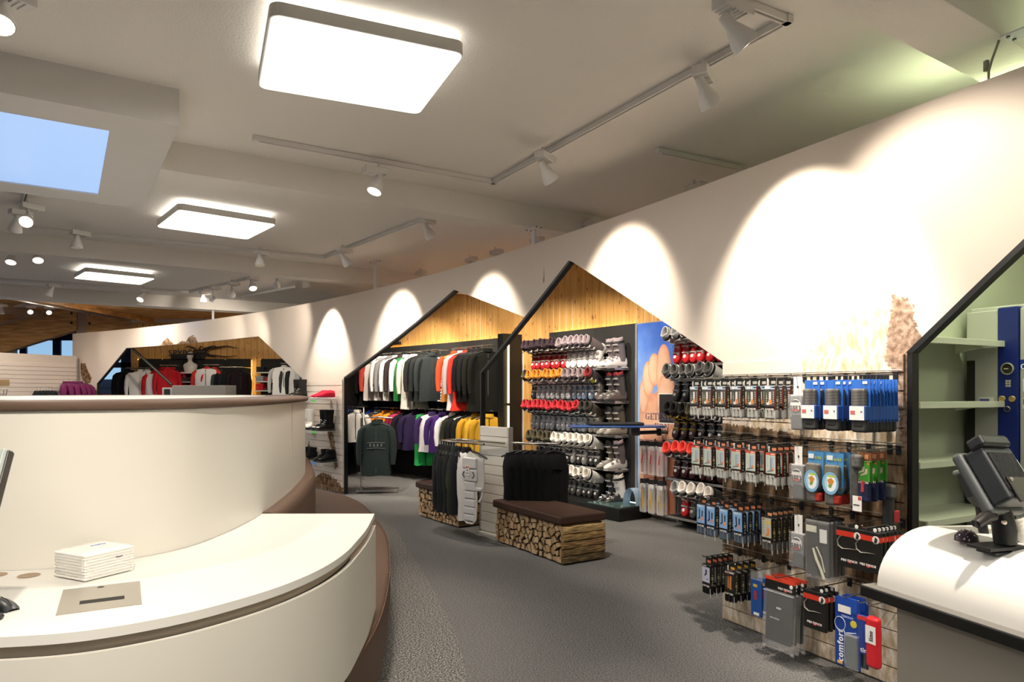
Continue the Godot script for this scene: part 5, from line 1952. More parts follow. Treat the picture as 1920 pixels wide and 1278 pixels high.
func build_benches() -> void:
	log_bench("firewood bench with a brown cushion, nearest, right of the slatted stand", G(0.425, 6.03), G(-0.175, 7.0), 0.475, true, 11)
	log_bench("firewood bench with a brown cushion, farther, left of the slatted stand", G(-0.60, 7.66), G(-1.151, 8.45), 0.475, false, 12)
	# stand
	var a := G(-0.336, 7.43)
	var c := G(-0.043, 7.08)
	var ex := (c - a).normalized()
	var b := Basis(ex, Vector3.UP, ex.cross(Vector3.UP))
	var L := a.distance_to(c)
	var t := thing("slat_stand", "white slatted display stand with chrome rails between the firewood benches", "stand", "", (a + c) / 2, b)
	var wm := hexm("d6d1c8", 0.6)
	var mb := MB.new()
	mb.rb(Vector3(0, 0.57, -0.02), Vector3(L, 1.14, 0.026), 0.002)
	part("core", mb, wm, t)
	for side in [0.0, -0.04]:
		for i in 11:
			mb = MB.new()
			mb.rb(Vector3(0, 1.088 - i * 0.1, side), Vector3(L - 0.004, 0.093, 0.014), 0.002)
			part("slat", mb, wm, t)
	mb = MB.new()
	mb.rb(Vector3(L / 2 + 0.012, 0.57, -0.02), Vector3(0.026, 1.145, 0.062), 0.003)
	mb.rb(Vector3(-L / 2 - 0.004, 0.57, -0.02), Vector3(0.01, 1.145, 0.062), 0.003)
	part("side_cheek", mb, hexm("b9b2ab", 0.5), t)
	mb = MB.new()
	mb.rb(Vector3(0, 0.012, -0.02), Vector3(L + 0.02, 0.024, 0.09), 0.003)
	part("foot", mb, wm, t)
	var chrome := hexm("d2d2cc", 0.18, 0.95)
	# chrome loops on either side
	var LX := -L / 2
	mb = MB.new()
	mb.tube([Vector3(LX + 0.45, 0.985, 0.03), Vector3(LX - 0.02, 0.985, 0.05), Vector3(LX - 0.26, 0.985, 0.07), Vector3(LX - 0.30, 0.985, 0.2), Vector3(LX - 0.24, 0.985, 0.33), Vector3(LX + 0.0, 0.985, 0.33), Vector3(LX + 0.45, 0.985, 0.30)], 0.011, 8)
	mb.tube([Vector3(LX + 0.02, 0.985, -0.02), Vector3(LX + 0.02, 0.985, 0.33)], 0.011, 8)
	part("garment_rail", mb, chrome, t)
	mb = MB.new()
	mb.tube([Vector3(L / 2, 0.985, -0.02), Vector3(L / 2 + 0.20, 0.985, -0.1), Vector3(L / 2 + 0.38, 0.985, -0.32)], 0.011, 8)
	part("garment_rail", mb, chrome, t)
	var O := t.transform
	var k := 0
	# vests on the left rail
	for i in 7:
		k += 1
		var col: String = ["17181a", "1d2022", "14161a", "20241c", "15171b", "2b3322", "1b1d22"][i]
		garment(O * Vector3(LX - 0.28 + i * 0.055, 0.985, 0.30 + 0.005 * i), b * yaw(-0.75 + 0.04 * i), "vest", col, col, 0.36, 0.62, "black padded vest on the left rail of the slatted stand, %s from the outside" % nth(i), "black vests on the slatted stand", 0.1)
	garment(O * Vector3(LX + 0.20, 0.985, 0.33), b * yaw(-0.45), "vest", "e0ddd8", "191919", 0.34, 0.66, "black and white vest just behind the white back protector", "", 0.1)
	protector(Transform3D(b * yaw(0.12), O * Vector3(LX + 0.36, 0.985, 0.36)))
	for i in 6:
		garment(O * Vector3(L / 2 + 0.10 + i * 0.052, 0.985, -0.05 - i * 0.05), b * yaw(0.95 + i * 0.03), "pants", "101113", "101113", 0.36, 0.55, "black trousers on the right rail of the slatted stand, %s from the stand" % nth(i), "black trousers on the slatted stand", 0.12)

func hanger(t: Node3D, w: float, col := "15161a") -> void:
	var key := "hanger_%.2f" % w
	if not cache.has(key):
		var mb := MB.new()
		mb.tube([Vector3(0, -0.075, 0), Vector3(0, -0.035, 0), Vector3(-0.016, -0.018, 0), Vector3(-0.013, 0.006, 0), Vector3(0.004, 0.014, 0), Vector3(0.016, 0.004, 0)], 0.003, 5)
		var arm := MB.new()
		arm.tube([Vector3(-w * 0.47, -0.135, 0), Vector3(-w * 0.2, -0.09, 0), Vector3(0, -0.075, 0), Vector3(w * 0.2, -0.09, 0), Vector3(w * 0.47, -0.135, 0)], [0.009, 0.010, 0.011, 0.010, 0.009], 6)
		cache[key] = [mb.put(), arm.put()]
	part("hanger", cache[key][1], hexm(col, 0.5), t)
	part("hook", cache[key][0], hexm("c8c8c2", 0.2, 0.9), t)

func protector(xf: Transform3D) -> void:
	# white back protector vest facing the camera
	var t := thing("back_protector", "white padded back protector vest with a tag, hung in front of the black vests", "vest", "", xf.origin, xf.basis)
	hanger(t, 0.40)
	var wm := cloth("dcd9d4")
	var wh := hexm("d8d6d4", 0.5)
	var mb := MB.new()
	var P := []
	var prof := [[-0.10, 0.06], [-0.115, 0.115], [-0.135, 0.155], [-0.19, 0.145], [-0.27, 0.150], [-0.34, 0.155], [-0.40, 0.148], [-0.46, 0.140]]
	for q in prof:
		var row := PackedVector3Array()
		for j in 13:
			var a := PI * j / 12
			row.append(Vector3(-cos(a) * q[1], q[0] + (-0.03 * cos(a * 2) if q[0] > -0.12 else 0.0), sin(a) * 0.05))
		P.append(row)
	mb.grid(P, false, true)
	P.clear()
	for q in prof:
		var row := PackedVector3Array()
		for j in 13:
			var a := PI * j / 12
			row.append(Vector3(cos(a) * q[1], q[0], -sin(a) * 0.04))
		P.append(row)
	mb.grid(P, false, true)
	part("vest", mb, wm, t)
	# spine plates: broad at the shoulders, narrowing to a rounded tail
	var rows := [[-0.185, 0.20, 0.11], [-0.305, 0.21, 0.12], [-0.415, 0.17, 0.09], [-0.50, 0.155, 0.075], [-0.58, 0.17, 0.075], [-0.655, 0.165, 0.07], [-0.725, 0.155, 0.065]]
	for q in rows:
		mb = MB.new()
		mb.rb(Vector3(0, q[0], 0.055), Vector3(q[1], q[2], 0.03), 0.014, 2)
		part("spine_plate", mb, wh, t)
	mb = MB.new()
	mb.tube([Vector3(-0.09, -0.44, 0.05), Vector3(-0.10, -0.60, 0.055), Vector3(-0.085, -0.74, 0.055), Vector3(-0.04, -0.78, 0.055), Vector3(0.04, -0.78, 0.055), Vector3(0.085, -0.74, 0.055), Vector3(0.10, -0.60, 0.055), Vector3(0.09, -0.44, 0.05)], 0.011, 6)
	part("edging", mb, wm, t)
	for sx in [-1, 1]:
		mb = MB.new()
		mb.rb(Vector3(sx * 0.115, -0.435, 0.045), Vector3(0.10, 0.035, 0.03), 0.010, 2)
		mb.tube([Vector3(sx * 0.15, -0.44, 0.03), Vector3(sx * 0.155, -0.50, 0.03), Vector3(sx * 0.12, -0.56, 0.04)], 0.012, 6)
		part("strap", mb, wh, t)
		mb = MB.new()
		mb.tube([Vector3(sx * 0.06, -0.27, 0.072), Vector3(sx * 0.085, -0.30, 0.072), Vector3(sx * 0.055, -0.33, 0.072)], 0.006, 5)
		part("print", mb, hexm("4b4a44", 0.6), t)
	mb = MB.new()
	mb.rb(Vector3(-0.005, -0.255, 0.082), Vector3(0.06, 0.10, 0.003), 0.001)
	part("price_tag", mb, hexm("efece6", 0.6), t)
	mb = MB.new()
	mb.rb(Vector3(-0.005, -0.222, 0.084), Vector3(0.05, 0.018, 0.001), 0.0)
	part("tag_band", mb, hexm("d98a72", 0.6), t)
	mb = MB.new()
	mb.rb(Vector3(-0.005, -0.255, 0.0841), Vector3(0.014, 0.014, 0.001), 0.0)
	mb.rb(Vector3(-0.005, -0.282, 0.0841), Vector3(0.04, 0.006, 0.001), 0.0)
	part("tag_print", mb, hexm("3b3a38", 0.6), t)

func boot_meshes() -> Dictionary:
	if cache.has("boot"): return cache.boot
	var o := {}
	# shell: sections along the foot (z), half width, top, bottom
	var mb := MB.new()
	var P := []
	for q in [[-0.088, 0.012, 0.085, 0.05], [-0.082, 0.034, 0.125, 0.022], [-0.06, 0.041, 0.158, 0.016], [-0.02, 0.044, 0.170, 0.016], [0.03, 0.044, 0.158, 0.016], [0.08, 0.047, 0.124, 0.016], [0.13, 0.051, 0.098, 0.016], [0.175, 0.050, 0.082, 0.016], [0.205, 0.042, 0.066, 0.018], [0.222, 0.026, 0.05, 0.022], [0.228, 0.006, 0.038, 0.03]]:
		var row := PackedVector3Array()
		for j in 15:
			var a := TAU * j / 14
			var cx := signf(cos(a)) * pow(absf(cos(a)), 0.72)
			var sy := signf(sin(a)) * pow(absf(sin(a)), 0.72)
			row.append(Vector3(cx * q[1], (q[2] + q[3]) / 2 + sy * (q[2] - q[3]) / 2, q[0]))
		P.append(row)
	mb.grid(P, true)
	mb.fan((P[0] as PackedVector3Array).slice(0, 14), true)
	mb.fan((P[-1] as PackedVector3Array).slice(0, 14))
	o.shell = mb.put()
	mb = MB.new()
	mb.rb(Vector3(0, 0.010, -0.045), Vector3(0.072, 0.020, 0.095), 0.006)
	mb.rb(Vector3(0, 0.010, 0.135), Vector3(0.082, 0.020, 0.17), 0.008)
	o.sole = mb.put()
	# cuff: leaning tube, open at the top
	mb = MB.new()
	P = []
	var rim := PackedVector3Array()
	for q in [[0.085, 0.050, 0.062, -0.012], [0.13, 0.054, 0.066, -0.012], [0.18, 0.055, 0.066, -0.006], [0.25, 0.057, 0.068, 0.008], [0.31, 0.060, 0.072, 0.022], [0.335, 0.060, 0.074, 0.028]]:
		var row := PackedVector3Array()
		for j in 17:
			var a := TAU * j / 16
			row.append(Vector3(sin(a) * q[1], q[0] + cos(a) * -0.018 * (1 if q[0] > 0.2 else 0), cos(a) * q[2] + q[3]))
		P.append(row)
	mb.grid(P, true)
	P = [P[-1]]
	var inn := PackedVector3Array()
	for j in 17:
		var a := TAU * j / 16
		inn.append(Vector3(sin(a) * 0.052, 0.333 - cos(a) * 0.018, cos(a) * 0.066 + 0.028))
	P.append(inn)
	mb.grid(P, true)
	o.cuff = mb.put()
	# liner: padded lip and a hollow
	mb = MB.new()
	P = []
	for q in [[0.325, 0.051, 0.064], [0.352, 0.052, 0.066], [0.366, 0.049, 0.062], [0.368, 0.042, 0.054], [0.350, 0.036, 0.047], [0.28, 0.033, 0.044], [0.22, 0.03, 0.04]]:
		var row := PackedVector3Array()
		for j in 17:
			var a := TAU * j / 16
			var k := 0.0 if q[0] < 0.3 else 1.0
			row.append(Vector3(sin(a) * q[1], q[0] - cos(a) * 0.022 * k + (0.02 if cos(a) > 0.6 and k > 0 else 0.0), cos(a) * q[2] + 0.028))
		P.append(row)
	mb.grid(P, true)
	mb.fan((P[-1] as PackedVector3Array).slice(0, 16))
	o.liner = mb.put()
	# buckles and straps
	o.buckles = []
	for q in [[0.285, 0.098, 0.0], [0.215, 0.078, 0.0]]:
		mb = MB.new()
		mb.rb(Vector3(0.020, q[0], q[1]), Vector3(0.074, 0.016, 0.012), 0.003)
		mb.rb(Vector3(0.052, q[0], q[1] - 0.012), Vector3(0.014, 0.022, 0.04), 0.004)
		o.buckles.append(mb.put())
	for q in [[0.140, 0.075, -0.55], [0.104, 0.135, -0.4]]:
		mb = MB.new()
		mb.rb(Vector3(), Vector3(0.08, 0.012, 0.014), 0.003, 1, Transform3D(Basis(Vector3.RIGHT, q[2]), Vector3(0.004, q[0], q[1])))
		mb.rb(Vector3(), Vector3(0.016, 0.03, 0.035), 0.004, 1, Transform3D(Basis(Vector3.RIGHT, q[2]), Vector3(0.042, q[0] - 0.010, q[1])))
		o.buckles.append(mb.put())
	mb = MB.new()
	P = []
	for y in [0.305, 0.335]:
		var row := PackedVector3Array()
		for j in 17:
			var a := TAU * j / 16
			row.append(Vector3(sin(a) * 0.0635, y - cos(a) * 0.016, cos(a) * 0.0765 + 0.024))
		P.append(row)
	mb.grid(P, true)
	o.strap = mb.put()
	mb = MB.new()
	mb.lathe([Vector2(0, 0.006), Vector2(0.018, 0.005), Vector2(0.02, 0)], 12, Transform3D(Basis(Vector3.RIGHT, 0.35), Vector3(0, 0.082, 0.172)))
	o.toe_badge = mb.put()
	cache["boot"] = o
	return o

func boot(xf: Transform3D, st: Array, label: String, group: String) -> Node3D:
	# st: shell, cuff, liner, buckle, sole, badge
	var t := thing("ski_boot", label, "ski boot", group, xf.origin, xf.basis)
	var m := boot_meshes()
	part("shell", m.shell, hexm(st[0], 0.32), t)
	part("sole", m.sole, hexm(st[4], 0.6), t)
	part("cuff", m.cuff, hexm(st[1], 0.35), t)
	part("liner", m.liner, hexm(st[2], 0.85), t)
	for q in m.buckles: part("buckle", q, hexm(st[3], 0.3, 0.4), t)
	part("strap", m.strap, hexm(st[3] if st.size() > 6 else "1c1c1e", 0.7), t)
	part("toe_badge", m.toe_badge, hexm(st[5], 0.4), t)
	return t

func build_boots() -> void:
	var rows := [1.80, 1.385, 0.965, 0.545, 0.125]
	var rname := ["top", "second", "third", "fourth", "bottom"]
	var metal := hexm("a9a6a4", 0.35, 0.7)
	# shelves
	for i in 5:
		for q in [[5.10, 6.78, "left part"], [3.55, 4.36, "right part"]]:
			var mid: float = (q[0] + q[1]) / 2
			var t := thing("boot_shelf", "black metal boot shelf, %s row of the boot wall, %s" % [rname[i], q[2]], "shelf", "metal boot shelves", W(mid, rows[i] - 0.012, RP + 0.22), WB(mid))
			var w: float = q[1] - q[0]
			var mb := MB.new()
			mb.rb(Vector3(0, 0, 0), Vector3(w, 0.008, 0.20), 0.002)
			part("board", mb, hexm("19191a", 0.5), t)
			mb = MB.new()
			mb.rb(Vector3(0, 0.004, 0.105), Vector3(w, 0.026, 0.008), 0.002)
			part("front_rail", mb, metal, t)
			for sx in [-1, 1]:
				mb = MB.new()
				mb.rb(Vector3(sx * (w / 2 + 0.008), 0.002, 0.0), Vector3(0.008, 0.034, 0.235), 0.002)
				part("side_bracket", mb, metal, t)
	var styles := {
		"redtoe": ["b3262c", "2b2027", "3a2a33", "d8d2cf", "7d1d22", "efe9e6"],
		"whitetoe": ["e6e3e0", "6b6365", "9a8d92", "cfcaca", "b9b5b3", "e9e6e4"],
		"orangeliner": ["9b9ca0", "8d8f93", "d98c2e", "d7d7d9", "77787c", "e2e2e2"],
		"greyblue": ["6f8298", "8b8784", "8f7f82", "d9d8d6", "575f68", "e6e6e4"],
		"darkgrey": ["5c5654", "4a4648", "8a2a2c", "bdb9b6", "3a3838", "d6d3d0"],
		"redliner": ["8b8e94", "2a2a2c", "c5303a", "c9cbd0", "6d7076", "dedfe2"],
		"greyopen": ["8d877e", "575046", "3a3834", "d8d6d2", "6a665e", "e4e2de"],
		"whitetop": ["3a3836", "ece9e4", "dcd7ce", "c9c6c2", "23211f", "e6e3df"],
		"cleartop": ["8b8a88", "d8d6d2", "e4e0da", "b9b7b4", "6d6c6a", "d9d7d4"],
		"dark": ["24252a", "2e3036", "55503a", "cfcfcf", "18181b", "e8e8e8"],
		"red": ["c02328", "b9b8b6", "a8a9aa", "dedad8", "8f1a1e", "efe8e6"],
		"black": ["26272a", "e9e8e6", "6e6d6b", "cfcdca", "17171a", "dcdad7"],
		"yellow": ["3a2428", "1b1b1d", "1d1c1b", "c9b44a", "1c1416", "c9b9b4"],
		"coral": ["3a1418", "53464a", "f05148", "c9c4c4", "2a0e12", "e3dedd"],
		"grey": ["4a4a48", "3f403e", "efeae4", "b9b6b2", "2d2d2c", "a5a39f"],
	}
	var desc := {"redtoe": "red-toed ski boot", "whitetoe": "white-toed ski boot", "orangeliner": "orange-lined grey ski boot", "greyblue": "blue-grey ski boot", "darkgrey": "large grey ski boot with a red liner", "redliner": "black-cuffed ski boot, red liner", "greyopen": "taupe-grey ski boot", "whitetop": "black ski boot with a white cuff", "cleartop": "translucent grey ski boot", "dark": "dark ski boot with a white badge", "red": "red ski boot with a grey cuff", "black": "black ski boot with a white rim", "yellow": "black ski boot with yellow buckles", "coral": "maroon ski boot, coral liner", "grey": "dark grey ski boot, white rim"}
	# left part, from the right end to the left
	var plan := [
		["whitetoe", "whitetoe", "whitetoe", "whitetoe", "whitetoe", "whitetoe", "redtoe", "redtoe", "redtoe", "redtoe", "redtoe", "redtoe", "redtoe"],
		["darkgrey", "greyblue", "greyblue", "greyblue", "greyblue", "orangeliner", "orangeliner", "orangeliner", "orangeliner", "orangeliner", "orangeliner", "orangeliner", "dark"],
		["greyopen", "greyopen", "redliner", "redliner", "redliner", "redliner", "redliner", "redliner", "redliner", "redliner", "redliner", "redliner", "redliner"],
		["whitetop", "whitetop", "cleartop", "whitetop", "cleartop", "whitetop", "cleartop", "dark", "dark", "dark", "dark", "dark"],
		["whitetop", "whitetop", "whitetop", "grey", "grey", "whitetop", "whitetop", "whitetop", "whitetop", "whitetop"],
	]
	var planr := [
		["red", "red", "red", "red", "red", "red"],
		["black", "black", "black", "black", "black", "black"],
		["dark", "dark", "dark", "yellow", "yellow", "yellow"],
		["coral", "coral", "coral", "coral", "coral", "coral"],
		["grey", "grey", "grey", "grey", "red"],
	]
	for i in 5:
		for k in 2:
			var pl: Array = plan[i] if k == 0 else planr[i]
			var s0 := 5.50 if k == 0 else 3.66
			var ds := 0.102 if k == 0 else 0.115
			for j in pl.size():
				var s: float = s0 + j * ds
				var tilt := 0.98 + rng.randf_range(-0.06, 0.06)
				var b := WB(s) * Basis(Vector3.RIGHT, tilt) * Basis(Vector3.FORWARD, rng.randf_range(-0.05, 0.05)) * yaw(rng.randf_range(-0.10, 0.06))
				var heel: float = rows[i] + 0.228 * sin(tilt)
				var where := "%s from the right, %s row, %s rack" % [nth(j), rname[i], "main" if k == 0 else "poster-side"]
				var bt := boot(Transform3D(b, W(s, heel, RP + 0.145)), styles[pl[j]], desc[pl[j]] + ", " + where, "ski boots hung on the boot wall")
				if (i == 1 and (j == 0 or j in [5, 7, 8, 10, 11])) and k == 0:
					var mb := MB.new()
					mb.rb(Vector3(0.03, 0.26, 0.105), Vector3(0.055, 0.08, 0.002), 0.0, 1, Transform3D(Basis(Vector3.UP, 0.2), Vector3()))
					part("price_tag", mb, hexm("d8cf3a" if j == 0 else "e6e4e0", 0.6), bt)
		# boots standing at the right end of the left part
		var kinds := [["whitetoe", "whitetoe"], ["darkgrey", "darkgrey"], ["greyopen", "greyopen"], ["whitetoe", "greyopen"], ["whitetop", "dark"]]
		for j in 2:
			var s := 5.17 + j * 0.125
			var b := WB(s) * yaw(-0.2)
			boot(Transform3D(b, W(s, rows[i] - 0.006, RP + 0.215)), styles[kinds[i][j]], desc[kinds[i][j]] + " standing upright, %s shelf end, %s" % [rname[i], "outer" if j == 0 else "inner"], "upright ski boots on the shelf ends")
	# plinth with a lit glass top
	var mid := 5.6
	var t := thing("plinth", "low black plinth with a lit glass top below the ski boots", "plinth", "", W(mid, 0, RP + 0.36), WB(mid))
	var mb := MB.new()
	mb.rb(Vector3(0, 0.075, 0), Vector3(1.7, 0.15, 0.5), 0.006)
	part("body", mb, hexm("0f100f", 0.4), t)
	mb = MB.new()
	mb.rb(Vector3(0.55, 0.155, 0.02), Vector3(0.55, 0.012, 0.42), 0.002)
	part("glass_top", mb, mt("plinth_glass", Color(0.30, 0.40, 0.40), 0.08), t)
	mb = MB.new()
	mb.rb(Vector3(0.55, 0.163, -0.185), Vector3(0.53, 0.008, 0.014), 0.001)
	part("edge_light", mb, glow("edge_light", Color(0.85, 0.95, 1.0), 2.5), t)
	area(t, Transform3D(Basis(Vector3.RIGHT, PI / 2), Vector3(0.55, 0.17, -0.185)), Vector2(0.5, 0.012), Color(0.85, 0.95, 1.0), 0.6)
	mb = MB.new()
	var P := []
	for i in 2:
		var row := PackedVector3Array()
		for j in 10:
			var a := PI * j / 9
			row.append(Vector3(0.74 + cos(a) * 0.11, 0.16 + sin(a) * 0.20, -0.14 + i * 0.12))
		P.append(row)
	mb.grid(P)
	part("shield", mb, mt("shield_blue", Color(0.62, 0.75, 0.86), 0.3), t)
	# tray on an arm in front of the poster
	var c := ray(1155, 799, 7.95)
	t = thing("fitting_tray", "blue tray with a black pad on a grey arm in front of the toe poster", "tray", "", c, yaw(0.05))
	mb = MB.new()
	mb.rb(Vector3(0, 0, 0), Vector3(1.06, 0.022, 0.34), 0.008, 2)
	part("tray", mb, hexm("274a86", 0.35), t)
	mb = MB.new()
	mb.rb(Vector3(0.0, 0.028, -0.02), Vector3(0.62, 0.034, 0.2), 0.014, 2)
	part("pad", mb, hexm("121316", 0.6), t)
	mb = MB.new()
	mb.rb(Vector3(0.22, -0.055, -0.02), Vector3(0.10, 0.10, 0.12), 0.01, 2)
	mb.tube([Vector3(0.22, -0.075, -0.02), Vector3(0.66, -0.07, -0.12), Vector3(0.72, -0.06, -0.45), Vector3(0.74, -0.06, -0.62)], 0.022, 8)
	mb.rb(Vector3(0.52, -0.07, -0.09), Vector3(0.05, 0.085, 0.06), 0.01, 2)
	part("arm", mb, hexm("4a4f52", 0.45), t)
	mb = MB.new()
	mb.lathe([Vector2(0, 0.03), Vector2(0.018, 0.028), Vector2(0.026, 0.0), Vector2(0.02, -0.04), Vector2(0, -0.045)], 12, Transform3D(Basis(), Vector3(0.66, 0.0, -0.10)))
	part("knob", mb, hexm("c9ccd0", 0.4), t)
	# bagged accessories on hooks left of the right boot rows
	for r in 2:
		for j in 3:
			var s: float = 4.46 + j * 0.13
			var y := 0.93 if r == 0 else 0.49
			hook(s, y, 0.22, RP + 0.10, "black hook for %s bags below the toe poster, %s from the right" % ["red" if r == 0 else "gold", nth(j)])
			for k in 2:
				var b := WB(s) * yaw(0.1 - 0.1 * k)
				var p := RP + 0.30 - k * 0.06
				t = thing("accessory_bag", "clear bag with %s, %s, %s hook below the toe poster" % ["red ski skin" if r == 0 else "gold strap", "front" if k == 0 else "second", nth(j)], "bag", "bagged accessories under the poster", W(s, y, p), b)
				mb = MB.new()
				mb.rb(Vector3(0, -0.03, 0), Vector3(0.085, 0.06, 0.004), 0.001)
				part("header", mb, hexm("1a1a1c", 0.5), t)
				mb = MB.new()
				mb.rb(Vector3(0.012, -0.075, 0.012), Vector3(0.06, 0.05, 0.002), 0.0)
				part("label_card", mb, hexm("c9c7c2", 0.6), t)
				mb = MB.new()
				mb.tube([Vector3(0.0, -0.07, 0), Vector3(0.008, -0.16, 0.004), Vector3(-0.006, -0.25, 0.006), Vector3(-0.012, -0.36, 0.0)], [0.026, 0.03, 0.026, 0.012], 8, true, 0.5)
				part("content", mb, hexm("9c2429" if r == 0 else "1e1d1b", 0.4), t)
				if r == 1:
					mb = MB.new()
					mb.tube([Vector3(0.01, -0.12, 0.015), Vector3(0.0, -0.2, 0.018), Vector3(0.012, -0.28, 0.016), Vector3(0.0, -0.36, 0.01)], [0.008, 0.010, 0.012, 0.006], 6)
					part("gold_strap", mb, hexm("c9a04a", 0.4), t)
				mb = MB.new()
				mb.rb(Vector3(0, -0.22, 0), Vector3(0.095, 0.34, 0.035), 0.012)
				part("film", mb, glass("film", Color(1, 1, 1), 0.12, 0.1), t)

func hook(s: float, y: float, L: float, p0: float, label: String) -> void:
	var key := "hook_%.2f" % L
	if not cache.has(key):
		var mb := MB.new()
		mb.tube([Vector3(0, 0.004, 0), Vector3(0, 0, L * 0.9), Vector3(0, 0.004, L), Vector3(0, 0.014, L + 0.008)], 0.003, 6)
		var m2 := MB.new()
		m2.rb(Vector3(0, -0.004, 0.003), Vector3(0.026, 0.045, 0.006), 0.001)
		cache[key] = [mb.put(), m2.put()]
	var t := thing("display_hook", label, "hook", "display hooks", W(s, y, p0), WB(s))
	part("rod", cache[key][0], hexm("8e8e8c", 0.3, 0.9), t)
	part("back_plate", cache[key][1], hexm("1a1a22", 0.5), t)

func garment_mesh(kind: String, w: float, L: float, th: float, vr: int) -> Dictionary:
	var key := "g_%s_%.2f_%.2f_%.2f_%d" % [kind, w, L, th, vr]
	if cache.has(key): return cache[key]
	var o := {}
	var hw := w / 2
	var ph := vr * 1.7
	var ring := func(y: float, rx: float, rz: float, cx: float, n: int, amp: float) -> PackedVector3Array:
		var row := PackedVector3Array()
		for j in n + 1:
			var a := TAU * (j % n) / n
			var k := 1.0 + amp * (0.5 * sin(3 * a + y * 9 + ph) + 0.35 * sin(7 * a - y * 14 + ph * 2) + 0.25 * sin(5 * a + y * 31 + ph))
			row.append(Vector3(cx + sin(a) * rx * (0.5 + 0.5 * k), y + amp * 0.05 * sin(4 * a + ph), cos(a) * rz * k))
		return row
	var mb := MB.new()
	var P := []
	if kind == "pants":
		for q in [[0.0, 0.5, 0.55], [0.06, 0.56, 0.75], [0.16, 0.62, 0.9], [0.28, 0.66, 0.95]]:
			P.append(ring.call(-0.10 - q[0] * L, hw * q[1] * 1.3, th * q[2], 0.0, 18, 0.12))
		P.reverse()
		mb.grid(P, true)
		mb.fan((P[-1] as PackedVector3Array).slice(0, 18))
		o.body = mb.put()
		mb = MB.new()
		P = [ring.call(-0.14, hw * 0.70, th * 0.66, 0.0, 18, 0.02), ring.call(-0.095, hw * 0.67, th * 0.6, 0.0, 18, 0.02)]
		mb.grid(P, true)
		o.waistband = mb.put()
		for sx in [-1, 1]:
			mb = MB.new()
			P = []
			for q in [[0.24, 0.42], [0.45, 0.42], [0.65, 0.40], [0.85, 0.40], [1.0, 0.43]]:
				P.append(ring.call(-0.10 - q[0] * L, hw * q[1], th * 0.9, sx * hw * 0.42, 12, 0.16))
			P.reverse()
			mb.grid(P, true)
			mb.fan((P[0] as PackedVector3Array).slice(0, 12), true)
			o["leg%d" % sx] = mb.put()
	else:
		var prof := [[-0.083, 0.24, 0.42], [-0.098, 0.42, 0.6], [-0.118, 0.70, 0.75], [-0.145, 0.93, 0.88], [-0.19, 1.0, 1.0], [-0.11 - 0.25 * L, 0.97, 1.05], [-0.11 - 0.45 * L, 0.94, 1.05], [-0.11 - 0.65 * L, 0.95, 1.1], [-0.11 - 0.85 * L, 0.98, 1.15], [-0.11 - L, 1.0, 1.12]]
		if kind == "vest": prof = [[-0.083, 0.26, 0.42], [-0.10, 0.5, 0.6], [-0.125, 0.72, 0.75], [-0.19, 0.74, 0.9], [-0.11 - 0.25 * L, 0.88, 1.0], [-0.11 - 0.5 * L, 0.92, 1.05], [-0.11 - 0.75 * L, 0.9, 1.05], [-0.11 - L, 0.88, 1.0]]
		if kind == "skirt": prof = [[-0.085, 0.35, 0.5], [-0.11, 0.45, 0.6], [-0.11 - 0.3 * L, 0.75, 1.0], [-0.11 - 0.6 * L, 0.95, 1.25], [-0.11 - L, 1.15, 1.5]]
		if kind == "coat": prof[-1][1] = 1.1
		for q in prof: P.append(ring.call(q[0], hw * q[1], th * q[2], 0.0, 22, 0.14 if kind != "skirt" else 0.3))
		P.reverse()
		mb.grid(P, true)
		mb.fan((P[0] as PackedVector3Array).slice(0, 22), true)
		o.body = mb.put()
		if kind in ["jacket", "coat"]:
			for sx in [-1, 1]:
				mb = MB.new()
				var SL := minf(L * 0.78, 0.62)
				mb.tube([Vector3(sx * hw * 0.80, -0.145, 0), Vector3(sx * hw * 1.02, -0.21, 0.004), Vector3(sx * hw * 1.13, -0.11 - SL * 0.4, 0.01 * sin(ph)), Vector3(sx * hw * 1.17, -0.11 - SL * 0.72, 0.012 * cos(ph)), Vector3(sx * hw * 1.14, -0.11 - SL, 0.015)], [0.045, 0.06, 0.056, 0.05, 0.038], 10, true, 0.9)
				o["sleeve%d" % sx] = mb.put()
		if kind != "skirt":
			mb = MB.new()
			P = []
			for q in [[-0.098, 0.078, 0.055], [-0.075, 0.074, 0.052], [-0.045, 0.066, 0.046], [-0.043, 0.058, 0.038], [-0.075, 0.06, 0.04]]:
				P.append(ring.call(q[0], q[1], q[2], 0.0, 14, 0.04))
			mb.grid(P, true)
			o.collar = mb.put()
			mb = MB.new()
			for i in 8:
				mb.rb(Vector3(0, -0.12 - (i + 0.5) * (L - 0.05) / 8, th * (0.93 if i == 0 else 1.04) + 0.001), Vector3(0.014, (L - 0.05) / 8, 0.006), 0.001)
			o.zip = mb.put()
	cache[key] = o
	return o

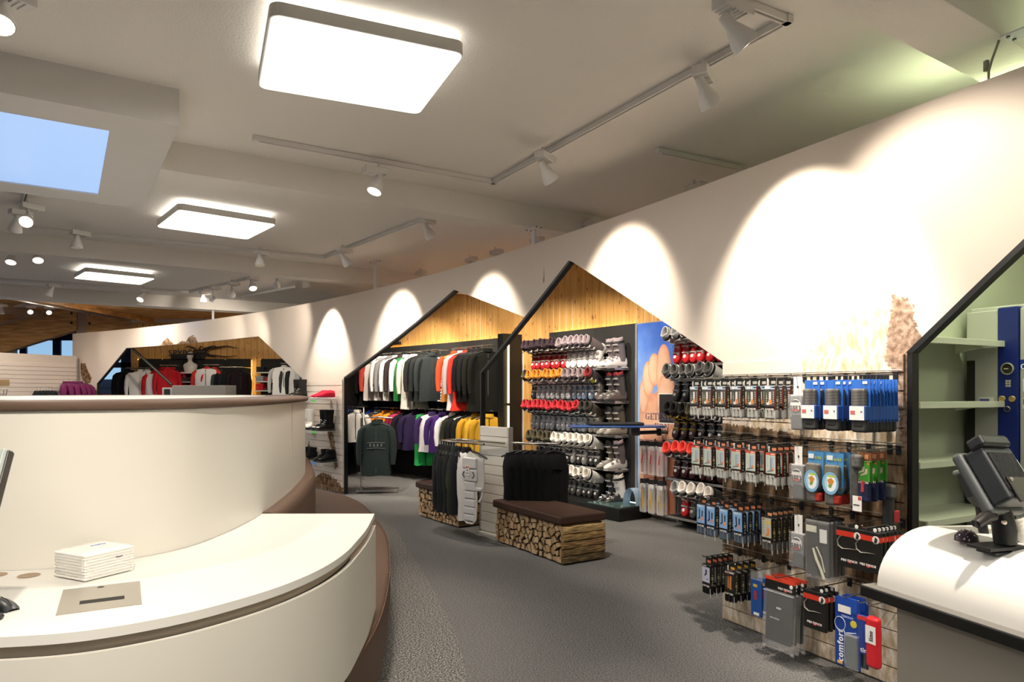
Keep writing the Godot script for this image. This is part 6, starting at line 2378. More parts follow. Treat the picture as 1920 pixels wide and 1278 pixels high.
func garment(at: Vector3, b: Basis, kind: String, c1: String, c2: String, w: float, L: float, label: String, group: String, th := 0.085, tag := false) -> Node3D:
	var cat: String = {"pants": "trousers", "vest": "vest", "skirt": "skirt", "coat": "coat"}.get(kind, "jacket")
	var t := thing({"pants": "ski_trousers", "vest": "vest", "skirt": "skirt", "coat": "winter_coat"}.get(kind, "ski_jacket"), label, cat, group, at, b)
	var m := garment_mesh(kind, w, L, th, rng.randi() % 3)
	hanger(t, w)
	for k in m:
		var nm: String = k
		var col := c1
		if k.begins_with("sleeve"):
			nm = "sleeve"
			col = c2
		elif k.begins_with("leg"): nm = "leg"
		elif k == "collar": col = c2
		elif k == "zip": col = "2a2a2a" if Color(c1).get_luminance() > 0.4 else "3c3c3c"
		part(nm, m[k], cloth(col), t)
	if tag:
		var mb := MB.new()
		mb.rb(Vector3(w * 0.52, -0.18 - minf(L * 0.78, 0.62), 0.02), Vector3(0.045, 0.085, 0.002), 0.0)
		part("price_tag", mb, hexm("e9e7e2", 0.6), t)
	return t

func rail(s0: float, s1: float, y: float, p: float, label: String) -> void:
	var t := thing("garment_rail", label, "clothes rail", "chrome garment rails", Vector3())
	var mb := MB.new()
	var pts := []
	for i in 7: pts.append(W(lerpf(s0, s1, i / 6.0), y, p))
	mb.tube(pts, 0.012, 8)
	part("tube", mb, hexm("cfcfca", 0.2, 0.95), t)
	for s in [s0 + 0.05, (s0 + s1) / 2, s1 - 0.05]:
		mb = MB.new()
		mb.tube([W(s, y, p), W(s, y, RP + 0.09)], 0.009, 6)
		mb.rb(Vector3(), Vector3(0.03, 0.09, 0.012), 0.002, 1, WX(s, y, RP + 0.097))
		part("bracket", mb, hexm("cfcfca", 0.2, 0.95), t)

func build_garments() -> void:
	var P := -1.74
	rail(7.42, 8.42, 2.20, P, "chrome rail with black, red and orange jackets, upper row beside the black fin")
	rail(8.80, 9.60, 2.20, P, "chrome rail with black and green jackets, upper row left of the folded-shirt shelves")
	rail(9.62, 10.85, 2.20, P, "chrome rail with white jackets, upper row at the far left")
	rail(7.42, 8.60, 1.22, P, "chrome rail with yellow and white jackets, lower row beside the black fin")
	rail(8.65, 9.85, 1.22, P, "chrome rail with purple and green garments, lower row in the middle")
	rail(9.9, 10.85, 1.22, P, "chrome rail with orange jackets, lower row at the far left")
	# s, colour, second colour, kind, words
	var up := [
		[10.72, "0d0d0e", "0d0d0e", "coat", "black coat in the dark left end"],
		[10.58, "e6e0dc", "b9433a", "jacket", "white jacket with red sleeves"], [10.44, "dfe4e8", "dfe4e8", "vest", "white quilted vest"], [10.24, "f2f1f0", "eceaea", "jacket", "white jacket right of the quilted vest"],
		[10.12, "8e8b8c", "8e8b8c", "jacket", "grey jacket between white ones"], [9.96, "f5f4f3", "f5f4f3", "jacket", "large bright white jacket"],
		[9.82, "39302f", "39302f", "jacket", "dark brown jacket beside the large white one"], [9.66, "2c7a42", "e9ede8", "jacket", "green jacket with white sleeves"],
		[9.44, "d6d4ca", "cfccc2", "coat", "pale grey long jacket"], [9.24, "242726", "242726", "jacket", "black jacket right of the pale grey one"],
		[9.08, "2e3335", "232728", "jacket", "charcoal jacket left of the folded shirts"], [8.94, "2b3032", "2b3032", "jacket", "charcoal jacket nearest the folded shirts"],
		[8.34, "f29a45", "e5542f", "jacket", "orange jacket with red sleeves"], [8.17, "d7d5d8", "b7abaf", "coat", "pale grey jacket right of the orange one"],
		[8.04, "d9352a", "d9352a", "coat", "bright red long jacket"], [7.92, "131314", "131314", "jacket", "black jacket right of the red one"], [7.80, "17171a", "17171a", "jacket", "black jacket, second right of the red one"],
		[7.67, "15160f", "15160f", "coat", "black-olive coat behind the black steel frame"], [7.53, "0e0f0c", "0e0f0c", "coat", "black coat nearest the black fin"],
	]
	for q in up:
		garment(W(q[0], 2.20, P), WB(q[0]) * yaw(PI / 2 - 0.62 + rng.randf_range(-0.05, 0.05)), q[3], q[1], q[2], 0.46, 0.88 if q[3] == "coat" else 0.74, q[4] + ", upper rail", "jackets on the upper rails", 0.042, int(q[0] * 10) % 4 == 0)
	var low := [
		[10.72, "1f3f9a", "1f3f9a", "jacket", "blue jacket"], [10.52, "3c3f3a", "b9b9b2", "jacket", "grey camouflage jacket"],
		[10.28, "e8922a", "e07f1c", "jacket", "orange jacket, leftmost of the orange ones"], [10.04, "f0a528", "e58a1c", "jacket", "large yellow-orange jacket"],
		[9.82, "c03766", "8c1f3f", "jacket", "pink jacket with crimson sleeves"], [9.62, "231f2a", "231f2a", "jacket", "black-purple jacket left of the dark purple one"], [9.40, "2c2145", "2c2145", "jacket", "dark purple jacket left of the green trousers"],
		[9.12, "2aa352", "2aa352", "pants", "bright green trousers"], [8.94, "e4dee4", "3a2858", "jacket", "white and purple jacket"],
		[8.66, "44296e", "3a2360", "jacket", "large purple jacket"], [8.38, "e6e7e9", "e6e7e9", "jacket", "white jacket with a red print"], [8.22, "2c2e26", "2c2e26", "jacket", "olive-black jacket right of the white one"],
		[8.08, "dad8d1", "1b1b1b", "jacket", "cream jacket with black sleeves"], [7.95, "1d1d1d", "1d1d1d", "jacket", "black jacket left of the yellow ones"], [7.82, "c9992b", "c9992b", "jacket", "ochre jacket"], [7.62, "d3a432", "d3a432", "jacket", "yellow jacket behind the black steel frame"], [7.50, "b78c24", "b78c24", "jacket", "ochre jacket nearest the black fin"],
	]
	for q in low:
		garment(W(q[0], 1.22, P), WB(q[0]) * yaw(PI / 2 - 0.62 + rng.randf_range(-0.05, 0.05)), q[3], q[1], q[2], 0.46, 0.85 if q[3] == "pants" else 0.60, q[4] + ", lower rail", "jackets on the lower rails", 0.05 if q[3] == "pants" else 0.042, q[0] > 8.4 and q[0] < 9.9)
	# shelves with folded shirts between the upper rails
	for i in 4:
		var y: float = [2.06, 1.83, 1.60, 1.36][i]
		var t := thing("wall_shelf", "white shelf of folded white shirts between the jackets, %s from the top" % nth(i), "shelf", "shelves between the jackets", W(8.60, y, RP + 0.30), WB(8.6))
		var mb := MB.new()
		mb.rb(Vector3(), Vector3(0.32, 0.02, 0.40), 0.002)
		part("board", mb, hexm("e6e4e1", 0.4), t)
		var n: int = [0, 2, 2, 4][i]
		for k in n:
			folded(W(8.64, y + 0.034 + k * 0.048, RP + 0.34), "eeecea", 0.17, 0.044, "folded white shirt, %s from the bottom on the %s shelf between the jackets" % [nth(k), nth(i)], "folded white shirts", WB(8.6))
		if i == 3:
			for k in 4: folded(W(8.47, y + 0.03 + k * 0.038, RP + 0.36), "33302f", 0.10, 0.034, "narrow dark folded shirt, %s from the bottom on the lowest shelf between the jackets" % nth(k), "dark folded shirts", WB(8.6))
	# framed black letters left on the pine boards, and hats above the far rail
	var t := thing("wall_sign", "black openwork sign of upright strokes on the pine boards at the left", "sign", "", W(10.68, 2.50, RP + 0.06), WB(10.68))
	var mb := MB.new()
	mb.rb(Vector3(0, -0.085, 0), Vector3(0.62, 0.05, 0.05), 0.004)
	part("board", mb, hexm("171412", 0.6), t)
	mb = MB.new()
	for i in 8:
		var x := -0.26 + i * 0.07
		mb.tube([Vector3(x, -0.06, 0), Vector3(x + 0.015, 0.06, 0.0), Vector3(x + 0.01, 0.17 + 0.03 * (i % 3), 0.0)], [0.016, 0.018, 0.009], 6)
	part("stroke", mb, hexm("2a1d12", 0.6), t)
	for q in [[10.56, 2.32, "151515", "d8432f", "black and red woollen hat above the white jackets"], [10.50, 2.20, "c9cdc6", "6b7a6c", "patterned grey-green woollen hat above the white jackets"], [10.66, 2.26, "d8542f", "ece8e4", "orange and white woollen hat above the white jackets"]]:
		var h := thing("wool_hat", q[4], "hat", "woollen hats above the rail", W(q[0], q[1] - 0.03, P + 0.12), WB(q[0]))
		mb = MB.new()
		mb.lathe([Vector2(0.105, 0.05), Vector2(0.10, 0.10), Vector2(0.085, 0.15), Vector2(0.05, 0.19), Vector2(0, 0.20)], 16)
		part("crown", mb, cloth(q[2]), h)
		mb = MB.new()
		mb.lathe([Vector2(0.0, 0.0), Vector2(0.10, 0.0), Vector2(0.112, 0.02), Vector2(0.112, 0.05), Vector2(0.105, 0.06)], 16)
		part("brim", mb, cloth(q[3]), h)
		mb = MB.new()
		mb.tube([Vector3(0, 0.01, 0), Vector3(0, -0.0, -0.13)], 0.012, 6)
		part("peg", mb, hexm("cfcfca", 0.3, 0.8), h)
	# low free-standing rack with dark fleeces just inside the opening
	var O := G(-2.02, 10.45)
	var fb := yaw(0.12)
	t = thing("floor_rack", "low chrome floor rack holding dark fleeces just inside the jacket opening", "clothes rack", "", O, fb)
	mb = MB.new()
	mb.tube([Vector3(-0.24, 0.03, 0), Vector3(-0.24, 1.11, 0), Vector3(0.0, 1.13, 0), Vector3(0.22, 1.11, 0)], 0.014, 8)
	mb.tube([Vector3(0.0, 1.13, -0.3), Vector3(0.0, 1.13, 0.3)], 0.012, 8)
	part("frame", mb, hexm("cfcfca", 0.25, 0.9), t)
	mb = MB.new()
	mb.rb(Vector3(0, 0.035, 0.1), Vector3(0.62, 0.03, 0.05), 0.004)
	mb.rb(Vector3(0, 0.035, -0.2), Vector3(0.62, 0.03, 0.05), 0.004)
	mb.rb(Vector3(-0.24, 0.035, -0.05), Vector3(0.05, 0.03, 0.35), 0.004)
	part("foot", mb, hexm("8f8d8a", 0.4, 0.5), t)
	mb = MB.new()
	mb.ell(Vector3(0.28, 0.02, 0.1), Vector3(0.025, 0.02, 0.025))
	part("castor", mb, hexm("c9c4ba", 0.4), t)
	for i in 5:
		var g := garment(O + fb * Vector3(0, 1.13, 0.26 - i * 0.11), fb * yaw(-0.08 * i), "jacket", ["26302f", "1c2324", "181b1c", "14181a", "101214"][i], ["26302f", "1c2324", "181b1c", "14181a", "101214"][i], 0.42, 0.74, "dark grey fleece on the low floor rack, %s from the front" % nth(i), "fleeces on the floor rack", 0.055)
		if i == 0:
			mb = MB.new()
			for y in [-0.36, -0.44]:
				mb.tube([Vector3(-0.13, y - 0.01, 0.062), Vector3(0, y, 0.075), Vector3(0.13, y - 0.01, 0.062)], 0.005, 5)
			for k in 4: mb.rb(Vector3(-0.08 + k * 0.053, -0.40, 0.07), Vector3(0.03, 0.04, 0.004), 0.001)
			part("chest_print", mb, hexm("55605f", 0.7), g)
	for i in 4:
		garment(W(10.2 + i * 0.14, 1.24, -1.1), WB(10.2) * yaw(0.5 + i * 0.1), "jacket", ["c9c6c2", "20242a", "1d3f96", "2b2d30"][i], ["c9c6c2", "20242a", "1d3f96", "2b2d30"][i], 0.40, 0.5, "%s jacket behind the dark fleeces, %s from the right" % [["pale grey", "navy-black", "blue", "charcoal"][i], nth(i)], "jackets behind the floor rack", 0.06)
	rail_free(W(10.1, 1.24, -1.1), W(10.7, 1.24, -1.1))
	# far room
	var D := 17.35
	var far := [
		[238, "0f1113", "0f1113", "coat", "black coat, leftmost in the far room", 0.55, 0.9, 690, -0.9], [246, "141618", "141618", "coat", "second black coat from the left in the far room", 0.55, 0.9, 690, -0.8],
		[264, "f3f2f0", "f3f2f0", "jacket", "white jacket right of the black coats in the far room", 0.55, 0.75, 689, -0.5], [276, "f5f4f2", "e9e8e6", "jacket", "brightest white jacket of the far room", 0.6, 0.78, 689, -0.15], [293, "efe9e7", "c9252f", "jacket", "white jacket with red sleeves in the far room", 0.5, 0.72, 692, -0.5],
		[306, "c91f2c", "c91f2c", "jacket", "red jacket left of the brace's end in the far room", 0.5, 0.78, 685, -0.75], [314, "d22833", "d22833", "jacket", "glossy red jacket in the far room", 0.5, 0.78, 685, -0.6], [324, "1f2230", "c91f2c", "jacket", "dark jacket with red sleeves in the far room", 0.5, 0.7, 685, -0.9],
		[388, "f4f2f0", "dd3b35", "jacket", "white and red jacket facing the shop in the far room", 0.62, 0.72, 684, 0.0], [402, "de4038", "de4038", "jacket", "red jacket behind the white and red one in the far room", 0.5, 0.7, 685, -0.7], [416, "eef0f0", "3c4648", "jacket", "white jacket with grey sleeves in the far room", 0.46, 0.7, 690, -1.0],
		[424, "1b1d1f", "1b1d1f", "jacket", "black jacket, first right of the white ones in the far room", 0.5, 0.75, 689, -0.95], [432, "222528", "222528", "jacket", "black jacket, second right of the white ones in the far room", 0.5, 0.75, 689, -0.9], [440, "1a1b1e", "1a1b1e", "jacket", "black jacket, third right of the white ones in the far room", 0.5, 0.75, 689, -0.85], [448, "231a1d", "231a1d", "jacket", "black jacket, fourth right of the white ones in the far room", 0.5, 0.75, 689, -0.8],
		[533, "f1f0ee", "c9cccd", "jacket", "white and grey jacket beside the shoe panel in the far room", 0.62, 0.85, 681, -0.1], [546, "c9cdce", "3a4042", "jacket", "grey jacket behind the white one beside the shoe panel", 0.5, 0.8, 682, -0.8], [556, "2a2e31", "2a2e31", "jacket", "dark jacket nearest the shoe panel in the far room", 0.5, 0.8, 684, -0.9],
	]
	for q in far:
		garment(ray(q[0], q[7], D + (0.15 if absf(q[8]) > 0.6 else 0.0)), yaw(q[8] * -1.0), q[3], q[1], q[2], q[5], q[6], q[4], "garments of the far room", 0.08)
	for q in [[236, 292, 689.5, "with the black coats and white jackets"], [300, 330, 684.5, "with the red jackets"], [382, 410, 683.5, "with the white and red jacket"], [411, 456, 688, "with the black jackets"], [526, 562, 681, "beside the shoe panel"]]:
		t = thing("garment_rail", "chrome rail in the far room " + q[3], "clothes rail", "chrome rails of the far room", Vector3())
		mb = MB.new()
		mb.tube([ray(q[0], q[2], D + 0.08), ray(q[1], q[2], D + 0.08)], 0.014, 6)
		for u in [q[0] + 2, q[1] - 2]: mb.tube([ray(u, q[2], D + 0.08), Vector3(ray(u, q[2], D + 0.08).x, ray(u, q[2], D + 0.08).y, -18.03)], 0.010, 6)
		part("tube", mb, hexm("d9d4c4", 0.25, 0.9), t)

func rail_free(a: Vector3, b: Vector3) -> void:
	var t := thing("garment_stand", "thin chrome rail stand behind the dark fleeces", "clothes rack", "", Vector3())
	var mb := MB.new()
	var d := (b - a).normalized()
	mb.tube([Vector3(a.x, 0.02, a.z) - d * 0.1, a - d * 0.1, b + d * 0.1, Vector3(b.x, 0.02, b.z) + d * 0.1], 0.012, 8)
	part("frame", mb, hexm("cfcfca", 0.25, 0.9), t)

func fillp(im: Image, pts: Array, c: Color) -> void:
	var P := PackedVector2Array()
	var r := Rect2(pts[0][0], pts[0][1], 0, 0)
	for q in pts:
		P.append(Vector2(q[0], q[1]))
		r = r.expand(Vector2(q[0], q[1]))
	for y in range(maxi(0, int(r.position.y)), mini(im.get_height(), int(r.end.y) + 1)):
		for x in range(maxi(0, int(r.position.x)), mini(im.get_width(), int(r.end.x) + 1)):
			if Geometry2D.is_point_in_polygon(Vector2(x + 0.5, y + 0.5), P): im.set_pixel(x, y, c)

func box(im: Image, x: int, y: int, w: int, h: int, c: String) -> void:
	im.fill_rect(Rect2i(x, y, w, h), Color(c))

func art(kind: int) -> StandardMaterial3D:
	var key := "art_%d" % kind
	if mats.has(key): return mats[key]
	var im := Image.create(96, 168, false, Image.FORMAT_RGB8)
	match kind:
		0:
			im.fill(Color("4a4845"))
			box(im, 0, 0, 96, 22, "dfe6ea"); box(im, 58, 4, 38, 12, "4d8fc0"); box(im, 72, 6, 24, 8, "22303c")
			for i in 5: box(im, 12, 48 + i * 16, 12, 9, ["7d8a5c", "a9b07a", "c9c4b0", "8d9c70", "b9b090"][i])
			for i in 6: box(im, 80, 40 + i * 14, 8, 7, "d9d2c6")
			fillp(im, [[40, 40], [62, 40], [64, 110], [72, 124], [30, 132], [14, 126], [40, 104]], Color("d9d6d2"))
			fillp(im, [[48, 92], [66, 92], [74, 126], [40, 126]], Color("d88a4e"))
			box(im, 0, 140, 96, 28, "14120f")
		1:
			im.fill(Color("c3ccc0"))
			box(im, 0, 0, 96, 16, "d9563c"); box(im, 50, 4, 40, 8, "f0c9b8")
			for i in 6: box(im, 6, 30 + i * 12, 18, 3, "98a8a0")
			fillp(im, [[46, 34], [58, 34], [58, 118], [30, 124], [44, 112]], Color("8d9cb4"))
			fillp(im, [[64, 30], [78, 30], [76, 112], [84, 126], [54, 126], [64, 112]], Color("9fb0cc"))
			fillp(im, [[60, 104], [78, 100], [82, 122], [54, 124]], Color("e08a52"))
			fillp(im, [[12, 128], [70, 118], [72, 124], [14, 134]], Color("56626a"))
			box(im, 0, 142, 96, 26, "14120f")
		2:
			im.fill(Color("86aede"))
			box(im, 0, 0, 96, 22, "9ec0e6"); box(im, 6, 8, 50, 7, "dfe8f2")
			fillp(im, [[24, 36], [38, 36], [42, 104], [20, 116], [10, 112], [28, 96]], Color("2c3440"))
			fillp(im, [[58, 44], [76, 46], [72, 96], [58, 96]], Color("38433c"))
			fillp(im, [[56, 92], [74, 92], [78, 122], [38, 120], [56, 108]], Color("e0955c"))
			box(im, 0, 142, 96, 26, "14120f")
		3:
			im.fill(Color("b9b9a2"))
			box(im, 36, 22, 60, 18, "d9b95a"); box(im, 4, 6, 26, 12, "8a6a50")
			for i in 7: box(im, 4, 28 + i * 14, 22, 5, "7e7c68")
			fillp(im, [[60, 62], [74, 62], [80, 116], [44, 128], [40, 122], [60, 104]], Color("de7f45"))
			fillp(im, [[64, 50], [74, 50], [74, 70], [62, 70]], Color("9fb3c4"))
			box(im, 0, 136, 96, 32, "14120f")
		4:
			im.fill(Color("c2c4d8"))
			box(im, 0, 0, 96, 18, "1a1a1c"); box(im, 10, 6, 40, 6, "e9e9e9")
			fillp(im, [[40, 36], [62, 40], [58, 74], [34, 88], [26, 82], [42, 66]], Color("26242c"))
			box(im, 52, 96, 26, 26, "e6e6e4"); box(im, 58, 102, 14, 14, "2a2a2c")
			box(im, 0, 134, 96, 34, "201416")
		5:
			im.fill(Color("2c2019"))
			box(im, 0, 0, 96, 12, "c9c4bc"); box(im, 8, 3, 40, 5, "a02c20")
			fillp(im, [[30, 34], [44, 34], [44, 118], [28, 124]], Color("c07a44"))
			fillp(im, [[54, 30], [72, 30], [68, 110], [74, 126], [50, 126]], Color("cf8a50"))
			for i in 5: box(im, 8, 40 + i * 16, 12, 8, "6d6a60")
			box(im, 0, 140, 96, 28, "120f0d")
		6:   # the narrow dark side of a sock pack with its icons
			im.fill(Color("1d1b17"))
			fillp(im, [[48, 6], [70, 28], [26, 28]], Color("7a7468"))
			box(im, 26, 36, 44, 18, "45423b")
			fillp(im, [[26, 80], [48, 60], [70, 80]], Color("8f8c66"))
			box(im, 28, 88, 40, 24, "d6cfa8"); box(im, 38, 92, 20, 14, "6b6650")
			fillp(im, [[34, 138], [62, 116], [66, 122], [44, 142]], Color("cfd6a0"))
			box(im, 28, 148, 40, 14, "9a9484")
		7:   # ribbed wool
			im.fill(Color("6d6a66"))
			for x in 96:
				for y in 168:
					var v := 0.34 + 0.07 * sin(x * 1.05) + 0.05 * sin(y * 1.4 + sin(x * 0.5)) + 0.03 * sin(x * 7.3 + y * 3.1)
					im.set_pixel(x, y, Color(v, v * 0.98, v * 0.95))
		8:   # green pack
			im.fill(Color("3f8f2c"))
			box(im, 0, 0, 96, 14, "2d6a20")
			fillp(im, [[44, 40], [60, 40], [56, 80], [20, 96], [12, 90], [40, 72]], Color("d9c9b4"))
			fillp(im, [[64, 56], [80, 56], [78, 96], [36, 116], [28, 110], [62, 86]], Color("c9b49c"))
			box(im, 6, 40, 24, 5, "9ac24a"); box(im, 6, 52, 18, 5, "9ac24a"); box(im, 76, 8, 14, 14, "d97a2c"); box(im, 4, 140, 20, 16, "d98a2c")
			box(im, 0, 158, 96, 10, "141210")
		9:   # disc label
			im.fill(Color("e9eff2"))
			for y in 168:
				for x in 96:
					var d := Vector2((x - 48) / 48.0, (y - 84) / 84.0).length()
					if d > 0.72: im.set_pixel(x, y, Color("7fb0d2"))
					elif x < 30: im.set_pixel(x, y, Color("a9cfe4"))
			fillp(im, [[30, 60], [52, 44], [70, 66], [58, 100], [40, 92]], Color("d08a3c"))
			fillp(im, [[34, 96], [60, 88], [54, 116], [40, 118]], Color("7a9a4c"))
			box(im, 34, 26, 40, 14, "b8c832")
	var m := textmat(key, im, 0.4)
	return m

func face_quad(w: float, h: float, y: float, z: float, x := 0.0) -> ArrayMesh:
	var key := "fq_%.3f_%.3f_%.3f_%.3f_%.3f" % [w, h, y, z, x]
	if cache.has(key): return cache[key]
	var mb := MB.new()
	mb.quad(Vector3(x - w / 2, y - h, z), Vector3(x + w / 2, y - h, z), Vector3(x + w / 2, y, z), Vector3(x - w / 2, y, z))
	cache[key] = mb.put()
	return cache[key]

func rbm(c: Vector3, s: Vector3, r: float, q := 1) -> ArrayMesh:
	var key := "rb_%s_%s_%.4f_%d" % [c, s, r, q]
	if cache.has(key): return cache[key]
	var mb := MB.new()
	mb.rb(c, s, r, q)
	cache[key] = mb.put()
	return cache[key]

var pack_group := ""

func pack(s: float, y: float, p: float, kind: String, label: String, group: String, turn := 0.0, tiltx := 0.0) -> Node3D:
	var b := WB(s) * yaw(turn) * Basis(Vector3.RIGHT, tiltx)
	var names := {"wool": "wool_socks", "disc": "sock_pair", "number": "sock_pair", "green": "sock_pair", "tagged": "sock_pair", "bag": "clothing_bag", "touch": "boxed_underwear", "film": "clothing_bag", "insole": "insole_pack", "insoles": "insole_pack", "red": "spray_pack", "flat": "price_card"}
	var cats := {"bag": "bag", "touch": "package", "film": "bag", "insole": "insoles", "insoles": "insoles", "red": "package", "flat": "card"}
	var t := thing(names.get(kind, "sock_pack"), label, cats.get(kind, "socks"), group, W(s, y, p), b)
	if kind.begins_with("card"):
		var k := int(kind.substr(4))
		var w := 0.078
		var h := 0.142
		var dk := hexm("1a1815", 0.45)
		part("header", rbm(Vector3(0.006, -0.022, 0), Vector3(0.05, 0.04, 0.002), 0.0), dk, t)
		part("price_sticker", rbm(Vector3(0.012, -0.028, 0.002), Vector3(0.03, 0.016, 0.001), 0.0), hexm(["b8b5ac", "e08a62", "c9744a", "d8976a", "cf6f50", "d8a23a"][k], 0.6), t)
		part("sleeve", rbm(Vector3(0, -0.045 - h / 2, 0), Vector3(w, h, 0.034), 0.008, 2), dk, t)
		part("front_print", face_quad(w - 0.010, h - 0.006, -0.048, 0.0174), art(k), t)
		var sd := face_quad(0.032, h - 0.02, -0.055, 0.0)
		var sp := part("side_print", sd, art(6), t, Transform3D(Basis(Vector3.UP, PI / 2), Vector3(w / 2 + 0.0004, 0, 0)))
		part("edge", rbm(Vector3(w / 2 - 0.002, -0.045 - h / 2, 0.0165), Vector3(0.003, h - 0.01, 0.003), 0.001), hexm("a02a24" if k < 2 else "2f5f9a" if k == 2 else "3a3630", 0.5), t)
		lettering("X-SOCKS", 0.0105, hexm("f0ece4", 0.5), t, Transform3D(Basis(), Vector3(0, -0.045 - h + 0.008, 0.0178)))
		var wl: Material = cloth(["a9a8a4", "b9bab4", "57626f", "5b5a55", "141415", "161515"][k])
		var hang := 0.055 if k < 4 else 0.05
		for i in 3:
			part("sock", rbm(Vector3(-0.026 + i * 0.026, -0.045 - h - hang / 2 + 0.012, 0.002 * (i % 2)), Vector3(0.026, hang + 0.012, 0.036), 0.012, 2), wl, t)
		if k < 2 or k == 5: part("sock_tip", rbm(Vector3(-0.012, -0.034, -0.006), Vector3(0.045, 0.04, 0.012), 0.006, 2), cloth("b9bab4"), t)
		part("seal", rbm(Vector3(w / 2 - 0.004, -0.045 - h - hang * 0.6, 0.012), Vector3(0.002, hang * 1.1, 0.008), 0.0), hexm("cfcfcb", 0.4), t)
	elif kind == "wool":
		part("card", rbm(Vector3(0, -0.125, -0.004), Vector3(0.095, 0.21, 0.003), 0.0), hexm("2f6bc9", 0.5), t)
		part("size_sticker", rbm(Vector3(0.02, -0.036, -0.001), Vector3(0.026, 0.014, 0.002), 0.0), hexm("d9e2ee", 0.5), t)
		part("hook", rbm(Vector3(-0.005, -0.008, -0.003), Vector3(0.018, 0.022, 0.004), 0.002), hexm("1a1a1c", 0.5), t)
		part("sock", rbm(Vector3(-0.004, -0.115, 0.010), Vector3(0.082, 0.10, 0.024), 0.011, 3), art(7), t)
		part("band", rbm(Vector3(0, -0.185, 0.011), Vector3(0.092, 0.07, 0.034), 0.004), hexm("27509c", 0.5), t)
		part("band_front", rbm(Vector3(-0.004, -0.185, 0.0285), Vector3(0.082, 0.068, 0.001), 0.0), hexm("e6e6e6", 0.5), t)
		part("band_print", rbm(Vector3(-0.026, -0.182, 0.0295), Vector3(0.026, 0.018, 0.001), 0.0), hexm("c96a62", 0.5), t)
		part("band_mark", rbm(Vector3(0.022, -0.178, 0.0295), Vector3(0.008, 0.008, 0.001), 0.0), hexm("6b6b6b", 0.5), t)
		part("foot", rbm(Vector3(0, -0.245, 0.009), Vector3(0.086, 0.07, 0.028), 0.013, 3), cloth("3a3a3a"), t)
		part("heel", rbm(Vector3(0, -0.24, 0.016), Vector3(0.06, 0.03, 0.018), 0.008, 2), cloth("262626"), t)
	elif kind == "disc":
		part("card", rbm(Vector3(0, -0.105, -0.004), Vector3(0.098, 0.17, 0.003), 0.0), hexm("4a86b8", 0.45), t)
		part("card_sticker", rbm(Vector3(-0.026, -0.045, -0.001), Vector3(0.034, 0.024, 0.002), 0.0), hexm("d8dde0", 0.5), t)
		lettering("SOLE", 0.013, hexm("b4c02e", 0.5), t, Transform3D(Basis(), Vector3(0.018, -0.052, -0.0015)))
		part("sock", rbm(Vector3(-0.004, -0.145, 0.010), Vector3(0.085, 0.13, 0.026), 0.012, 3), cloth("6d6a62"), t)
		part("foot", rbm(Vector3(-0.012, -0.235, 0.009), Vector3(0.062, 0.10, 0.028), 0.013, 3), cloth("5c5a56"), t)
		part("toe", rbm(Vector3(0.022, -0.255, 0.006), Vector3(0.045, 0.05, 0.03), 0.013, 3), cloth("a8332c"), t)
		var mb := MB.new()
		var ring := PackedVector3Array()
		for i in 24: ring.append(Vector3(-0.004 + 0.046 * cos(TAU * i / 24), -0.172 + 0.058 * sin(TAU * i / 24), 0.0265))
		var c := Vector3(-0.004, -0.172, 0.0265)
		for i in 24:
			var a := ring[i]
			var b2 := ring[(i + 1) % 24]
			mb.tri(c, a, b2, Vector2(0.5, 0.5), Vector2(0.5 + (a.x - c.x) / 0.092, 0.5 - (a.y - c.y) / 0.116), Vector2(0.5 + (b2.x - c.x) / 0.092, 0.5 - (b2.y - c.y) / 0.116))
		part("disc_label", mb, art(9), t)
	elif kind == "number":
		part("header", rbm(Vector3(0.006, -0.06, 0.001), Vector3(0.052, 0.12, 0.003), 0.001), hexm("e6e4e2", 0.5), t)
		part("header_mark", rbm(Vector3(0.008, -0.055, 0.003), Vector3(0.01, 0.012, 0.001), 0.0), hexm("4a4a48", 0.5), t)
		part("sock", rbm(Vector3(0, -0.16, -0.004), Vector3(0.085, 0.13, 0.024), 0.011, 3), cloth("8a8c8e"), t)
		part("foot", rbm(Vector3(0.004, -0.24, -0.004), Vector3(0.075, 0.09, 0.026), 0.012, 3), cloth("5f6163"), t)
		var mb := MB.new()
		mb.lathe([Vector2(0, 0.002), Vector2(0.033, 0.002), Vector2(0.034, 0)], 22, Transform3D(Basis(Vector3.RIGHT, PI / 2), Vector3(0, -0.155, 0.009)))
		part("round_label", mb, hexm("efece8", 0.5), t)
		mb = MB.new()
		mb.prism(PackedVector2Array([Vector2(-0.026, -0.136), Vector2(0.026, -0.136), Vector2(0.018, -0.128), Vector2(0, -0.124), Vector2(-0.018, -0.128)]), 0.0111, 0.0116)
		part("label_cap", mb, hexm("4b4e4c", 0.5), t)
		mb = MB.new()
		mb.prism(PackedVector2Array([Vector2(-0.024, -0.176), Vector2(0, -0.172), Vector2(0.024, -0.176), Vector2(0.012, -0.186), Vector2(-0.012, -0.186)]), 0.0111, 0.0116)
		part("label_base", mb, hexm("c9564a", 0.5), t)
		lettering("S8R1", 0.021, hexm("2e2a2a", 0.5), t, Transform3D(Basis(), Vector3(0, -0.165, 0.0118)))
		part("film", rbm(Vector3(0, -0.19, 0.0), Vector3(0.10, 0.19, 0.036), 0.008), glass("film_soft", Color(1, 1, 1), 0.10, 0.1), t)
	elif kind == "green":
		part("header", rbm(Vector3(0.008, -0.025, 0), Vector3(0.06, 0.04, 0.002), 0.0), hexm("7a4a2c", 0.5), t)
		part("header_mark", rbm(Vector3(0.014, -0.024, 0.002), Vector3(0.02, 0.022, 0.001), 0.0), hexm("c9885a", 0.5), t)
		part("front_print", rbm(Vector3(0, -0.098, 0.0), Vector3(0.078, 0.106, 0.02), 0.003), hexm("2f6a22", 0.5), t)
		part("picture", face_quad(0.074, 0.102, -0.047, 0.0105), art(8), t)
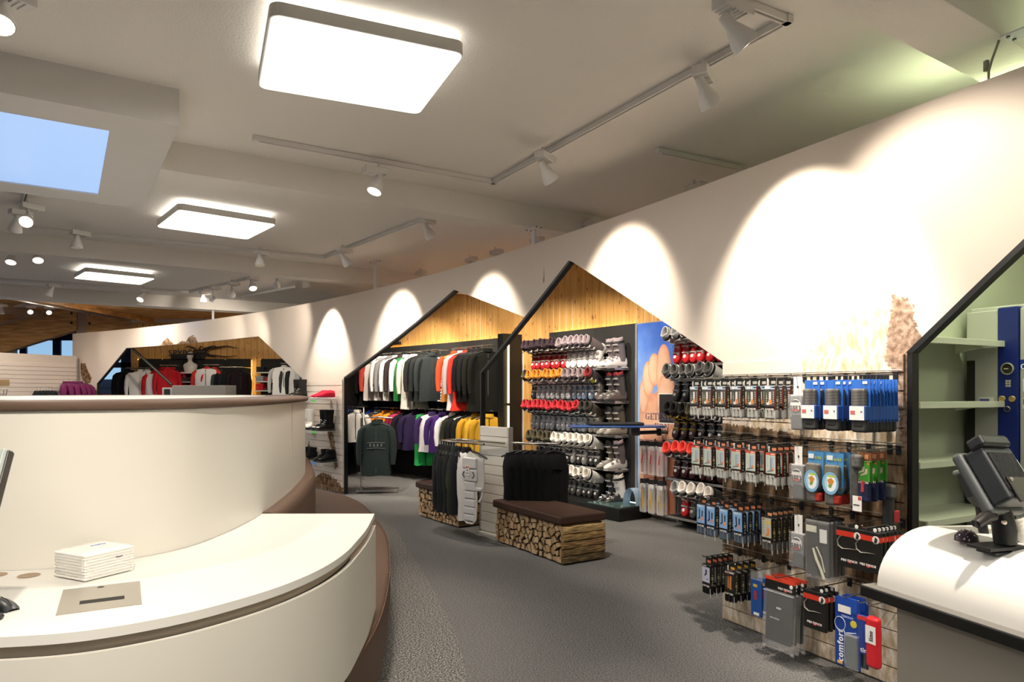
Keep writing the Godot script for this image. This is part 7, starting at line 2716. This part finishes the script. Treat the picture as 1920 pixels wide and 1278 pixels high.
		lettering("X-SOCKS", 0.010, hexm("f0ece4", 0.5), t, Transform3D(Basis(), Vector3(0.002, -0.149, 0.0108)))
		part("sock", rbm(Vector3(-0.008, -0.195, 0), Vector3(0.08, 0.10, 0.024), 0.010, 2), cloth("232a48"), t)
	elif kind == "tagged":
		part("sock", rbm(Vector3(0, -0.15, 0), Vector3(0.055, 0.27, 0.03), 0.014, 3), cloth("4b4b49"), t)
		part("foot", rbm(Vector3(0.02, -0.05, 0.012), Vector3(0.055, 0.07, 0.034), 0.016, 3), cloth("62615d"), t)
		part("stripe", rbm(Vector3(0.045, -0.17, 0.0), Vector3(0.02, 0.06, 0.024), 0.006, 2), cloth("b03a40"), t)
		part("price_tag", rbm(Vector3(0.022, -0.255, 0.018), Vector3(0.05, 0.075, 0.001), 0.0), hexm("eceae6", 0.6), t)
		part("tag_dot", rbm(Vector3(0.036, -0.228, 0.0188), Vector3(0.018, 0.016, 0.001), 0.0), hexm("b8443c", 0.6), t)
		part("tag_print", rbm(Vector3(0.018, -0.262, 0.0188), Vector3(0.034, 0.006, 0.001), 0.0), hexm("55524e", 0.6), t)
	elif kind == "bag":
		part("content", rbm(Vector3(0, -0.16, 0), Vector3(0.135, 0.28, 0.03), 0.012, 3), cloth("30322f"), t)
		part("header", rbm(Vector3(0, -0.02, 0), Vector3(0.14, 0.05, 0.005), 0.001), hexm("1b1816", 0.4), t)
		part("price_tag", rbm(Vector3(-0.03, -0.055, 0.0175), Vector3(0.062, 0.034, 0.001), 0.0), hexm("e3e1cf", 0.6), t)
		part("price_tag", rbm(Vector3(0.04, -0.085, 0.0175), Vector3(0.042, 0.07, 0.001), 0.0), hexm("e9e9e4", 0.6), t)
		var mb := MB.new()
		mb.tube([Vector3(-0.02, -0.155, 0.018), Vector3(0.0, -0.21, 0.02), Vector3(0.025, -0.26, 0.019), Vector3(0.042, -0.305, 0.017)], [0.006, 0.008, 0.008, 0.009], 6)
		mb.tube([Vector3(0.0, -0.145, 0.018), Vector3(0.03, -0.20, 0.019), Vector3(0.046, -0.27, 0.017)], 0.004, 6)
		part("strap", mb, hexm("b9b8a8", 0.5), t)
		part("film", rbm(Vector3(0, -0.165, 0.0), Vector3(0.15, 0.31, 0.038), 0.010), glass("film_soft", Color(1, 1, 1), 0.10, 0.1), t)
	elif kind == "touch":
		part("carton", rbm(Vector3(0, -0.115, 0), Vector3(0.135, 0.20, 0.022), 0.003), hexm("191817", 0.4), t)
		part("hang_tab", rbm(Vector3(0.02, -0.008, 0), Vector3(0.06, 0.022, 0.003), 0.0), hexm("232120", 0.4), t)
		part("red_band", rbm(Vector3(0, -0.048, 0.0004), Vector3(0.1355, 0.026, 0.0225), 0.0), hexm("c93422", 0.4), t)
		var mb := MB.new()
		mb.lathe([Vector2(0, 0.0012), Vector2(0.018, 0.001), Vector2(0.019, 0)], 18, Transform3D(Basis(Vector3.RIGHT, PI / 2), Vector3(0.045, -0.05, 0.0118)))
		part("disc", mb, hexm("d9d6d2", 0.4), t)
		mb = MB.new()
		mb.prism(PackedVector2Array([Vector2(0.036, -0.064), Vector2(0.05, -0.066), Vector2(0.056, -0.046), Vector2(0.044, -0.034)]), 0.0131, 0.0136)
		part("disc_print", mb, hexm("2b2826", 0.4), t)
		mb = MB.new()
		mb.tube([Vector3(-0.045, -0.062, 0.0108), Vector3(-0.062, -0.085, 0.0108), Vector3(-0.058, -0.112, 0.0108), Vector3(-0.035, -0.125, 0.0108), Vector3(0.0, -0.12, 0.0108), Vector3(0.04, -0.118, 0.0108)], [0.004, 0.007, 0.008, 0.007, 0.004, 0.001], 6, true, 0.4)
		part("arm_print", mb, hexm("8f8982", 0.5), t)
		mb = MB.new()
		var arc := []
		for i in 9: arc.append(Vector3(0.004 + 0.013 * cos(PI + PI * i / 8), -0.178 + 0.012 * sin(PI + PI * i / 8), 0.0112))
		mb.tube(arc, 0.0022, 5)
		part("logo_arc", mb, hexm("c9262a", 0.4), t)
		lettering("PRO TOUCH", 0.0115, hexm("efece8", 0.4), t, Transform3D(Basis(), Vector3(0, -0.18, 0.0118)))
		mb = MB.new()
		mb.lathe([Vector2(0, 0.0012), Vector2(0.009, 0.001), Vector2(0.01, 0)], 14, Transform3D(Basis(Vector3.RIGHT, PI / 2), Vector3(0.035, -0.006, 0.0018)))
		part("size_dot", mb, hexm("e6e4e0", 0.4), t)
	elif kind == "film":
		part("header", rbm(Vector3(0, -0.045, 0), Vector3(0.20, 0.07, 0.006), 0.001), hexm("1c1b1a", 0.4), t)
		part("red_band", rbm(Vector3(0, -0.014, 0.0005), Vector3(0.2005, 0.018, 0.0065), 0.0), hexm("d1432c", 0.4), t)
		lettering("PRO TOUCH", 0.012, hexm("efece8", 0.4), t, Transform3D(Basis(), Vector3(0.035, -0.058, 0.0034)))
		var mb := MB.new()
		var arc := []
		for i in 9: arc.append(Vector3(0.04 + 0.013 * cos(PI + PI * i / 8), -0.056 + 0.012 * sin(PI + PI * i / 8), 0.0036))
		mb.tube(arc, 0.0022, 5)
		part("logo_arc", mb, hexm("c9262a", 0.4), t)
		mb = MB.new()
		mb.lathe([Vector2(0, 0.0012), Vector2(0.010, 0.001), Vector2(0.011, 0)], 14, Transform3D(Basis(Vector3.RIGHT, PI / 2), Vector3(0.075, -0.035, 0.0035)))
		part("size_dot", mb, hexm("e6e4e0", 0.4), t)
		part("content", rbm(Vector3(0, -0.22, 0), Vector3(0.17, 0.27, 0.024), 0.010, 3), cloth("1f2429"), t)
		lettering("PRO TOUCH", 0.008, hexm("d9d6d2", 0.4), t, Transform3D(Basis(), Vector3(-0.02, -0.225, 0.0135)))
		part("print", rbm(Vector3(0.005, -0.165, 0.0128), Vector3(0.03, 0.010, 0.001), 0.0), hexm("d9d6d2", 0.5), t)
		part("film", rbm(Vector3(0, -0.235, 0.0), Vector3(0.205, 0.32, 0.032), 0.008), glass("film_clear", Color(1, 1, 1), 0.10, 0.06), t)
		part("seam", rbm(Vector3(0, -0.083, 0.0165), Vector3(0.205, 0.004, 0.002), 0.001), hexm("c9cccf", 0.3), t)
		for sx in [-1, 1]: part("corner", rbm(Vector3(sx * 0.095, -0.395, 0.004), Vector3(0.025, 0.014, 0.01), 0.003), glass("film_soft", Color(1, 1, 1), 0.10, 0.1), t)
	elif kind == "insole":
		part("card", rbm(Vector3(0, -0.18, 0), Vector3(0.14, 0.34, 0.006), 0.002), hexm("173a8a", 0.4), t)
		part("head", rbm(Vector3(0, -0.035, 0), Vector3(0.11, 0.07, 0.007), 0.002), hexm("1f49a8", 0.4), t)
		part("price_sticker", rbm(Vector3(-0.015, -0.062, 0.0045), Vector3(0.07, 0.036, 0.001), 0.0), hexm("e9e6e0", 0.5), t)
		lettering("TENERGY", 0.011, hexm("9fb4e0", 0.5), t, Transform3D(Basis(), Vector3(0, -0.098, 0.0034)))
		lettering("comfort", 0.03, hexm("e9ecf2", 0.5), t, Transform3D(Basis(Vector3.BACK, PI / 2), Vector3(-0.037, -0.25, 0.0036)))
		var mb := MB.new()
		var ring := []
		for i in 17: ring.append(Vector3(-0.04 + 0.03 * cos(TAU * i / 16), -0.14 + 0.034 * sin(TAU * i / 16), 0.004))
		mb.tube(ring, 0.002, 5, false)
		mb.tube([Vector3(-0.02, -0.165, 0.004), Vector3(-0.012, -0.18, 0.006), Vector3(0.0, -0.176, 0.006), Vector3(0.05, -0.165, 0.006)], 0.002, 5)
		mb.tube([Vector3(-0.012, -0.18, 0.006), Vector3(-0.014, -0.25, 0.008), Vector3(-0.012, -0.32, 0.008), Vector3(0.005, -0.345, 0.008), Vector3(0.06, -0.345, 0.006)], 0.0022, 5)
		part("emblem", mb, hexm("b9c4d8", 0.35), t)
		mb = MB.new()
		mb.lathe([Vector2(0, 0.0012), Vector2(0.017, 0.001), Vector2(0.018, 0)], 18, Transform3D(Basis(Vector3.RIGHT, PI / 2), Vector3(0.034, -0.125, 0.0032)))
		part("seal", mb, hexm("c9bd3a", 0.4), t)
		part("insole", rbm(Vector3(0.028, -0.26, 0.012), Vector3(0.062, 0.16, 0.014), 0.006, 3), hexm("4f5a60", 0.6), t)
		part("blister", rbm(Vector3(0.03, -0.26, 0.012), Vector3(0.076, 0.175, 0.026), 0.012, 3), glass("film_clear", Color(1, 1, 1), 0.10, 0.06), t)
		part("corner_mark", rbm(Vector3(-0.042, -0.335, 0.0036), Vector3(0.03, 0.014, 0.001), 0.0), hexm("d8a85a", 0.5), t)
	elif kind == "insoles":
		part("film", rbm(Vector3(0, -0.035, 0), Vector3(0.09, 0.07, 0.012), 0.004), glass("film_soft", Color(1, 1, 1), 0.10, 0.1), t)
		part("card", rbm(Vector3(0, -0.155, 0), Vector3(0.082, 0.21, 0.012), 0.003), hexm("1c4c96", 0.4), t)
		part("badge", rbm(Vector3(-0.005, -0.085, 0.0065), Vector3(0.03, 0.016, 0.001), 0.0), hexm("c9b23a", 0.5), t)
		part("print", rbm(Vector3(-0.004, -0.14, 0.0065), Vector3(0.022, 0.05, 0.001), 0.006), hexm("a8343c", 0.5), t)
		part("barcode", rbm(Vector3(0.002, -0.245, 0.0065), Vector3(0.04, 0.016, 0.001), 0.0), hexm("e3e3e3", 0.5), t)
	elif kind == "red":
		part("can", rbm(Vector3(0, -0.15, 0), Vector3(0.07, 0.25, 0.045), 0.02, 3), hexm("c9222c", 0.35), t)
		part("label", rbm(Vector3(0, -0.11, 0.0235), Vector3(0.055, 0.085, 0.001), 0.0), hexm("e6e4e2", 0.5), t)
		lettering("line", 0.02, hexm("1c1c22", 0.5), t, Transform3D(Basis(Vector3.BACK, PI / 2), Vector3(0.004, -0.115, 0.0245)))
	elif kind == "flat":
		part("card", rbm(Vector3(0, -0.13, 0), Vector3(0.075, 0.19, 0.012), 0.003), hexm("2a3f8a", 0.5), t)
		part("stripe", rbm(Vector3(0, -0.048, 0.0065), Vector3(0.075, 0.02, 0.001), 0.0), hexm("c93a3a", 0.5), t)
		lettering("tire", 0.02, hexm("e6e8f0", 0.5), t, Transform3D(Basis(), Vector3(0.0, -0.205, 0.0065)))
	return t

func build_socks() -> void:
	# hooks: row height, s, depth of the hook, kind, pieces, spacing, words, group
	var rowname := {1.585: "top", 1.212: "second", 0.845: "third", 0.478: "bottom"}
	var A := 1.585
	var B := 1.212
	var C := 0.845
	var D := 0.478
	var hooks := [
		[A, 1.80, "card0", 3, 0.075], [A, 1.685, "card0", 3, 0.075], [A, 1.56, "card0", 3, 0.075], [A, 1.44, "card0", 3, 0.075], [A, 1.325, "card0", 3, 0.075], [A, 1.19, "card0", 4, 0.06],
		[B, 1.785, "card1", 3, 0.075], [B, 1.68, "card1", 3, 0.075], [B, 1.57, "card1", 3, 0.075], [B, 1.445, "card1", 3, 0.075], [B, 1.33, "card1", 3, 0.075], [B, 1.185, "card1", 4, 0.05],
		[C, 1.735, "card2", 3, 0.075], [C, 1.65, "card2", 3, 0.075], [C, 1.54, "card2", 3, 0.075], [C, 1.43, "card2", 4, 0.05], [C, 1.215, "card3", 5, 0.042],
		[D, 1.69, "card4", 5, 0.045], [D, 1.495, "card5", 4, 0.055], [D, 1.30, "insoles", 2, 0.06],
		[A, 1.02, "number", 1, 0.05], [A, 0.925, "wool", 3, 0.05], [A, 0.79, "wool", 5, 0.042], [A, 0.64, "wool", 9, 0.026],
		[B, 1.015, "number", 1, 0.05], [B, 0.905, "disc", 2, 0.06], [B, 0.79, "disc", 3, 0.05], [B, 0.67, "tagged", 1, 0.05], [B, 0.625, "green", 3, 0.06],
		[C, 1.015, "number", 1, 0.05], [C, 0.885, "bag", 4, 0.035], [C, 0.70, "touch", 1, 0.05], [C, 0.60, "touch", 6, 0.03],
		[D, 1.13, "film", 3, 0.045], [D, 0.90, "touch", 3, 0.04], [D, 0.715, "insole", 2, 0.06], [D, 0.62, "flat", 1, 0.05], [D, 0.575, "red", 1, 0.05],
	]
	var words := {
		"card0": "dark printed sock pack", "card1": "pale green sock pack", "card2": "blue sock pack", "card3": "grey-yellow sock pack",
		"card4": "small black sock pack", "card5": "small brown sock pack", "insoles": "slim blue insole card", "number": "grey socks with numbered label",
		"wool": "dark wool socks, blue card", "disc": "socks with round picture label", "tagged": "long grey socks with price tag", "green": "navy socks, green card",
		"bag": "clear bag of black clothing", "touch": "black carton with red band", "film": "clear bag with black header", "insole": "large blue insole pack",
		"red": "red pack with white label", "flat": "blue card with red stripe",
	}
	var group := {
		"card0": "dark sock packs of the top row", "card1": "pale green sock packs of the second row", "card2": "blue sock packs of the third row", "card3": "grey and yellow sock packs", "card4": "small black sock packs", "card5": "small brown sock packs", "wool": "wool socks on blue cards", "disc": "socks with round picture labels", "touch": "black underwear cartons", "film": "clear clothing bags", "number": "socks with round numbered labels", "bag": "black clothing bags", "green": "socks on green cards",
	}
	var count := {}
	for h in hooks:
		var k: String = h[2]
		var ck := "%s_%s" % [k, h[0]]
		count[ck] = count.get(ck, 0) + 1
	var seen := {}
	for h in hooks:
		var y: float = h[0]
		var k: String = h[2]
		var ck := "%s_%s" % [k, y]
		var i: int = seen.get(ck, 0)
		seen[ck] = i + 1
		var where := "%s sock row" % rowname[y]
		if count[ck] > 1: where = "%s hook from left, %s" % [nth(i), where]
		hook(h[1], y, 0.31, 0.016, "metal hook of the %s, %s" % [words[k], where])
		for n in h[3]:
			var p: float = 0.285 - n * h[4]
			var pl: String = "front one" if n == 0 else "%s from front" % nth(n)
			if h[3] == 1: pl = "only one"
			var off := Vector3()
			pack(h[1], y - 0.002 - (0.03 if k == "flat" or k == "red" else 0.0), p, k, "%s, %s, %s" % [words[k], pl, where] if count[ck] > 1 else "%s, %s, %s" % [words[k], pl, where], group.get(k, ""), rng.randf_range(-0.06, 0.06), rng.randf_range(-0.02, 0.03) if not k in ["film"] else -0.05)
	# white rail line above the hooks, and two loose cards
	for q in [[1.612, "top"], [1.242, "second"], [0.874, "third"], [0.508, "bottom"]]:
		var t := thing("hook_rail", "thin metal rail in front of the slats above the hooks of the %s row" % q[1], "rail", "hook rails of the sock wall", Vector3())
		var mb := MB.new()
		var pts := []
		for i in 6: pts.append(W(lerpf(1.84, 0.60, i / 5.0), q[0], 0.026))
		mb.tube(pts, 0.003, 5)
		part("rod", mb, hexm("b9b9b6", 0.3, 0.8), t)
	pack(0.49 + 0.12, 1.06, 0.12, "tagged", "dark sock pair with a white tag, nearest the black steel edge of the sock wall", "", 0.0)

func shoe(at: Vector3, b: Basis, kind: String, col: String, label: String, group: String) -> void:
	var t := thing("winter_boot" if kind != "slipper" else "slipper", label, "boot" if kind != "slipper" else "slipper", group, at, b)
	var mb := MB.new()
	var P := []
	for q in [[-0.12, 0.03, 0.07, 0.03], [-0.11, 0.042, 0.12, 0.025], [-0.06, 0.046, 0.135, 0.022], [0.0, 0.045, 0.13, 0.022], [0.06, 0.05, 0.095, 0.022], [0.11, 0.05, 0.072, 0.022], [0.15, 0.04, 0.058, 0.024], [0.168, 0.015, 0.04, 0.03]]:
		var row := PackedVector3Array()
		for j in 13:
			var a := TAU * j / 12
			row.append(Vector3(cos(a) * q[1], (q[2] + q[3]) / 2 + sin(a) * (q[2] - q[3]) / 2, q[0]))
		P.append(row)
	mb.grid(P, true)
	mb.fan((P[0] as PackedVector3Array).slice(0, 12), true)
	mb.fan((P[-1] as PackedVector3Array).slice(0, 12))
	part("upper", mb, cloth(col), t)
	mb = MB.new()
	mb.rb(Vector3(0, 0.014, 0.02), Vector3(0.095, 0.028, 0.29), 0.012, 2)
	part("sole", mb, hexm("1b1a19" if kind != "slipper" else "d9c9c9", 0.7), t)
	if kind != "slipper":
		var h := 0.30 if kind == "tall" else 0.17
		mb = MB.new()
		P = []
		for q in [[0.09, 0.046, 0.07], [0.14, 0.05, 0.068], [h * 0.75, 0.056, 0.07], [h, 0.064, 0.078], [h + 0.004, 0.052, 0.066], [h - 0.05, 0.045, 0.058]]:
			var row := PackedVector3Array()
			for j in 15:
				var a := TAU * j / 14
				var f := 1.0 + (0.07 * sin(5 * a + q[0] * 40) if kind == "tall" else 0.0)
				row.append(Vector3(sin(a) * q[1] * f, q[0], cos(a) * q[2] * f - 0.045))
			P.append(row)
		mb.grid(P, true)
		mb.fan((P[-1] as PackedVector3Array).slice(0, 14))
		part("shaft", mb, cloth(col), t)
		mb = MB.new()
		for i in 4: mb.tube([Vector3(-0.03, 0.095 + i * 0.026, 0.055 - i * 0.016), Vector3(0, 0.103 + i * 0.026, 0.064 - i * 0.017), Vector3(0.03, 0.095 + i * 0.026, 0.055 - i * 0.016)], 0.004, 5)
		part("lace", mb, hexm("c9c6c2" if kind == "tall" else "3a3a3a", 0.7), t)
		mb = MB.new()
		mb.rb(Vector3(0, 0.045, 0.135), Vector3(0.075, 0.03, 0.05), 0.014, 2)
		part("toe_cap", mb, hexm("d9d4d0" if kind == "tall" else "141414", 0.5), t)

func build_shoe_panel() -> void:
	var ac := glass("acrylic", Color(0.93, 0.97, 0.97), 0.14, 0.05)
	for q in [[1.395, "top"], [0.93, "middle"], [0.47, "lowest"]]:
		var t := thing("acrylic_shelf", "clear acrylic shelf with boots on the slatted panel, the %s one" % q[0 + 1], "shelf", "clear shelves of the shoe panel", W(9.42, q[0], 0.017), WB(9.42))
		var mb := MB.new()
		mb.rb(Vector3(0, 0, 0.15), Vector3(1.30, 0.006, 0.30), 0.0)
		part("board", mb, ac, t)
		mb = MB.new()
		mb.rb(Vector3(0, -0.02, 0.30), Vector3(1.30, 0.046, 0.004), 0.0)
		mb.rb(Vector3(0, 0.02, 0.003), Vector3(1.30, 0.05, 0.004), 0.0)
		part("front_lip", mb, ac, t)
		for k in 2:
			mb = MB.new()
			mb.rb(Vector3(-0.35 + k * 0.72, -0.022, 0.304), Vector3(0.14, 0.034, 0.002), 0.0)
			part("price_label", mb, hexm("5d8fd8" if (k + int(q[0] * 10)) % 2 else "79d86a", 0.5), t)
	var g := "boots on the clear shelves"
	var put := func(s: float, y: float, kind: String, col: String, turn: float, label: String, p := 0.16) -> void:
		shoe(W(s, y + 0.004, p), WB(s) * yaw(turn), kind, col, label, g)
	put.call(9.98, 1.395, "tall", "222120", 0.15, "black furry tall boot, left of the pair on the top clear shelf")
	put.call(9.84, 1.395, "tall", "1d1c1b", 0.1, "black furry tall boot, right of the pair on the top clear shelf")
	put.call(9.10, 1.395, "slipper", "c9203a", -0.35, "red slipper on the top clear shelf, left one")
	put.call(8.94, 1.395, "slipper", "c9203a", -0.5, "red slipper on the top clear shelf, right one")
	put.call(9.50, 0.93, "tall", "e3e0dc", 0.9, "white tall boot on the middle clear shelf")
	put.call(9.66, 0.93, "tall", "dad7d3", 0.9, "white tall boot at the counter's edge on the middle clear shelf")
	put.call(9.10, 0.93, "tall", "191919", 0.2, "black furry boot with a white toe, left of the pair on the middle clear shelf")
	put.call(8.95, 0.93, "tall", "161616", 0.1, "black furry boot with a white toe, right of the pair on the middle clear shelf")
	put.call(9.62, 0.47, "short", "161616", 0.3, "black ankle boot at the counter's edge on the lowest clear shelf")
	put.call(9.48, 0.47, "short", "1b1b1b", 0.3, "black ankle boot, second from the left on the lowest clear shelf")
	put.call(9.06, 0.47, "short", "131313", 0.35, "black ankle boot, third from the left on the lowest clear shelf")
	put.call(8.90, 0.47, "short", "131313", 0.2, "black ankle boot, rightmost on the lowest clear shelf")
